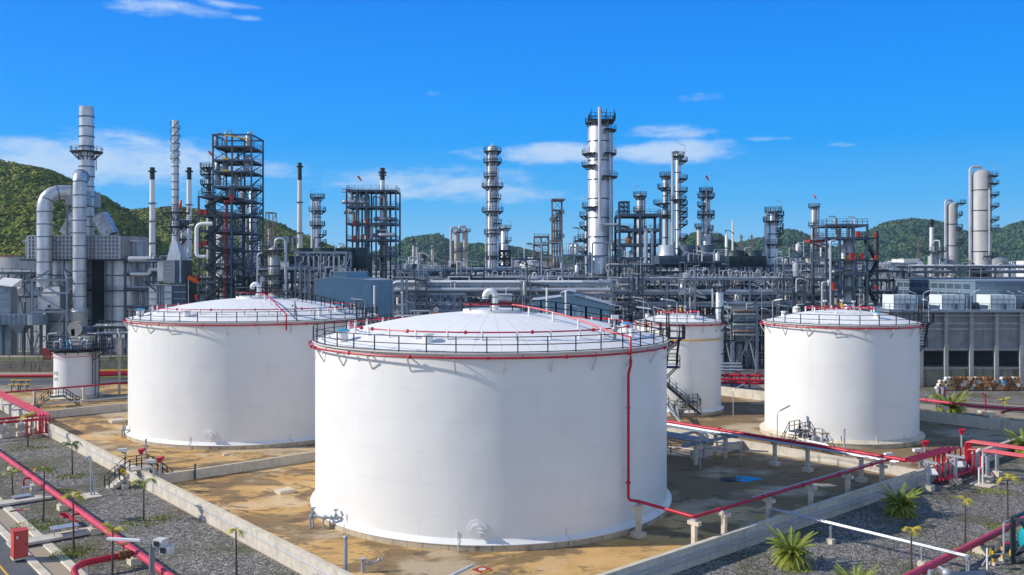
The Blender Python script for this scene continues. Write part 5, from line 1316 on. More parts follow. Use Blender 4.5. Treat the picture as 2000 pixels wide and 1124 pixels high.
for px in (51, 262):
    m = MB()
    for k in range(4): m.box(fx(px-6+k*3),fx(px-4.4+k*3),YF+1,YF+4,fz(500),fz(472))
    m.box(fx(px-9),fx(px+9),YF+.5,YF+4.5,fz(472),fz(468.5)); hb = m.build('header_box', MAT['galv'], th)
    m = MB(); m.box(fx(px-10),fx(px+10),YF-.5,YF+5,fz(509),fz(507)); m.rail([(fx(px-10),YF-.5,fz(507)),(fx(px+10),YF-.5,fz(507))],1.1,1.3,.1); m.build('platform', MAT['dark'], hb)
m = MB(); rs = 13.6/F*YF; x = fx(154.5); ys = YF+4; prof = [(rs*.98,fz(461))]
for k in range(1,13):
    z = fz(461)+(fz(203)-fz(461))*k/13; prof += [(rs,z-.12),(rs+.16,z-.1),(rs+.16,z+.1),(rs,z+.12)]
prof += [(rs,fz(203)),(rs*.9,fz(203)),(rs*.9,fz(207)),(0,fz(207))]
m.lathe((x,ys,0), prof, 24); st = m.build('stack', MAT['silver'], th)
for k in range(1,13): z = fz(461)+(fz(203)-fz(461))*k/13; m = MB(); m.lathe((x,ys,0), [(rs,z-.13),(rs+.2,z-.12),(rs+.2,z+.12),(rs,z+.13)], 24); m.build('stiffener_ring', MAT['steel'], st)
m = MB(); z = fz(292); m.lathe((x,ys,0), [(rs+.02,z-.25),(rs+2.2,z-.25),(rs+2.2,z),(rs,z)], 16); m.ringrail((x,ys,0), rs+2.1, z, 1.2, 14, 0, 360, .1, seg=1)
for k in range(12):
    g = 2*pi*k/12; m.bar((x+rs*cos(g),ys+rs*sin(g),fz(309)),(x+(rs+2.1)*cos(g),ys+(rs+2.1)*sin(g),z-.1),.2)
m.build('ring_platform', MAT['dark'], st)
m = MB(); m.tube([(x+3.0,ys-1,fz(292)),(x+3.0,ys-1,fz(330))], .12, 6); m.bar((x+2.6,ys-1,fz(292)),(x+2.6,ys-1,fz(345)),.1); m.build('ladder', MAT['dark'], st)
def ringed_duct(pts, r, name, bend, mat='silver', step_=3.2):
    P = fillet(pts, bend, 8); mm = MB(); mm.tube(P, r, 20); rings = []
    acc = 0
    for i in range(1, len(P)):
        L = ln(vsub(P[i],P[i-1])); t = nrm(vsub(P[i],P[i-1])); k = step_-acc
        while k < L:
            c = vadd(P[i-1], vmul(t,k)); rg = MB(); rg.tube([vsub(c,vmul(t,.1)),vadd(c,vmul(t,.1))], r+.14, 20); rings.append(rg); k += step_
        acc = (acc+L) % step_
    o = mm.build(name, MAT[mat], th)
    for rg in rings: rg.build('stiffener_ring', MAT['steel'], o)
    return o
ringed_duct([(fx(101),YF-3.5,fz(560)),(fx(101),YF-3.5,fz(376)),(fx(157),YF+2,fz(376))], 13.6/F*YF, 'flue_duct', 5.5)
ringed_duct([(fx(174),YF-5,fz(650)),(fx(174),YF-5,fz(345)),(fx(152),YF+3,fz(345))], 12/F*YF, 'flue_duct', 3.2)
m = MB(); m.lathe((fx(174),YF-5,0), [(12.2/F*YF,fz(598)),(17/F*YF,fz(606)),(15/F*YF,fz(612)),(14/F*YF,fz(655))], 20); m.build('duct_collar', MAT['silver'], th)
m = MB()   # lattice around the stack base and chutes
for a, b in ((136,164),):
    for yy in (YF-1.2,YF+8):
        for px in (a,b): m.bar((fx(px),yy,fz(461)),(fx(px),yy,fz(392)),.35)
        for k in range(3):
            z0_, z1_ = fz(461-k*23), fz(461-(k+1)*23); m.bar((fx(a),yy,z0_),(fx(b),yy,z1_),.2); m.bar((fx(b),yy,z0_),(fx(a),yy,z1_),.2); m.bar((fx(a),yy,z1_),(fx(b),yy,z1_),.28)
m.build('stack_lattice', MAT['steel2'], th)
m = MB(); m.box(fx(133),fx(167),YF-1.5,YF+8.5,fz(400),fz(372)); m.build('damper_box', MAT['silverdark'], th, smooth=False)
for a, b in (((120,458),(143,418)),((206,458),(185,418))):
    m = MB(); m.bar((fx(a[0]),YF+3,fz(a[1])),(fx(b[0]),YF+3,fz(b[1])), 2.6, 3.4)
    for k in range(1,5):
        c = lerp((fx(a[0]),YF+3,fz(a[1])),(fx(b[0]),YF+3,fz(b[1])),k/5); c2 = lerp((fx(a[0]),YF+3,fz(a[1])),(fx(b[0]),YF+3,fz(b[1])),k/5+.03); m.bar(c,c2,2.9,3.7)
    m.build('chute', MAT['silver'], th, smooth=False)
m = MB(); m.box(fx(208),fx(240),YF,YF+6,fz(461),fz(459)); m.rail([(fx(208),YF,fz(459)),(fx(250),YF,fz(459))],1.3,1.5,.1); m.build('top_platform', MAT['dark'], th)
# support frame and white box under the left duct
th, a_, b_, zl_ = frame('pale steel lattice frame under the left furnace duct', 63, 131, YF-7, 7, [547,572,609], 1, 1, 'steel2', .42, rails=False, floor=False, name='duct_frame')
m = MB()
for yy in (YF-7,YF): 
    for s, px in ((63,88),(131,114)): m.bar((XX(s,YF-7),yy,zl_[0]),(XX(px,YF-7),YF-4,ZZ(526,YF-7)),.4)
m.build('brace', MAT['steel2'], th)
m = MB(); m.box(XX(74,YF-6),XX(117,YF-6),YF-6,YF-1,ZZ(603,YF-6),ZZ(578,YF-6)); m.quad8([(XX(74,YF-6),YF-6,ZZ(578,YF-6)),(XX(117,YF-6),YF-6,ZZ(578,YF-6)),(XX(117,YF-6),YF-1,ZZ(578,YF-6)),(XX(74,YF-6),YF-1,ZZ(578,YF-6)),(XX(88,YF-6),YF-5,ZZ(560,YF-6)),(XX(112,YF-6),YF-5,ZZ(560,YF-6)),(XX(112,YF-6),YF-2,ZZ(560,YF-6)),(XX(88,YF-6),YF-2,ZZ(560,YF-6))]); wb = m.build('hopper', MAT['silver'], th, smooth=False)
m = MB(); m.box(XX(93,YF-6),XX(99,YF-6),YF-6.08,YF-6,ZZ(601,YF-6),ZZ(595,YF-6)); m.build('access_door', MAT['steel'], wb)
th = thing('air_duct', 'grey rectangular duct on legs left of the furnace foot', 'duct', (XX(45,220),220,0))
m = MB(); m.box(XX(-40,220),XX(56,220),220,224,ZZ(634,220),ZZ(614,220)); m.lathe((XX(74,222),222,0), [(0,ZZ(634,222)),(2.6,ZZ(634,222)),(2.6,ZZ(614,222)),(0,ZZ(614,222))], 20); m.box(XX(56,220),XX(74,220),220.2,223.8,ZZ(633,220),ZZ(615,220))
for i in range(9): m.box(XX(-30+i*10,220)-.1,XX(-30+i*10,220)+.1,219.8,220,ZZ(634,220),ZZ(614,220))
m.build('duct', MAT['steel2'], th, smooth=False)
m = MB(); m.quad8([(XX(14,220),220,ZZ(634,220)),(XX(48,220),220,ZZ(634,220)),(XX(48,220),224,ZZ(634,220)),(XX(14,220),224,ZZ(634,220)),(XX(28,220),221,ZZ(652,220)),(XX(38,220),221,ZZ(652,220)),(XX(38,220),223,ZZ(652,220)),(XX(28,220),223,ZZ(652,220))][::1]); m.build('hopper', MAT['steel2'], th, smooth=False)
for px in (6,46,62,80):
    m = MB(); m.bar((XX(px,221),221,0),(XX(px,221),221,ZZ(630,221)),.55); m.build('leg', MAT['steel'], th)
th = thing('blower', 'buff coloured scroll fan in front of the furnace', 'fan', (XX(152,205),205,0))
m = MB(); z = ZZ(642,205); m.tube([(XX(150,205),204,z),(XX(150,205),206,z)], 1.7, 24); m.box(XX(143,205),XX(150,205),204,206,z-3.5,z); sc = m.build('casing', MAT['beige'], th)
m = MB(); m.hcyl((XX(158,205),205,z-.3),(XX(178,205),205,z-.3), .9, 14, .3); m.build('motor', MAT['steel'], th); m = MB(); m.box(XX(142,205),XX(180,205),203.5,206.5,0,z-1.7); m.build('plinth', MAT['concrete'], th)
windsock(None, 'tiny orange windsock beside the platform of the spiral stack', (XX(351,225),225,ZZ(419,225)), ph=1.6, s=.8, d=(.15,.1,1))
# left edge equipment
for (px, y0, y1, Y, w, mt), lb in (((16,570,604,226,24,'silver'),'grey sheet-metal tower with small pitched roof at the left edge'), ((8,556,570,222,40,'steel2'),'grey equipment shelter behind the sheet-metal tower at the left edge')):
    x = XX(px,Y); hw = w/2/F*Y*.62; th = thing('equipment_shelter', lb, 'shelter', (x,Y,0))
    m = MB(); m.box(x-hw,x+hw,Y,Y+3,0,ZZ(y0,Y)); 
    for k in range(6): m.box(x-hw-.06,x+hw+.06,Y-.06,Y,ZZ(y0,Y)*(.4+.1*k),ZZ(y0,Y)*(.4+.1*k)+.15)
    m.build('body', MAT[mt], th, smooth=False)
    m = MB(); zt = ZZ(y0,Y); m.quad8([(x-hw*1.4,Y-.8,zt),(x+hw*1.5,Y-.8,zt-.6),(x+hw*1.5,Y+3.8,zt-.6),(x-hw*1.4,Y+3.8,zt),(x-hw*1.4,Y-.8,zt+.2),(x+hw*1.5,Y-.8,zt-.4),(x+hw*1.5,Y+3.8,zt+1.4),(x-hw*1.4,Y+3.8,zt+1.8)]); m.build('roof', MAT['white'], th, smooth=False)
m = MB(); Y = 430; m.lathe((XX(25,Y),Y+17,0), [(17,0),(17,ZZ(499,Y)),(0,ZZ(497,Y))], 48); th = single(m, 'storage_tank', 'large pale grey tank far behind at the left edge, below the hill', 'tank', MAT['silverdark'], (XX(25,Y),Y+17,0))
m = MB(); z = ZZ(499,Y); m.lathe((XX(25,Y),Y+17,0), [(17.02,z-.5),(17.3,z-.5),(17.3,z),(17.02,z)], 48); m.build('rim', MAT['rust'], th)
rack('pipe rack behind the sheet-metal shelters at the left edge', -30, 62, 232, 8, [534,552,580], 7, 'steel', 6, 30, 31)
rack('pipe rack in the dark gap between furnace and second heater', 245, 300, 228, 8, [512,535,565,600], 6, 'steel', 4, 20, 32)
rack('low pipe rack at ground level in front of the furnace', 180, 262, 214, 6, [640,655], 7, 'dark', 5, 14, 33, top_rail=True)
m = MB(); m.box(XX(82,206),XX(97,206),206,208,1.2,3.0)
for i in range(5): m.box(XX(82,206)+.2+i*.42,XX(82,206)+.35+i*.42,206,206.3,.0,1.2)
single(m, 'hose_box', 'small red slatted box on the lawn before the furnace', 'box', MAT['redbox'], (XX(90,206),206,0), smooth=False)
# twin-arm lamp pole between small tank and second tank
p = G(233,762); p = (XX(233,150),150,0); th = thing('lamp_pole', 'concrete pole with two floodlights between small tank and second tank', 'lamp pole', p)
m = MB(); m.obox(p,.3,.3,0,ZZ(652,150)); m.build('pole', MAT['concpale'], th); m = MB(); z = ZZ(660,150); m.bar((p[0]-1,p[1],z),(p[0]+1,p[1],z),.14); m.build('cross_arm', MAT['galv'], th)
for dx in (-.7,.75):
    m = MB(); m.obox((p[0]+dx,p[1]-.2), .5,.4,z+.1,z+.55,(1,.3)); m.build('floodlight', MAT['white'], th)
m = MB(); m.tube([(p[0],p[1],z),(p[0]-.3,p[1],z+1.6)], .1, 6); m.build('lamp', MAT['white'], th)

# ---- second heater with the spiral-straked stack
YH2 = 212.0
th = thing('heater', 'second heater with stepped boxes and slim spiral-straked stack', 'furnace', (XX(328,YH2),YH2,0))
def hx(px): return XX(px, YH2)
def hz(py): return ZZ(py, YH2)
m = MB(); m.box(hx(291),hx(335),YH2,YH2+6,0,hz(556)); lb_ = m.build('lower_casing', MAT['silver'], th, smooth=False)
m = MB(); m.box(hx(335.3),hx(363),YH2+.2,YH2+7,0,hz(553)); m.build('lower_side_casing', MAT['steel'], th, smooth=False)
m = MB()
for k in range(7): z = hz(556)*(.45+.09*k); m.box(hx(290.5),hx(335.1),YH2-.3,YH2-.01,z-.12,z+.12); m.box(hx(335.2),hx(363.3),YH2-.15,YH2+.19,z-.12,z+.12)
for px in (308,313,318): m.box(hx(px)-.14,hx(px)+.14,YH2-.42,YH2-.02,0,hz(556))
m.build('ribs', MAT['steel2'], lb_, smooth=False)
m = MB(); m.box(hx(305.5),hx(317),YH2+.5,YH2+5,hz(549),hz(511)); m.build('upper_end_casing', MAT['silver'], th, smooth=False)
m = MB(); m.box(hx(317.2),hx(358),YH2+.8,YH2+6,hz(553),hz(508)); ub = m.build('upper_casing', MAT['steel'], th, smooth=False)
m = MB()
for i in range(12): x = hx(318)+(hx(339)-hx(318))*i/11; m.box(x-.07,x+.07,YH2+.5,YH2+.78,hz(552),hz(509))
for i in range(7): z = hz(552)+(hz(509)-hz(552))*i/6; m.box(hx(318),hx(339),YH2+.55,YH2+.79,z-.06,z+.06)
m.box(hx(350),hx(353),YH2+.2,YH2+.75,hz(552),hz(500)); m.build('ribs', MAT['galv'], ub, smooth=False)
m = MB(); m.quad8([(hx(322),YH2+1,hz(508)),(hx(352),YH2+1,hz(508)),(hx(352),YH2+5.5,hz(508)),(hx(322),YH2+5.5,hz(508)),(hx(328),YH2+2.2,hz(470)),(hx(338),YH2+2.2,hz(470)),(hx(338),YH2+4.2,hz(470)),(hx(328),YH2+4.2,hz(470))]); m.build('transition', MAT['silver'], th, smooth=False)
m = MB(); x, yy = hx(332.5), YH2+3.2; rs = 6.6/F*YH2; prof = [(rs,hz(474))]; rings2 = []
for k in range(1,16): z = hz(474)+(hz(231)-hz(474))*k/16; rings2.append(z)
prof += [(rs,hz(231)),(rs*.85,hz(231)),(rs*.85,hz(235)),(0,hz(235))]
m.lathe((x,yy,0), prof, 20); s_ = m.build('stack', MAT['silver'], th)
for z in rings2: m = MB(); m.lathe((x,yy,0), [(rs,z-.09),(rs+.14,z-.08),(rs+.14,z+.08),(rs,z+.09)], 20); m.build('stiffener_ring', MAT['steel'], s_)
for ph in (0,2.094,4.188):
    P = [(x+(rs+.26)*cos(ph+k*.17),yy+(rs+.26)*sin(ph+k*.17),hz(316)+(hz(233)-hz(316))*k/60) for k in range(61)]
    m = MB(); m.tube(P, .085, 6); m.build('helical_strake', MAT['steel'], s_)
for yp, e in ((413,2.6),(441,2.4)):
    m = MB(); z = hz(yp); m.lathe((x,yy,0), [(rs+.02,z-.2),(rs+e,z-.2),(rs+e,z),(rs+.02,z)], 14); m.ringrail((x,yy,0), rs+e-.05, z, 1.2, 14, 0, 360, .1, seg=1)
    for k in range(8): g = 2*pi*k/8; m.bar((x+rs*cos(g),yy+rs*sin(g),z-1.8),(x+(rs+e)*cos(g),yy+(rs+e)*sin(g),z-.2),.14)
    m.build('ring_platform', MAT['dark'], s_)
m = MB(); m.box(hx(284),hx(308),YH2-1.5,YH2+.0,hz(551),hz(549)); m.rail([(hx(284),YH2-1.5,hz(549)),(hx(308),YH2-1.5,hz(549))],1.1,1.5,.1); m.bar((hx(287),YH2-1,hz(551)),(hx(306),YH2-.1,hz(570)),.25); m.box(hx(290),hx(325),YH2-1.2,YH2,hz(508),hz(506)); m.rail([(hx(300),YH2-1.2,hz(506)),(hx(325),YH2-1.2,hz(506))],1.3,1.4,.1); m.build('platforms', MAT['dark'], th)
pipe_run('thick horizontal silver main between furnace and second heater', [(XX(252,222),222,ZZ(506,222)),(XX(302,222),222,ZZ(506,222))], .75, 'pipe', 0, 14)
pipe_run('white pipe with offset behind the second heater', [(XX(255,225),225,ZZ(535,225)),(XX(292,225),225,ZZ(535,225)),(XX(292,225),225,ZZ(526,225)),(XX(345,225),225,ZZ(526,225))], .4, 'white', 1)
windsock(None, 'large orange windsock on a pole beside the second heater', (XX(368,190),190,0), ph=ZZ(541,190), s=.95, d=(1,.1,-.6))
# ---- chimneys
stack('slim white chimney with black tip, leftmost of the three near the heater', 297.5, 290, 14, 9, 327, 24, 'white', (397,432,475), None)
stack('slim white chimney with black tip behind the spiral stack', 369.5, 290, 12, 8.5, 327, 24, 'white', (400,440))
stack('stained tall white chimney with black tip before the hill slope', 585.5, 300, 13, 7.5, 318, 34, 'stack', (395,455))
stack('white chimney with black tip rising out of the square exchanger tower', 747, 250, 11, 9, 328, 24, 'white', (342,))
stack('short white chimney with dark tip far right, before the hill', 1819.5, 320, 9, 7, 428, 16, 'white', ())
# ---- tall structure with stairs
th, X0, X1, zl = frame('tall dark steel tower with open top and many floors', 416, 491, 214, 10, [286,313,335,365,392,420,455,490,525,560], 2, 1, 'steel', .36, ztop_extra=2.9, rails=True, name='reactor_structure')
m = MB(); zq = ZZ(263,214)
for yy in (214,224): m.bar((X0-.2,yy,zq),(X1+.2,yy,zq),.34,.4)
for xx in (X0,(X0+X1)/2,X1): m.bar((xx,214,zq),(xx,224,zq),.3,.36)
m.build('top_frame', MAT['steel'], th)
m = MB(); m.bar((XX(440,214),213.9,ZZ(264,214)),(XX(489,214),213.9,ZZ(272,214)),.35); m.build('yellow_crane_beam', MAT['yellow'], th)
for yp in (311,334): m = MB(); m.box(XX(436,214),XX(447,214),213.4,213.9,ZZ(yp+1,214),ZZ(yp-2,214)); m.build('yellow_board', MAT['yellow'], th)
th, X0b, X1b, zlb = frame('lower dark steel structure with zigzag stairs and red hose line', 388, 452, 208, 9, [384,421,451,484,516,551], 2, 1, 'steel', .38, name='stair_structure', braces=False)
zigstairs(th, XX(402,207), XX(436,207), 206.5, 0, zlb[0], (ZZ(421,208)-ZZ(451,208)))
m = MB(); m.tube([(XX(439,207),206.5,2),(XX(439,207),206.5,ZZ(393,207)),(XX(462,207),206.5,ZZ(393,207))], .07, 6, bend=.5); m.tube([(XX(445,207),206.4,ZZ(532,207)),(XX(445,207),206.4,ZZ(395,207))], .05, 6); m.build('red_hose_line', MAT['red'], th)
for k, (px, py) in enumerate(((391,414),(402,414),(391,478),(402,475),(384,543),(384,580),(452,385))):
    m = MB(); m.box(XX(px-3,207),XX(px+3,207),206.6,207.6,ZZ(py+5,207),ZZ(py-5,207)); single(m, 'fire_box', 'red fire equipment box on a floor of the left stair structure', 'box', MAT['redbox'], (XX(px,207),207,ZZ(py+5,207)), 'red boxes on the left stair structure', smooth=False)
for k in range(26):
    rd = random.Random(k+50); px = rd.uniform(420,486); lv = rd.choice([283,313,335,362,392,420,455,490,525]); Y = rd.uniform(216,222); r = rd.uniform(.3,.9); h = rd.uniform(1.2,3.4); x = XX(px,Y); z = ZZ(lv,214)+.35
    m = MB(); m.lathe((x,Y,z), [(0,0),(r,0),(r,h),(r*.7,h+.3),(0,h+.4)], 12); m.tube([(x,Y,z+h),(x,Y,z+h+.8),(x+1.4,Y,z+h+.8),(x+1.4,Y,z)], .14, 6, bend=.3)
    single(m, 'small_vessel', 'small vessel with bent pipe on a floor of the tall dark tower', 'vessel', MAT[rd.choice(['pipe','silverdark','galv','steel2'])], (x,Y,z), 'small vessels inside the tall dark tower')
column('thick white column standing inside the tall dark tower', 437, 226, 44, 440, 'white', [(520,180,360)], 9)
column('white column with platforms, right side of the tall dark tower', 494, 232, 15, 372, 'silver', [(372,250,400),(417,260,420),(470,180,360)], 10, [(200,540,380,.5)], lamps=((372,1),))
column('white column showing through the right bays of the tall tower', 474, 236, 13, 374, 'white', [(400,200,380),(440,200,380)], 8)
column('thin platformed column at the left shoulder of the tall tower', 408, 224, 9, 326, 'silverdark', [(328,90,330,1.6),(341,140,330,1.6),(360,120,330,1.5),(376,180,360)], 8, [], flag='small orange windsock on the left shoulder of the tall tower')
column('white cluster column left of the stair structure', 363, 240, 21, 432, 'white', [(432,150,390),(440,180,360)], 7, [(230,560,430,.6)])
column('thin white column beside the cluster left of the stair structure', 349, 238, 8, 436, 'silver', [(440,150,390),(470,150,390)], 8)
for i, (pa, pb) in enumerate(((378,437),(352,440))): pipe_run('white overhead pipe with elbow %s' % ('in front of the stair structure' if i == 0 else 'left of the stair structure'), [(XX(415,206),206,ZZ(437,206)),(XX(384,206),206,ZZ(437,206)),(XX(384,206),206,ZZ(501,206)),(XX(402,206),206,ZZ(501,206))] if i == 0 else [(XX(378,230),230,ZZ(440,230)),(XX(368,230),230,ZZ(440,230)),(XX(368,230),230,ZZ(520,230))], .46 if i == 0 else .25, 'white', 1.6)
# ---- dark reactor with big gooseneck pipe
column('short dark column with large hooked pipe, left of the blue shed', 536, 204, 22, 482, 'silverdark', [(489,0,360,2.0),(537,0,360,1.5),(560,0,360,1.4)], 6, [(150,590,492,.3)])
pipe_run('large hooked pale pipe beside the short dark column', [(XX(538,202),202,ZZ(484,202)),(XX(538,202),202,ZZ(466,202)),(XX(558,202),202,ZZ(466,202)),(XX(558,202),202,0)], .34, 'galv', 2.4, 12)
pipe_run('pale pipe with double bend left of the short dark column', [(XX(524,203),203,ZZ(488,203)),(XX(515,203),203,ZZ(493,203)),(XX(503,203),203,ZZ(496,203)),(XX(503,203),203,0)], .2, 'galv', .8)
for i, px in enumerate((528,553,571)): pipe_run('grey gooseneck pipe above the deck left of the chimney', [(XX(px,222),222,ZZ(490,222)),(XX(px,222),222,ZZ(463,222)),(XX(px+9,222),222,ZZ(463,222)),(XX(px+9,222),222,ZZ(475,222))], .28, 'galv', 1, group='gooseneck pipes above the deck')
# ---- columns further
column('column with three railed platforms between chimney and square tower', 620, 268, 13, 384, 'silver', [(386,0,360,1.2),(412,200,420,1.6),(440,0,360,1.3),(458,300,420,1.8),(475,300,420,1.8)], 7, [(185,520,390,.7),(210,520,392,.5)], lamps=((388,-1),))
th, X0, X1, zl = frame('square open exchanger tower with pipes, left of centre', 677, 773, 240, 9, [372,404,437,469,500], 5, 1, 'steel', .42, rails=True, floor=True, braces=False, name='exchanger_structure')
column('column inside the square exchanger tower, left bay', 717, 244, 11, 380, 'silverdark', [], 6)
column('column inside the square exchanger tower, right bay', 751, 244, 11, 378, 'beige', [], 6)
column('thin pale column inside the square exchanger tower', 699, 244, 6, 372, 'beige', [], 5, flag='red-orange windsock above the square exchanger tower')
for k in range(44):
    rd = random.Random(k+200); px = rd.uniform(680,768); Y = rd.uniform(239.4,247); x = XX(px,Y); lv = rd.choice([404,437,469,500,532]); z = ZZ(lv,240)+.4; h = rd.uniform(2,4.6); r = rd.choice([.12,.18,.25,.5])
    m = MB(); m.tube([(x,Y,z),(x,Y,z+h),(x+rd.uniform(-3,3),Y,z+h)], r, 8, bend=.4)
    if k % 4 == 0: m.hcyl((x-2,Y,z+1),(x+2,Y,z+1), .6, 12, .3)
    single(m, 'process_pipe', 'grey pipe on a floor of the square exchanger tower', 'pipe', MAT[rd.choice(PMATS)], (x,Y,z), 'pipes inside the square exchanger tower')
for px, py in ((716,432),(708,462),(691,465),(692,436)):
    m = MB(); m.box(XX(px-3,239),XX(px+3,239),239,239.6,ZZ(py+4.5,239),ZZ(py-4.5,239)); single(m, 'fire_box', 'red box on a floor of the square exchanger tower', 'box', MAT['redbox'], (XX(px,239),239,ZZ(py,239)), 'red boxes on the square exchanger tower', smooth=False)
finfan('dark green air cooler row with three fan rings behind the blue shed', 566, 690, 484, 500, 520, 226, 9, 3)
finfan('dark air cooler with wide fan rings at the square tower foot', 676, 716, 483, 500, 522, 228, 9, 1, 'darkgreen')
th = frame('grey open pipe gantry in front of the dark air coolers', 577, 676, 205, 6, [493,522,547], 4, 1, 'steel2', .35, rails=False, floor=None, name='pipe_gantry', braces=True)[0]
for k in range(9): pipe_run('bent grey pipe on the gantry before the dark air coolers', [(XX(585+k*10,204),204.3,ZZ(592,204)),(XX(585+k*10,204),204.3,ZZ(512+(k*7)%25,204)),(XX(592+k*10,204),204.3,ZZ(512+(k*7)%25,204)),(XX(592+k*10,204),204.3,ZZ(500,204))], .13, 'galv', .6, 7, group='bent pipes on the gantry')
rack('dark pipe rack under the air coolers behind the second tank', 500, 640, 214, 10, [530,552,575,598], 7, 'dark', 6, 38, 41)
rack('dark pipe rack behind the second tank and the tall tower', 380, 520, 222, 8, [545,570,595], 7, 'dark', 6, 36, 42)

# ---- blue sheds
YB = 165.0
th = thing('blue_shed', 'large blue corrugated compressor shed with raised roof monitor', 'shed', (XX(690,YB),YB,0))
a, b, c_ = (XX(616,158),158), (XX(728,166),166), (XX(766,178),178)
def shed_quad(P, z0, z1, nm, mt):
    m = MB(); o = 0; m.v = [(p[0],p[1],z0) for p in P]+[(p[0],p[1],z1) for p in P]
    n = len(P); m.f = [tuple(range(n))[::-1], tuple(range(n,2*n))]+[(i,(i+1)%n,(i+1)%n+n,i+n) for i in range(n)]
    return m.build(nm, MAT[mt], th, smooth=False)
d_ = (a[0]+c_[0]-b[0], a[1]+c_[1]-b[1])
zr = ZZ(548,166)
m = MB(); m.v = [(a[0],a[1],2),(b[0],b[1],12.6),(c_[0],c_[1],12.6),(d_[0],d_[1],2),(a[0],a[1],ZZ(547,158)),(b[0],b[1],zr),(c_[0],c_[1],zr),(d_[0],d_[1],ZZ(547,158))]
ra, rb = lerp(a,b,.32), lerp(d_,c_,.32); zp = ZZ(541.5,160)
m.v += [(ra[0],ra[1],zp),(rb[0],rb[1],zp)]
m.f = [(0,1,5,8,4),(1,2,6,5),(2,3,7,9,6),(3,0,4,7),(0,3,2,1)]
m.build('wall', MAT['bluesheet'], th, smooth=False)
m = MB()
def rp_(p, q, z0, z1, ov=.35, t=.12):
    pass
e0, e1 = lerp(a,d_,-.02), lerp(a,d_,1.02); f0, f1 = lerp(ra,rb,-.02), lerp(ra,rb,1.02); g0, g1 = lerp(b,c_,-.02), lerp(b,c_,1.02)
for (P, za), (Q, zb) in (((e0,e1),ZZ(547,158)),((f0,f1),zp)),(((f0,f1),zp),((g0,g1),zr)):
    m.quad8([(P[0][0],P[0][1],za+.02),(Q[0][0],Q[0][1],zb+.02),(Q[1][0],Q[1][1],zb+.02),(P[1][0],P[1][1],za+.02),(P[0][0],P[0][1],za+.16),(Q[0][0],Q[0][1],zb+.16),(Q[1][0],Q[1][1],zb+.16),(P[1][0],P[1][1],za+.16)])
rfo = m.build('roof', M('pale_roof_sheet', (.42,.47,.5), .5, .1, .1, .5), th, smooth=False)
mo = [lerp(a,b,.30), lerp(a,b,.53)]; mo += [(mo[1][0]+(d_[0]-a[0])*.98, mo[1][1]+(d_[1]-a[1])*.98), (mo[0][0]+(d_[0]-a[0])*.98, mo[0][1]+(d_[1]-a[1])*.98)]
mo = [(p[0]-.06*(d_[0]-a[0])/10, p[1]-.06*(d_[1]-a[1])/10) for p in mo]
z1_ = ZZ(531.5,161); m = MB(); m.v = [(p[0],p[1],zp-1.2) for p in mo]+[(p[0],p[1],z1_) for p in mo]; m.f = [(0,1,5,4),(1,2,6,5),(2,3,7,6),(3,0,4,7),(3,2,1,0),(4,5,6,7)]; mn = m.build('roof_monitor', MAT['bluesheet'], rfo, smooth=False)
cx_ = sum(p[0] for p in mo)/4; cy_ = sum(p[1] for p in mo)/4
m = MB(); P = [(cx_+(p[0]-cx_)*1.04, cy_+(p[1]-cy_)*1.04) for p in mo]; m.quad8([(p[0],p[1],z1_+.02) for p in P]+[(p[0],p[1],z1_+.18) for p in P]); m.build('monitor_roof', D.materials['pale_roof_sheet'], mn, smooth=False)
for t in (.02,.4,.98):
    q = lerp(b,c_,t); m = MB(); m.bar((q[0]+.05,q[1]-.25,0),(q[0]+.05,q[1]-.25,zr-.2),.3); m.build('corner_flashing', MAT['bluesheet'], th)
th = thing('blue_shed', 'low blue gabled shed with roof monitor behind the front tank', 'shed', (XX(1115,150),150,0))
YS = 152.0
def sq(px, py): return (XX(px,YS), ZZ(py,YS))
m = MB(); prof = [sq(1038,640),sq(1190,640),sq(1190,596),sq(1120,578),sq(1038,589)]
m.v = [(x,YS,z) for x,z in prof]+[(x+1.2,YS+14,z) for x,z in prof]; m.f = [tuple(range(5)),(9,8,7,6,5)]+[(i+5,(i+1)%5+5,(i+1)%5,i) for i in range(5)]; m.build('wall', MAT['bluesheet'], th, smooth=False)
m = MB()
for a0, b0 in ((sq(1034,588.5),sq(1121,576.8)),(sq(1121,576.8),sq(1193,595.5))): m.quad8([(a0[0],YS-.3,a0[1]),(b0[0],YS-.3,b0[1]),(b0[0]+1.2,YS+14.3,b0[1]),(a0[0]+1.2,YS+14.3,a0[1]),(a0[0],YS-.3,a0[1]+.14),(b0[0],YS-.3,b0[1]+.14),(b0[0]+1.2,YS+14.3,b0[1]+.14),(a0[0]+1.2,YS+14.3,a0[1]+.14)])
rfo = m.build('roof', D.materials['pale_roof_sheet'], th, smooth=False)
m = MB(); prof = [sq(1096,590),sq(1122,590),sq(1122,571.5),sq(1109,570),sq(1096,574)]
m.v = [(x,YS-.15,z) for x,z in prof]+[(x+1.2,YS+13.6,z) for x,z in prof]; m.f = [tuple(range(5)),(9,8,7,6,5)]+[(i+5,(i+1)%5+5,(i+1)%5,i) for i in range(5)]; mn = m.build('roof_monitor', MAT['bluesheet'], rfo, smooth=False)
m = MB()
for a0, b0 in ((sq(1093,574),sq(1109,568.5)),(sq(1109,568.5),sq(1124,571))): m.quad8([(a0[0],YS-.5,a0[1]),(b0[0],YS-.5,b0[1]),(b0[0]+1.2,YS+13.8,b0[1]),(a0[0]+1.2,YS+13.8,a0[1]),(a0[0],YS-.5,a0[1]+.14),(b0[0],YS-.5,b0[1]+.14),(b0[0]+1.2,YS+13.8,b0[1]+.14),(a0[0]+1.2,YS+13.8,a0[1]+.14)])
m.build('monitor_roof', D.materials['pale_roof_sheet'], mn, smooth=False)

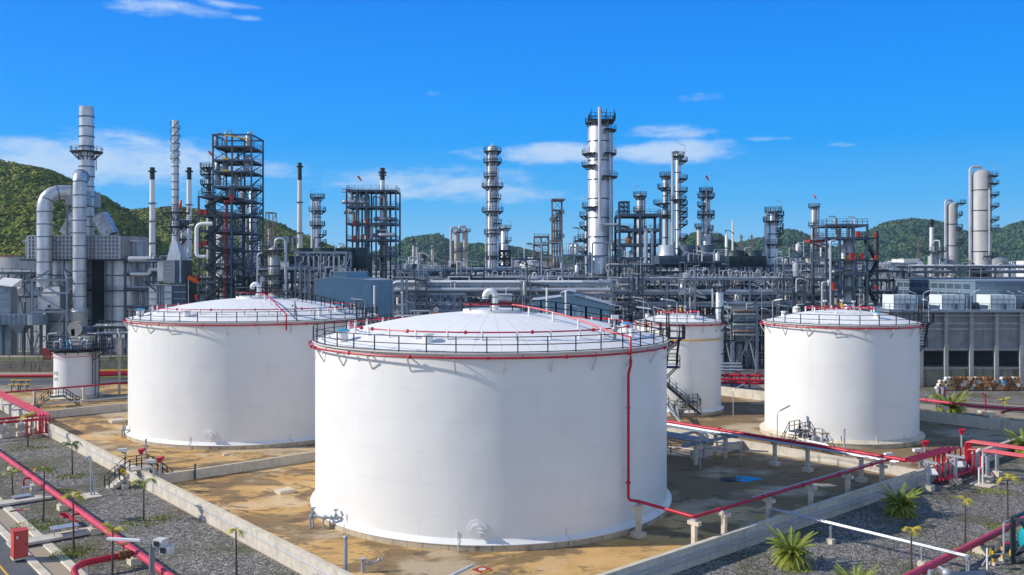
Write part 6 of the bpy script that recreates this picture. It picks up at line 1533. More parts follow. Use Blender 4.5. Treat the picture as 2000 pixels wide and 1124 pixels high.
# ---- central columns
column('tall slender column with many ring platforms, centre', 962, 258, 20.5, 284, 'silver', [(296,0,360,1.1),(317,0,360,1.15),(345,130,300,1.1),(365,0,360,1.65),(388,260,380,1.0),(413,0,360,1.65),(436,280,400,1.2),(456,0,360,1.0),(500,0,360,.9)], 14, [(250,560,300,.55),(320,560,330,.45),(200,540,300,.4)], lamps=((365,-1),(365,1),(413,-1),(413,1)), ladder=262)
column('tallest thick silver column with long overhead pipe, right of centre', 1170, 232, 43, 240, 'silver', [(240,0,360,.8),(255,290,400,1.7),(301,110,250,1.6),(301,290,430,1.7),(324,110,250,1.7),(346,280,420,2.0),(405,120,260,1.6),(545,0,360,.8)], 12, [(318,520,262,.5),(345,480,262,.45)], lamps=((301,-1),(405,-1),(301,1)), flag='orange windsock on top of the tallest silver column')
pipe_run('long silver overhead pipe down the front of the tallest column', [(XX(1171,228),228,ZZ(209,228)),(XX(1171,228),227.6,ZZ(439,228)),(XX(1212,228),227.6,ZZ(439,228))], .42, 'pipe', 1.8, 12)
th = thing('top_platform', 'black railed cage platform on top of the tallest silver column', 'platform', (XX(1175,232),232,ZZ(240,232)))
m = MB(); x, z = XX(1175,232), ZZ(236,232); m.box(x-3.3,x+3.3,229,235,z-.3,z); m.rail([(x-3.3,229,z),(x+3.3,229,z),(x+3.3,235,z),(x-3.3,235,z),(x-3.3,229,z)],1.6,1.3,.13)
for o in (-3,-1,1,3): m.bar((x+o,229.2,z),(x+o,229.2,z+2.6),.16)
m.build('deck', MAT['black'], th)
for a, r_ in ((-2,.3),(1.4,.3)):
    m = MB(); m.tube([(x+a,231,z-.1),(x+a,231,z-2.2)], r_, 8); m.build('leg', MAT['pipe'], th)
column('thin dark column hugging the left side of the tallest column', 1146, 240, 8, 418, 'silverdark', [(422,90,300,1.5),(442,90,300,1.5),(466,90,300,2.0),(490,90,300,2.0)], 8)
column('pale column with buff stripe behind the centre column', 985, 330, 15, 442, 'silver', [(446,0,360,1.2),(470,280,400,1.3)], 6, [(185,520,444,1.2)], lamps=((446,1),))
th = frame('small black lattice structure right of the centre column', 973, 996, 270, 6, [490,505,520,535], 2, 1, 'black', .6, rails=True, name='black_structure')[0]
column('dark narrow column in the square portal structure, right of centre', 1250, 248, 12.5, 378, 'silverdark', [(383,0,360,1.0),(412,120,300,1.0),(450,0,360,1.0)], 6, [(20,480,385,.5)], lamps=((383,-1),))
th, X0, X1, zl = frame('grey portal structure right of the tallest column', 1210, 1290, 226, 9, [420,449,478,505], 2, 1, 'steel', .6, rails=True, braces=False, name='portal_structure')
for k in range(14):
    rd = random.Random(k+400); px = rd.uniform(1214,1286); Y = rd.uniform(225,233); x = XX(px,Y); z0_, z1_ = ZZ(rd.choice([545,535]),Y), ZZ(rd.choice([478,490,505,450]),Y)
    m = MB(); m.tube([(x,Y,z0_),(x,Y,z1_),(x+rd.uniform(-2,2),Y,z1_)], rd.choice([.25,.35,.5]), 8, bend=.8); single(m, 'process_pipe', 'vertical silver pipe inside the grey portal structure', 'pipe', MAT[rd.choice(['pipe','galv','silver'])], (x,Y,z0_), 'pipes inside the portal structure')
th = thing('rusty_vessel', 'rust brown vessel with arched pipe on the portal structure', 'vessel', (XX(1230,227),227,ZZ(478,227)))
m = MB(); x, z = XX(1230,227), ZZ(477,227); m.lathe((x,228,z), [(0,0),(.9,0),(1.15,.8),(.9,1.7),(.4,2.1),(0,2.2)], 16); m.build('body', MAT['rust'], th); m = MB(); m.tube([(x,228,z+2),(x,228,z+4.6),(x-3.0,228,z+4.6)], .36, 10, bend=1.3); m.build('pipe', MAT['rust'], th)
th = frame('small green-blue lattice cage on the portal structure', 1211, 1229, 228, 3, [394,403,412], 2, 1, 'steel', .25, rails=False, zbase=ZZ(420,228), name='lattice_cage')[0]
column('second of the paired columns, shorter one with side pipe', 1300, 262, 11, 342, 'silverdark', [(344,0,360,1.0),(367,120,300,1.6),(372,300,400,1.8),(398,90,300,2.8),(420,0,360,1.4)], 8, [(340,480,345,.8)], lamps=((344,-1),))
column('tall slim column with overhead pipe and many right-hand platforms', 1324, 256, 12, 300, 'silver', [(305,0,360,1.0),(315,270,420,1.9),(350,270,420,1.9),(374,270,420,1.9),(390,0,360,1.6),(400,270,420,1.9),(413,270,420,1.9),(424,270,420,1.9),(438,270,420,1.9),(465,270,420,1.9)], 10, [(190,480,297,.8)], lamps=((300,1),))
column('column with windsock and twin pipes, middle right', 1379, 256, 13, 370, 'silver', [(374,0,360,1.0),(385,0,360,1.5),(402,120,250,1.6),(419,0,360,1.5),(425,0,180,1.6),(448,280,400,1.2)], 7, [(258,500,368,.6),(300,500,372,.45),(200,470,385,.25)], flag='red windsock on top of the middle right column')
column('short buff column left of the windsock column', 1365, 330, 8, 442, 'beige', [(443,0,360,.9)], 5)
column('short white striped column, centre right', 1419, 230, 6, 459, 'white', [], 9)
column('column with side platforms, left of the right lattice tower', 1510, 236, 18, 412, 'silver', [(413,0,360,1.0),(421,280,420,1.6),(432,0,360,1.4),(445,300,410,1.5),(456,300,410,1.5),(477,0,360,1.1)], 6, [(190,530,418,.9)], lamps=((412,1),))
column('slim grey column with little red flag behind the right structures', 1590, 330, 12, 402, 'silverdark', [(404,0,360,1.0),(440,150,260,1.0)], 7, [(0,500,402,.6)], flag='tiny red windsock on the slim grey column at right')
column('wide pale vessel below the slim grey column at right', 1588, 300, 28, 496, 'beige', [(496,0,360,1.2),(487,0,360,2.0),(530,0,360,1.5)], 4)
# ---- right lattice structure
th, X0, X1, zl = frame('right open steel structure with silver column and red boxes', 1614, 1694, 186, 8, [440,465,508,535,562], 3, 1, 'steel', .4, rails=True, braces=False, name='reactor_structure')
zigstairs(th, XX(1690,187), XX(1713,187), 186.5, 0, ZZ(466,187), 4.6)
m = MB()
for z in zl[1:]: m.box(XX(1694,186),XX(1714,186),185.5,194,z-.2,z+.1)
for px in (1714,): m.bar((XX(px,186),186,0),(XX(px,186),186,zl[1]+1.5),.35)
m.build('side_landing', MAT['dark'], th)
column('silver column inside the right open steel structure', 1657, 190, 20, 464, 'silver', [], 8)
for py in (505,531):
    m = MB(); m.box(XX(1650,187),XX(1662,187),187.2,187.6,ZZ(py+1.2,187),ZZ(py-1.5,187)); single(m, 'yellow_board', 'yellow lifting board on the silver column, right structure', 'board', MAT['yellow'], (XX(1656,187),187,ZZ(py,187)), 'yellow boards on the right structure', smooth=False)
for px, py, w, h in ((1665,501,9,14),(1683,501,6,12),(1677,457,6,11),(1711,459,4,7),(1712,503,5,9),(1629,559,5,14),(1711,562,4,8)):
    m = MB(); m.box(XX(px-w/2,185.4),XX(px+w/2,185.4),185.2,186.2,ZZ(py+h/2,185.4),ZZ(py-h/2,185.4)); single(m, 'fire_box', 'red box on a floor of the right open steel structure', 'box', MAT['redbox'], (XX(px,185.4),185.4,ZZ(py,185.4)), 'red boxes on the right structure', smooth=False)
m = MB(); m.box(XX(1582,200),XX(1613,200),200,203,ZZ(473,200),ZZ(468,200)); m.bar((XX(1585,200),201,ZZ(473,200)),(XX(1612,200),201,ZZ(484,200)),.3); m.rail([(XX(1582,200),200,ZZ(468,200)),(XX(1613,200),200,ZZ(468,200))],1.1,1.4,.1); single(m, 'red_walkway', 'red steel walkway left of the right open structure', 'walkway', MAT['redbox'], (XX(1598,200),200,ZZ(473,200)), smooth=False)
for k in range(22):
    rd = random.Random(k+600); px = rd.uniform(1617,1692); Y = rd.uniform(187,193); x = XX(px,Y); lv = rd.choice([440,465,508,535,562]); z = ZZ(lv,186)+.35; h = rd.uniform(1,3); r = rd.uniform(.15,.6)
    m = MB(); m.lathe((x,Y,z), [(0,0),(r,0),(r,h),(r*.6,h+.25),(0,h+.3)], 10); m.tube([(x,Y,z+h),(x,Y,z+h+.6),(x-1.5,Y,z+h+.6)], .12, 6, bend=.3); single(m, 'small_vessel', 'small vessel with bent pipe on a floor of the right open structure', 'vessel', MAT[rd.choice(PMATS)], (x,Y,z), 'small vessels inside the right structure')
for px, ya in ((1622,470),(1606,551)): pipe_run('tall pale pipe with hooked top %s' % ('in front of the right open structure' if px > 1610 else 'left of the right open structure'), [(XX(px+10,184),184,ZZ(ya,184)),(XX(px,184),184,ZZ(ya,184)),(XX(px,184),184,0)], .24, 'galv', .9, 10)
# ---- far right columns
column('very thick grey column with overhead pipe at the right edge', 1917, 300, 36, 332, 'greyclad', [(345,280,400,2.0),(360,280,400,2.2),(382,290,400,2.2),(404,290,400,2.2),(430,290,400,2.2),(446,290,400,2.2),(500,250,400,2.0)], 8, [(182,540,326,.95),(280,508,372,.6)], lamps=((332,1),))
column('thick grey column with hooked pipe, second from the right edge', 1859, 305, 21, 396, 'greyclad', [(398,280,420,2.6),(420,290,400,1.6),(445,290,400,1.6),(474,290,400,2.2)], 6, [(195,535,391,.8)])
column('short grey vessel cluster left of the thick grey columns', 1823, 300, 20, 490, 'greyclad', [(490,0,360,2.6)], 3, [(230,535,476,.8),(300,535,470,.5)])
# ---- air coolers and racks, centre to right
finfan('grey air cooler with silver hood, right of the portal structure', 1288, 1404, 478, 499, 515, 214, 9, 3, 'steel', cone=1)
finfan('dark air cooler bank left of the side-platform column', 1424, 1496, 489, 500, 515, 222, 9, 2, 'darkgreen')
rack('main pipe rack with long grey deck, right of centre', 1196, 1625, 198, 9, [546,573,597,622], 6.2, 'steel2', 8, 60, 51, 4, .42)
rack('second pipe rack behind the main deck, right of centre', 1190, 1640, 222, 10, [520,545,570,600], 7, 'steel', 7, 60, 52, 4)
rack('third pipe rack deep behind the main deck', 1180, 1700, 250, 10, [532,555,580], 8, 'dark', 7, 60, 53, 4)
rack('pipe rack with big silver main behind the front tank, left of centre', 768, 1196, 190, 8, [556,578,602,628], 9.8, 'steel2', 7, 40, 54, 3, .45, False)
rack('second pipe rack behind the silver main, left of centre', 770, 1200, 214, 10, [545,570,600], 8, 'steel', 7, 60, 55, 3)
rack('third pipe rack deep behind the silver main', 770, 1190, 246, 10, [530,552,575], 8, 'steel', 7, 60, 56, 4)
rack('fourth pipe rack, finer, just behind the front racks right of centre', 1200, 1620, 210, 7, [560,586,610,634], 5.0, 'dark', 5, 60, 61, 2, .26, False)
rack('fourth pipe rack, finer, just behind the silver main left of centre', 770, 1190, 203, 7, [564,590,614], 5.0, 'dark', 5, 60, 62, 2, .26, False)
rack('low ground-level pipe rack before the main deck, right of centre', 1200, 1480, 189, 4, [640,652,664], 5.5, 'steel2', 4, 50, 63, 3, .26, False)
rack('low rack of small pipes beneath the truss bridge', 770, 1100, 184, 4, [622,636], 6, 'steel', 4, 40, 64, 3, .26, False)
rack('pipe rack running left of the cooling tower', 1690, 1765, 205, 8, [530,548,572,600], 7, 'dark', 6, 26, 57)
pipe_run('very long thick silver main on the front pipe rack', [(XX(770,189),189.3,ZZ(566,189)),(XX(1192,189),189.3,ZZ(566,189))], .46, 'pipe', 0, 14)
pipe_run('second long silver main above the thick one', [(XX(862,200),200,ZZ(553,200)),(XX(1140,200),200,ZZ(553,200)),(XX(1150,200),200,ZZ(562,200))], .4, 'pipe', 1, 14)
th = thing('truss_bridge', 'grey lattice truss below the thick silver main', 'truss', (XX(795,188),188,ZZ(600,188)))
m = MB(); n = 9; X0, X1, za, zb_, zc = XX(798,188), XX(910,188), ZZ(574,188), ZZ(591,188), ZZ(606,188)
for z in (za,zb_,zc): m.bar((X0,187.6,z),(X1,187.6,z),.38,.5)
for i in range(n+1):
    x = X0+(X1-X0)*i/n; m.bar((x,187.6,za),(x,187.6,zc),.2)
    if i < n:
        x2 = X0+(X1-X0)*(i+1)/n
        if i < n/2: m.bar((x,187.55,za),(x2,187.55,zb_),.2); m.bar((x,187.55,zb_),(x2,187.55,zc),.2)
        else: m.bar((x,187.55,zb_),(x2,187.55,za),.2); m.bar((x,187.55,zc),(x2,187.55,zb_),.2)
m.build('lattice', MAT['steel2'], th)
for px in (785.5,794,910):
    q = MB(); q.bar((XX(px,187.4),187.4,0),(XX(px,187.4),187.4,ZZ(545 if px < 900 else 575,187.4)),.5 if px != 785.5 else .6); q.build('post', MAT['steel2'], th)
m = MB(); m.tube([(XX(852,187),187.2,ZZ(605,187)),(XX(852,187),187.35,ZZ(605,187))], .55, 20); sg = m.build('round_sign', MAT['white'], th); m = MB(); m.box(XX(850,187),XX(854,187),187.1,187.18,ZZ(605.6,187),ZZ(604.4,187)); m.build('sign_bar', MAT['redbox'], sg)
hdrum('silver finned drum behind the gooseneck of the front tank', 986, 583, 186, 3.0, 1.1, 'silver')
# gooseneck loops along the racks
lp = 0
for k in range(54):
    rd = random.Random(k+800)
    if k < 34: px, Y, z = 1340+k*8.2+rd.uniform(-2,2), 199+rd.uniform(0,6), ZZ(546,198)
    else: px, Y, z = 780+(k-34)*20+rd.uniform(-6,6), 215+rd.uniform(0,8), ZZ(545,214)
    x = XX(px,Y); h = rd.uniform(.9,2.4); w = rd.uniform(.5,1.6); r = rd.choice([.1,.14,.2])
    m = MB(); m.tube([(x,Y,z),(x,Y,z+h),(x+w,Y,z+h),(x+w,Y,z)], r, 8, bend=w*.5); single(m, 'pipe_loop', 'silver pipe loop rising above the pipe rack deck', 'pipe', MAT[rd.choice(['galv','pipe','silver'])], (x,Y,z), 'pipe loops above the rack decks')
# drums and vessels at ground and rack level
for k in range(26):
    rd = random.Random(k+900); px = rd.choice([rd.uniform(780,1190), rd.uniform(1200,1620)]); Y = rd.uniform(200,244); py = rd.uniform(558,640)
    if ZZ(py,Y) < 2: continue
    hdrum('silver horizontal drum inside the pipe racks', px, py, Y, rd.uniform(4,9), rd.uniform(.6,1.3), rd.choice(['pipe','silver','silverdark','white']), 'horizontal drums inside the pipe racks')
for k in range(20):
    rd = random.Random(k+950); px = rd.choice([rd.uniform(500,610), rd.uniform(780,1190), rd.uniform(1200,1620)]); Y = rd.uniform(208,240); r = rd.uniform(.6,1.6); zt = ZZ(rd.uniform(540,600),Y); x = XX(px,Y)
    m = MB(); m.lathe((x,Y,0), [(r,0),(r,zt-r*.5),(r*.8,zt-.2*r),(0,zt)], 16); th = single(m, 'vertical_vessel', 'upright silver vessel standing inside the pipe racks', 'vessel', MAT[rd.choice(['silver','pipe','silverdark','white'])], (x,Y,0), 'upright vessels inside the pipe racks')
    m = MB(); m.tube([(x,Y,zt),(x,Y,zt+.8),(x+r+.8,Y,zt+.8),(x+r+.8,Y,1)], .16, 7, bend=.5); m.build('pipe', MAT['galv'], th)
column('pale upright vessel with dark collar, right behind the slim tank', 1405, 176, 16, 556, 'silver', [(559,0,360,1.3)], 4, [(185,600,556,.4)])
column('upright silver vessel behind the main rack deck', 1442, 204, 16, 553, 'silver', [(556,0,360,.9)], 4)
th = frame('stacked exchanger structure between slim tank and right tank', 1430, 1478, 184, 8, [601,620,640], 1, 1, 'steel2', .5, rails=False, name='exchanger_structure')[0]
for k in range(6): hdrum('weathered exchanger drum stacked between slim tank and right tank', 1454, 607+(k//2)*20+(k%2)*7, 183.6, 4.4, .34, ['rustframe','silverdark','steel','silverdark'][k % 4], 'stacked exchanger drums', leg=ZZ(607+(k//2)*20+9,183.6))
# grey portal frames seen before the far plant
for px0, px1, lb in ((1058,1098,'left grey goalpost frame before the far plant'),(1157,1190,'right grey goalpost frame beside the tallest column')):
    Y = 214; th = thing('pipe_gantry', lb, 'frame', (XX(px0,Y),Y,0)); m = MB(); zt = ZZ(474,Y)
    m.tube([(XX(px0,Y),Y,0),(XX(px0,Y),Y,zt),(XX(px1,Y),Y,zt),(XX(px1,Y),Y,0)], .22, 8, bend=.4); m.build('legs', MAT['steel2'], th)
    m = MB(); m.bar((XX(px0,Y),Y,ZZ(502,Y)),(XX(px1,Y),Y,ZZ(502,Y)),.35); m.build('cross_beam', MAT['steel2'], th)
# lamps among the racks
for k, (px, py, Y) in enumerate(((1207,598,150),(1255,590,140),(1290,604,140),(1340,572,180),(1500,606,150),(1530,598,175),(1120,598,148),(1010,580,150),(800,590,178),(1660,600,160),(1480,560,195),(1560,565,195))):
    x, z = XX(px,Y), ZZ(py,Y); th = thing('lamp_post', 'slender lamp post with white tube light in front of the pipe racks', 'lamp post', (x,Y,0), 'tube lamps before the pipe racks')
    m = MB(); m.tube([(x+.9,Y,0),(x+.9,Y,z-.2),(x+.4,Y,z)], .07, 6, bend=.3); m.build('pole', MAT['galv'], th); m = MB(); m.bar((x+.5,Y,z-.02),(x-1.1,Y-.3,z+.35),.24,.12); m.build('lamp_head', MAT['white'], th)
for k, (px, py, Y) in enumerate(((731,560,160),(785,572,170),(1105,570,150),(1068,565,150))): 
    x = XX(px,Y); m = MB(); m.tube([(x,Y,0),(x,Y,ZZ(py,Y))], .16, 8); m.ball((x,Y,ZZ(py,Y)), .22, 8); single(m, 'white_post', 'white round-topped vent post behind the front tank dome', 'post', MAT['white'], (x,Y,0), 'white vent posts behind the front tank')

# small process structures standing between and above the racks
for k, (px0, px1, yt, Y, nl, lb) in enumerate(((1002,1054,506,232,3,'open steel process structure between the centre column and the left goalpost frame'),(1100,1142,498,228,3,'open steel process structure just left of the tallest column'),(1124,1146,470,246,4,'narrow stair tower behind the left side of the tallest column'),
        (1196,1212,488,236,3,'narrow steel structure squeezed between tallest column and portal structure'),(1338,1420,512,206,2,'long low process structure under the silver-hooded air cooler'),(1530,1612,503,208,2,'open process structure left of the right open steel structure'),
        (1392,1420,470,262,4,'slim platform tower right of the windsock column'),(776,862,528,202,2,'long low process structure right of the square exchanger tower'),(452,520,500,236,3,'process structure behind the tall dark tower, toward the hooked pipe'),(640,676,497,250,3,'process structure between the air coolers and the square tower'),(870,944,538,206,2,'low process structure left of the centre column'),
        (1480,1530,512,246,3,'process structure at the foot of the side-platform column'),(1560,1600,492,262,3,'process structure before the wide pale vessel at right'),(1440,1480,506,262,2,'low structure behind the dark air cooler bank'),(262,292,512,240,4,'dark structure between furnace and second heater'),(1720,1758,530,215,2,'low dark structure left of the louvred house'),(812,832,548,186,5,'narrow ladder tower before the thick silver main, left one'),(1018,1036,552,186,5,'narrow ladder tower before the silver main, behind the low blue gabled shed'),(1236,1256,538,190,5,'narrow ladder tower under the right end of the portal structure'),(1338,1358,546,190,5,'narrow ladder tower before the main deck, above the slim tank'),(1548,1570,542,190,5,'narrow ladder tower before the main deck, above the right tank'))):
    rd = random.Random(k+1500); zt = ZZ(yt,Y); lv = [yt+(zt*(.62 if nl < 5 else .8)*F/Y)*i/nl for i in range(nl)]
    th, X0, X1, zl = frame(lb, px0, px1, Y, 6.5, lv, max(1,round((px1-px0)/26)), 1, ['steel','steel2'][k % 2], .28, rails=True, braces=True, name='process_structure')
    for j in range(int(6+(px1-px0)/5)):
        x, yy, z = rd.uniform(X0,X1), rd.uniform(Y-.6,Y+6), rd.choice(zl+[0]); r = rd.choice([.06,.09,.12,.2]); h = rd.uniform(1.5,4.5); m = MB()
        if j % 4 == 0: q = rd.uniform(.4,.9); m.lathe((x,yy,z+.3), [(0,0),(q,0),(q,h*.6),(q*.6,h*.6+.3),(0,h*.6+.35)], 12); m.tube([(x,yy,z+h*.6),(x,yy,z+h*.6+1),(x+1.5,yy,z+h*.6+1)], .1, 6, bend=.3); nm_, lb_ = 'small_vessel', 'small vessel fixed on a floor of the process structures'
        else: m.tube([(x,yy,z),(x,yy,z+h),(x+rd.uniform(-2.5,2.5),yy,z+h),(x+rd.uniform(2.6,3),yy,z+h-rd.uniform(.5,1.5))], r, 6, bend=r*2.5); nm_ = 'pipe'
        m.build('vessel' if j % 4 == 0 else 'pipe', MAT[rd.choice(PMATS+['white','dark','galv'])], th)
    for j in range(2):
        x, z = rd.uniform(X0,X1), zl[0]+.3; m = MB(); m.tube([(x,Y-.2,z),(x,Y-.2,z+2.6),(x+.8,Y-.2,z+2.8)], .05, 5, bend=.3); m.build('lamp', MAT['galv'], th)
# ---- cooling tower, right
YC = 160.5
th = thing('cooling_tower', 'concrete cooling tower with dark openings and pillars at the right edge', 'cooling tower', (XX(1900,YC),YC,0))
X0, X1 = XX(1738,YC), XX(2120,YC); zd = ZZ(605,YC); z_a, z_b = ZZ(686,YC), ZZ(717,YC)
m = MB(); m.box(X0,X1,YC+.5,YC+14,z_a,zd-.4); m.build('upper_wall', MAT['concgrey'], th, smooth=False)
m = MB(); m.box(X0,X1,YC+.4,YC+14,-.2,z_b); m.build('basin_wall', MAT['concstain'], th, smooth=False)
m = MB(); m.box(X0,X1,YC+3.5,YC+4,z_b,z_a); m.build('opening_shade_sheet', MAT['black'], th, smooth=False)  # black sheet set back in the openings as painted shade
pxs = [1750,1799,1848,1897,1946,1995,2044,2093]
for px in pxs:
    x = XX(px,YC); m = MB(); m.box(x-.34,x+.34,YC-.2,YC+.48,0,zd-.4); m.build('pillar', MAT['concmid'], th, smooth=False)
for z in (z_a+.35, ZZ(643,YC), ZZ(632,YC), z_b-.2):
    m = MB(); m.box(X0,X1,YC+.25,YC+.47,z-.2,z+.2); m.build('ledge', MAT['concmid'], th, smooth=False); m = MB()
m = MB(); m.box(X0-.5,X1,YC-1.0,YC+14.5,zd-.4,zd); m.build('deck', MAT['steel2'], th, smooth=False)
m = MB(); m.rail([(X0-.4,YC+14,zd),(X0-.4,YC-.9,zd),(X1,YC-.9,zd)],1.15,2.3,.085); m.build('railing', MAT['steel'], th)
m = MB(); m.tube([(X0,YC-.6,ZZ(616,YC)),(X1,YC-.6,ZZ(616,YC))], .09, 6); m.build('pipe', MAT['galv'], th)
for i in range(4):
    m = MB(); x = XX(pxs[1+i],YC)+2.2; m.box(x-1.1,x+.9,YC+.3,YC+.42,.1,z_b-.3); m.build('stained_panel', MAT['concstain'], th)
for px0, px1, lb in ((1746,1788,'white louvred fan housing on the cooling tower deck, nearest the right tank'),(1840,1884,'white louvred fan housing on the cooling tower deck, middle one'),(1935,1982,'white louvred fan housing on the cooling tower deck, at the frame edge')):
    Y = YC+2.5; z0_, z1_ = zd, ZZ(576,Y); t2 = thing('fan_housing', lb, 'fan housing', (XX(px0,Y),Y,zd))
    xa, xb = XX(px0,Y), XX(px1,Y)
    m = MB(); m.box(xa,xb,Y,Y+5,z0_,z1_); m.build('casing', M('housing_white', (.66,.72,.72), .45, 0, .06) if 'housing_white' not in D.materials else D.materials['housing_white'], t2, smooth=False)
    m = MB()
    for i in range(5): x = xa+(xb-xa)*i/4; m.box(x-.06,x+.06,Y-.12,Y-.01,z0_,z1_)
    for i in range(1,3): z = z0_+(z1_-z0_)*i/3; m.box(xa,xb,Y-.1,Y-.01,z-.06,z+.06)
    m.build('frame', MAT['steel2'], t2, smooth=False)
    m = MB(); m.box(xb+.15,xb+1.9,Y+.6,Y+4.6,z0_,z1_-.1); m.build('side_casing', MAT['louvre'], t2, smooth=False)
    m = MB(); m.hcyl((xb+.6,Y-.9,zd+.8),(xb+2.0,Y-.9,zd+.8),.5,12); m.box(xb+.3,xb+2.2,Y-1.4,Y-.4,zd,zd+.3); m.build('motor', MAT['dark'], t2)
    m = MB(); m.box(xa+1.9,xa+2.5,Y-.8,Y-.3,zd,zd+1.1); m.build('control_box', MAT['steel'], t2)
t2 = thing('louvre_house', 'blue-grey louvred building on the cooling tower with two rows of openings', 'louvre house', (XX(1905,168),168,zd))
xa, zt = XX(1905,168), 19.55; xb = XX(2200,168); Yb = 203
m = MB(); m.quad8([(xa,168,zd-.2),(xb,168,zd-.2),(xb,Yb,zd-.2),(xa,Yb,zd-.2),(xa,168,zt-.5),(xb,168,zt-.5),(xb,Yb,zt-.5),(xa,Yb,zt-.5)]); m.build('wall', MAT['louvre'], t2, smooth=False)
m = MB(); m.box(xa-.15,xb,167.8,Yb+.2,zt-.5,zt-.3); m.build('roof', MAT['steel2'], t2, smooth=False)
for row, (za, zb_) in enumerate(((17.6,18.5),(15.9,16.8))):
    for i in range(10):
        y0, y1 = 170+i*3.25, 172.6+i*3.25
        m = MB(); m.box(xa-.05,xa-.012,y0,y1,za,zb_); m.build('opening', MAT['steel'], t2, smooth=False)
        if row: m = MB(); m.bar((xa-.2,y0-.3,za),(xa-2.3,y0-.3,zd+.1),.16); m.build('strut', MAT['galv'], t2)
for i in range(8):
    m = MB(); m.box(xa+4+i*5.2,xa+8.6+i*5.2,167.92,167.985,17.2,18.5); m.build('opening', M('louvre_shade', (.13,.18,.22), .5) if 'louvre_shade' not in D.materials else D.materials['louvre_shade'], t2, smooth=False)
for px, s in ((1783,-1),(1812,1),(1880,-1),(1905,1),(1975,-1),(1996,-1)):
    Y = YC-.6; x, z = XX(px,Y), ZZ(573 if s < 0 else 570,Y); t3 = thing('deck_lamp', 'tube lamp on a short pole at the cooling tower deck railing', 'lamp post', (x,Y,zd), 'tube lamps on the cooling tower deck')
    m = MB(); m.tube([(x-s*.8,Y,zd),(x-s*.8,Y,z-.3),(x-s*.3,Y,z)], .055, 6, bend=.3); m.build('pole', MAT['galv'], t3); m = MB(); m.bar((x-s*.4,Y,z-.02),(x+s*.7,Y-.2,z+.4),.2,.1); m.build('lamp_head', MAT['white'], t3)
# oil drums
random.seed(77)
DM = [MAT['rust'], M('oxidised_orange', (.46,.22,.08), .8, 0, .35, 2, stain=(.1,.04,.02), sk=.6), MAT['offwhite'], MAT['white'], M('drum_blue', (.10,.28,.5), .5, 0, .1), M('drum_grey', (.35,.37,.4), .6, 0, .2, 2, stain=(.2,.09,.04), sk=.6)]
YD = 155.0; dr_ = .325; x_ = XX(1827,YD); nd = 0
lm = {0:'rust brown',1:'orange rusted',2:'off-white',3:'white',4:'light blue',5:'grey'}
for row in range(4):
    n = 24-row
    for i in range(n):
        x = x_+.3+dr_*row+i*.655; z = dr_+row*dr_*1.73+.12
        if row > 1 and 15 < i+row*.5 < 17.4: continue
        if row == 3 and (i < 1 or i > 20): continue
        side = i < 2+row % 2
        k = random.choice([3,3,2,2]) if side else random.choices([0,1,2,5,4],[9,6,3,2,.6])[0]
        if row == 3 and not side: k = random.choices([0,1,2,3],[5,4,1.5,1])[0]
        m = MB(); P = [(x,YD-.45+random.uniform(-.12,.1),z),(x+(-.0),YD+.45,z)]; y0 = P[0][1]
        m.lathe((0,0,0), [(0,0)], 3) if False else None
        m.tube([(x,y0,z),(x,y0+.02,z)], dr_, 16); m.tube([(x,y0+.03,z),(x,y0+.3,z),(x,y0+.31,z),(x,y0+.6,z),(x,y0+.9,z)], [dr_-.015,dr_-.015,dr_,dr_-.015,dr_-.015], 16)
        ob = single(m, 'oil_drum', '%s oil drum lying in the long drum pile at right' % lm[k], 'drum', DM[k], (x,YD,z-dr_), '%s drums in the pile' % lm[k])
        m = MB(); e = random.choices([0,1,2,5],[6,5,.8,.5])[0] if k in (2,3) else random.choices([k,0,2],[5,3,.4])[0]; m.tube([(x,y0-.02,z),(x,y0-.004,z)], dr_-.05, 14); m.build('drum_end', DM[e], ob)
t3 = thing('striped_barrier', 'red and white striped barrier board by the road before the drum pile', 'barrier', G(1838,776)); p = G(1838,776)
for k in range(4):
    m = MB(); m.box(p[0]-.8+k*.4,p[0]-.4+k*.4,p[1],p[1]+.1,.5,1.5); m.build('stripe', MAT['redbox' if k % 2 else 'white'], t3, smooth=False)
m = MB(); m.box(p[0]-.8,p[0]+.8,p[1]+.1,p[1]+.16,0,.5); m.build('legs', MAT['steel'], t3)
p = G(1480,706); t3 = thing('sign_board', 'dark red sign board with white lettering lines beside the back road', 'sign', p)
m = MB(); m.box(p[0]-2.2,p[0]+2.4,p[1],p[1]+.12,.9,2.4); bd = m.build('board', M('maroon_paint', (.16,.03,.03), .6), t3, smooth=False)
for z in (1.2,2.0):
    for i in range(16):
        m = MB(); w_ = random.uniform(.12,.2); m.box(p[0]-2.0+i*.265,p[0]-2.0+i*.265+w_,p[1]-.02,p[1]-.004,z-.12,z+.14)
        m.build('lettering', MAT['white'], bd, smooth=False)
for o in (-1.8,2.0): m = MB(); m.box(p[0]+o-.06,p[0]+o+.06,p[1]+.02,p[1]+.14,0,.9); m.build('leg', MAT['steel'], t3)
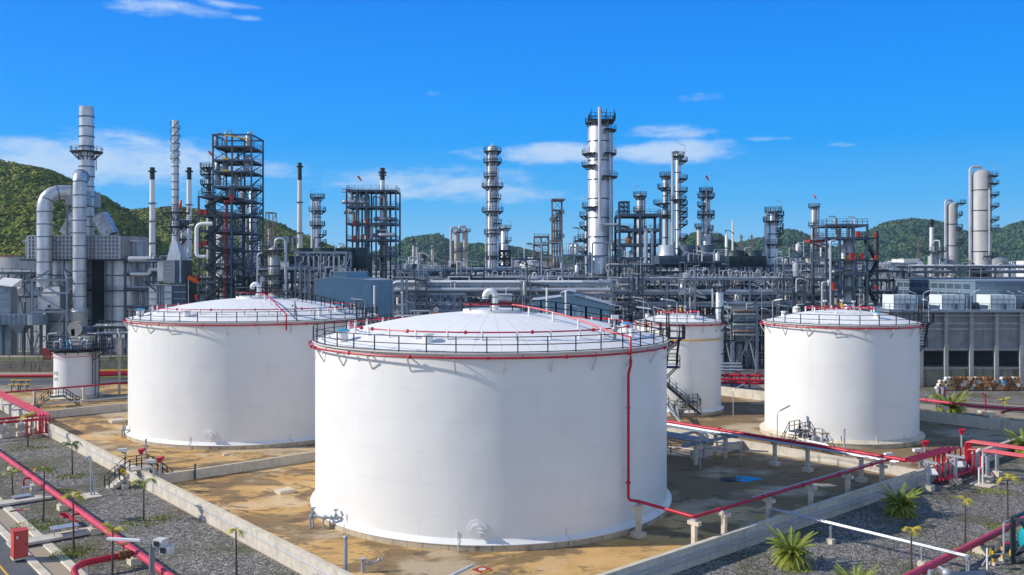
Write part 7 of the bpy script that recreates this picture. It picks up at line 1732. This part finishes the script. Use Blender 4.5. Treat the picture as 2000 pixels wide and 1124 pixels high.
# ================================================================== the far plant, the town and the hills
def far_col(label, px, Y, w, ytop, mat, group=None, side=None):
    x, r, zt = XX(px,Y), w/2/F*Y, ZZ(ytop,Y); m = MB(); prof = [(r,0)]
    for k in range(1,6): z = zt*k/6; prof += [(r,z-.2),(r+.2,z-.18),(r+.2,z+.18),(r,z+.2)]
    prof += [(r,zt-r*.5),(r*.6,zt),(0,zt+.1)]
    m.lathe((x,Y,0), prof, 16); th = single(m, 'process_column', label, 'column', MAT[mat], (x,Y,0), group)
    for f in (.97,.75,.5):
        m = MB(); z = zt*f; m.lathe((x,Y,0), [(r,z-.3),(r+1.4,z-.3),(r+1.4,z),(r,z)], 12); m.ringrail((x,Y,0), r+1.3, z, 1.3, 10, 0, 360, .16, seg=1); m.build('platform', MAT['steel'], th)
    if side:
        m = MB(); m.tube([(x,Y,zt),(x,Y,zt+1.2),(x+side*(r+1.6),Y,zt+1.2),(x+side*(r+1.6),Y,1)], .6, 8, bend=1.2); m.build('pipe', MAT['pipe'], th)
    return th
far_col('left of the two far buff columns before the central hill', 892, 430, 10, 449, 'beige', side=-1); far_col('right of the two far buff columns, with hooked pipe', 908.5, 430, 11, 447, 'beige', side=-1)
far_col('far slim grey column with windsock left of the buff pair', 815, 460, 6, 474, 'silverdark'); far_col('far short column with dome head near the central hill', 845, 470, 6, 479, 'beige')
stack('far thin white chimney with dark tip below the hill top', 807.5, 470, 5, 4, 466, 14, 'stack'); stack('far stubby chimney with tall black upper half', 827.5, 430, 6.5, 5.5, 494, 22, 'white')
th = frame('far brown lattice tower with wide flat top, right of the centre column', 1079, 1098, 380, 6, [391,410,430,450,470,490], 1, 1, 'rustframe', .4, rails=False, name='lattice_tower')[0]
m = MB(); m.box(XX(1077,380),XX(1103,380),378,388,ZZ(391,380),ZZ(388.5,380)); m.build('top_plate', MAT['rustframe'], th)
for i in range(3): far_col('slim grey column inside the far brown lattice tower', 1082+i*6, 383, 4.5, 425-i*8, 'silverdark', 'columns in the far brown lattice tower')
th = frame('far low rusty frame cluster left of the brown lattice tower', 1044, 1072, 400, 10, [462,478,492,505], 2, 1, 'rustframe', .4, rails=True, name='lattice_tower')[0]
th = frame('far brown lattice structure at the hill foot, left', 519, 533, 420, 6, [415,438,460,480], 1, 1, 'rustframe', .35, rails=False, name='lattice_tower')[0]
far_col('far slim column behind the hooked pipe, left', 526, 425, 5, 437, 'beige'); far_col('far pale block column left of the stained chimney', 509, 360, 9, 470, 'silver')
th = frame('far dark pointed lattice derrick before the central hill', 864, 870, 470, 3, [500,512], 1, 1, 'rustframe', .5, rails=False, name='lattice_tower')[0]
for px, Y, w, y0, mt, lb in ((938,300,32,533,'white','far white tank left of the centre column'),(1040,340,48,511,'white','far white tank with sloped roof, right of the centre column'),(1265,360,20,520,'silver','far small silver tank behind the portal structure'),(1978,330,22,517,'silver','far grey-white tank at the right edge behind the louvred house'),(1958,380,40,505,'silverdark','far dark grey tank behind the small one at the right edge'),(690,520,26,511,'white','far white tank behind the square exchanger tower'),(745,560,40,519,'white','far long white tank right of the exchanger tower')):
    x, r, zt = XX(px,Y), w/2/F*Y, ZZ(y0,Y); m = MB(); m.lathe((x,Y+r,0), [(r,0),(r,zt),(0,zt+r*.16)], 36); th = single(m, 'storage_tank', lb, 'tank', MAT[mt], (x,Y+r,0))
    m = MB(); m.ringrail((x,Y+r,0), r, zt, 1.1, 20, 0, 360, .12, seg=1); m.build('railing', MAT['steel'], th)
def building(label, px, Y, w, ytop, dep, mat='white', roof='steel2', group=None, pitched=False, win=True):
    x, hw, zt = XX(px,Y), w/2/F*Y, max(2.5, ZZ(ytop,Y)); th = thing('industrial_building', label, 'building', (x,Y,0), group)
    m = MB(); m.box(x-hw,x+hw,Y,Y+dep,-.2,zt); m.build('wall', MAT[mat], th, smooth=False)
    m = MB()
    if pitched: m.v = [(x-hw-.3,Y-.3,zt),(x+hw+.3,Y-.3,zt),(x+hw+.3,Y+dep+.3,zt),(x-hw-.3,Y+dep+.3,zt),(x-hw-.3,Y+dep/2,zt+dep*.16),(x+hw+.3,Y+dep/2,zt+dep*.16)]; m.f = [(0,1,5,4),(2,3,4,5),(0,4,3),(1,2,5),(3,2,1,0)]
    else: m.box(x-hw-.3,x+hw+.3,Y-.3,Y+dep+.3,zt+.003,zt+.5)
    m.build('roof', MAT[roof], th, smooth=False)
    if win:
        k = max(2, min(9, int(hw*2/4)))
        for i in range(k):
            m = MB(); a = x-hw+(i+.3)*2*hw/k; m.box(a,a+.4*2*hw/k,Y-.08,Y-.01,zt*.5,zt*.75); m.build('window', MAT['glass'], th, smooth=False)
    return th
rd = random.Random(3)
for px, Y, w, y, mt, rf in ((720,520,52,521,'white','white'),(790,540,70,523,'white','steel2'),(850,500,44,520,'offwhite','white'),(905,470,60,524,'beige','white'),(960,430,40,527,'white','silver'),(1010,560,50,516,'offwhite','silver'),(1120,520,60,519,'beige','steel2'),(1700,420,60,512,'silverdark','steel2'),(1765,400,50,515,'concgrey','steel2'),(1780,520,30,507,'white','white'),(660,600,60,516,'offwhite','silver'),(560,560,40,512,'white','steel2')):
    building('far industrial building with flat roof at the plant edge', px, Y, w, y, 16, mt, rf, 'far industrial buildings')
for i in range(72):
    px = rd.choice([rd.uniform(1430,1620), rd.uniform(1690,1850), rd.uniform(1930,2080), rd.uniform(700,1130)]); Y = rd.uniform(700,1150)
    building('small white town house far behind the plant, below the hills', px, Y, rd.uniform(8,20), 530-8*F/Y-rd.uniform(0,8), rd.uniform(8,14), rd.choice(['white','white','offwhite','beige']), rd.choice(['white','rustframe','steel2','silver']), 'far town houses', rd.random() < .6, win=False)
far_rack = [rack('far pipe rack before the town, left of the centre column', 700, 1130, 330, 12, [528,536], 14, 'steel2', 6, 40, 71, 5, .5, False), rack('far pipe rack before the town, right half', 1200, 1760, 330, 12, [526,535], 14, 'steel', 6, 40, 72, 5, .5, False), rack('far pipe rack behind the far right columns', 1740, 2080, 290, 12, [522,532,545], 12, 'steel', 6, 40, 73, 5, .5, False)]
for px in (1448,1468,1710,1795,1848):
    Y = 1250; x, zt = XX(px,Y), ZZ(458 if px < 1600 else 468,Y); m = MB(); b = 4.2
    for a, c in ((-1,-1),(1,-1),(1,1),(-1,1)): m.bar((x+a*b,Y+c*b,0),(x+a*.7,Y+c*.7,zt),.55)
    for k in range(7):
        z0_, z1_ = zt*k/7, zt*(k+1)/7; w0, w1 = b+(.7-b)*k/7, b+(.7-b)*(k+1)/7
        m.bar((x-w0,Y-w0,z0_),(x+w1,Y-w1,z1_),.35); m.bar((x+w0,Y-w0,z0_),(x-w1,Y-w1,z1_),.35)
    for z in (.72,.84,.95): m.bar((x-6*(1.2-z)-3,Y,zt*z),(x+6*(1.2-z)+3,Y,zt*z),.6)
    single(m, 'transmission_pylon', 'thin lattice power pylon standing before the right hills', 'pylon', MAT['rustframe'], (x,Y,0), 'power pylons before the right hills')
p = (XX(1431,900),900,0); m = MB(); m.tube([p,(p[0],p[1],ZZ(430,900))], [1.3,.9], 8); single(m, 'radio_mast', 'thin pale mast standing before the right hills', 'mast', MAT['stack'], p)
# ---- hills
from mathutils import noise as mn
def hill(ridge, Y, back, front, seed, mat, crown, count, ng=(150,34), skew=0):
    """ridge: silhouette points (px, py); the hill rises to it at distance Y and slopes down before and behind"""
    rd = random.Random(seed); x0, x1 = XX(ridge[0][0],Y), XX(ridge[-1][0],Y)
    def H(x):
        px = 1000+x/Y*F
        if px <= ridge[0][0]: return max(0, ZZ(ridge[0][1],Y))
        for a, b in zip(ridge, ridge[1:]):
            if px <= b[0]:
                t = (px-a[0])/(b[0]-a[0]); t = t*t*(3-2*t)*.35+t*.65
                return max(0, ZZ(a[1]+(b[1]-a[1])*t, Y))
        return max(0, ZZ(ridge[-1][1],Y))
    def Z(x, y):
        xr = x*Y/y; h = H(xr)-crown*.6
        t = (Y-y)/front if y < Y else (y-Y)/back
        if t >= 1: return -2
        s = (.5+.5*cos(pi*t))*.55+(1-t)*.45
        n_ = mn.fractal(Vector((x/130+seed, y/130, 0)), .9, 2.2, 5)*.16*min(1,t*3)
        return max(-2, h*(s*(1+n_))-.5)
    m = MB(); nx, ny = ng
    for j in range(ny+1):
        y = Y-front+(front+back)*j/ny
        for i in range(nx+1):
            x = (x0+(x1-x0)*i/nx)*y/Y; m.v.append((x, y, Z(x,y)))
    for j in range(ny):
        for i in range(nx): a = j*(nx+1)+i; m.f.append((a,a+1,a+nx+2,a+nx+1))
    struct(m, 'hill', mat, smooth=True)
    g = MB()
    for k in range(count):
        y = Y-front*(1-rd.random()**.62*1.06); x = rd.uniform(x0,x1)*y/Y; z = Z(x,y)
        if z < .5: continue
        r = crown*rd.uniform(.5,1.15); c = (x,y,z+r*.35)
        # a crown is a ragged shell of leaf clumps
        nq = 60 if crown < 8.5 else 26
        for q in range(nq):
            u, a = rd.uniform(-.25,1), rd.uniform(0,2*pi); s = sqrt(max(0,1-u*u)); rr = r*rd.uniform(.72,1.08)
            p = (c[0]+rr*s*cos(a), c[1]+rr*s*sin(a), c[2]+rr*u*.8); nrm_ = nrm((s*cos(a)+rd.uniform(-.5,.5), s*sin(a)+rd.uniform(-.5,.5), u+rd.uniform(-.3,.6)))
            t1 = nrm(cross(nrm_, (rd.uniform(-1,1),rd.uniform(-1,1),rd.uniform(-1,1)))); t2 = cross(nrm_, t1); w = r*(rd.uniform(.13,.27) if crown < 8.5 else rd.uniform(.2,.36))
            o = len(g.v); g.v += [vadd(p, vadd(vmul(t1,w*rd.uniform(.7,1.2)), vmul(t2,.2*w))), vadd(p, vmul(t2,w)), vadd(p, vadd(vmul(t1,-w), vmul(t2,-.15*w))), vadd(p, vmul(t2,-w*rd.uniform(.6,1.1)))]; g.f.append((o,o+1,o+2,o+3))
    struct(g, 'forest', mat, 'stuff')
hill([(-260,300),(-120,305),(0,321),(40,327),(90,337),(150,366),(190,386),(240,414),(268,436),(300,470),(330,505)], 780, 260, 330, 3, MAT['forest'], 6.5, 6500)
hill([(150,470),(220,424),(255,415),(300,411),(345,409),(390,415),(440,420),(500,432),(540,441),(580,458),(620,475),(660,492),(700,507)], 1150, 300, 380, 5, MAT['forest'], 7.5, 5200)
hill([(690,506),(740,494),(772,484),(800,466),(835,462),(858,460),(880,474),(915,480),(950,478),(985,482),(1015,487),(1045,496),(1090,505),(1160,500),(1230,508)], 2300, 500, 700, 7, MAT['farforest'], 11, 5200)
hill([(1290,500),(1330,472),(1360,457),(1400,460),(1425,474),(1450,498)], 1500, 300, 300, 9, MAT['farforest'], 8, 1500)
hill([(1400,500),(1440,476),(1475,470),(1510,460),(1542,450),(1566,457),(1595,475),(1630,486),(1660,480),(1690,456),(1735,436),(1780,430),(1820,434),(1850,439),(1890,456),(1915,468),(1945,452),(1985,438),(2020,430),(2080,425),(2150,440)], 2400, 500, 800, 11, MAT['farforest'], 11, 8200, (220,34))
# ---- the air
m = MB(); m.box(-2600, 2600, -160, 3300, -4, 420); hz_ = m.build('haze', MAT['white'], None, smooth=False); hz_['kind'] = 'stuff'
hm = D.materials.new('haze_air'); hm.use_nodes = True; nt = hm.node_tree; nt.nodes.remove(nt.nodes['Principled BSDF'])
pv = nt.nodes.new('ShaderNodeVolumePrincipled'); pv.inputs['Color'].default_value = (.50,.78,1,1); pv.inputs['Density'].default_value = HAZE; pv.inputs['Anisotropy'].default_value = .2
nt.links.new(pv.outputs[0], nt.nodes['Material Output'].inputs['Volume'])
hz_.data.materials.clear(); hz_.data.materials.append(hm)
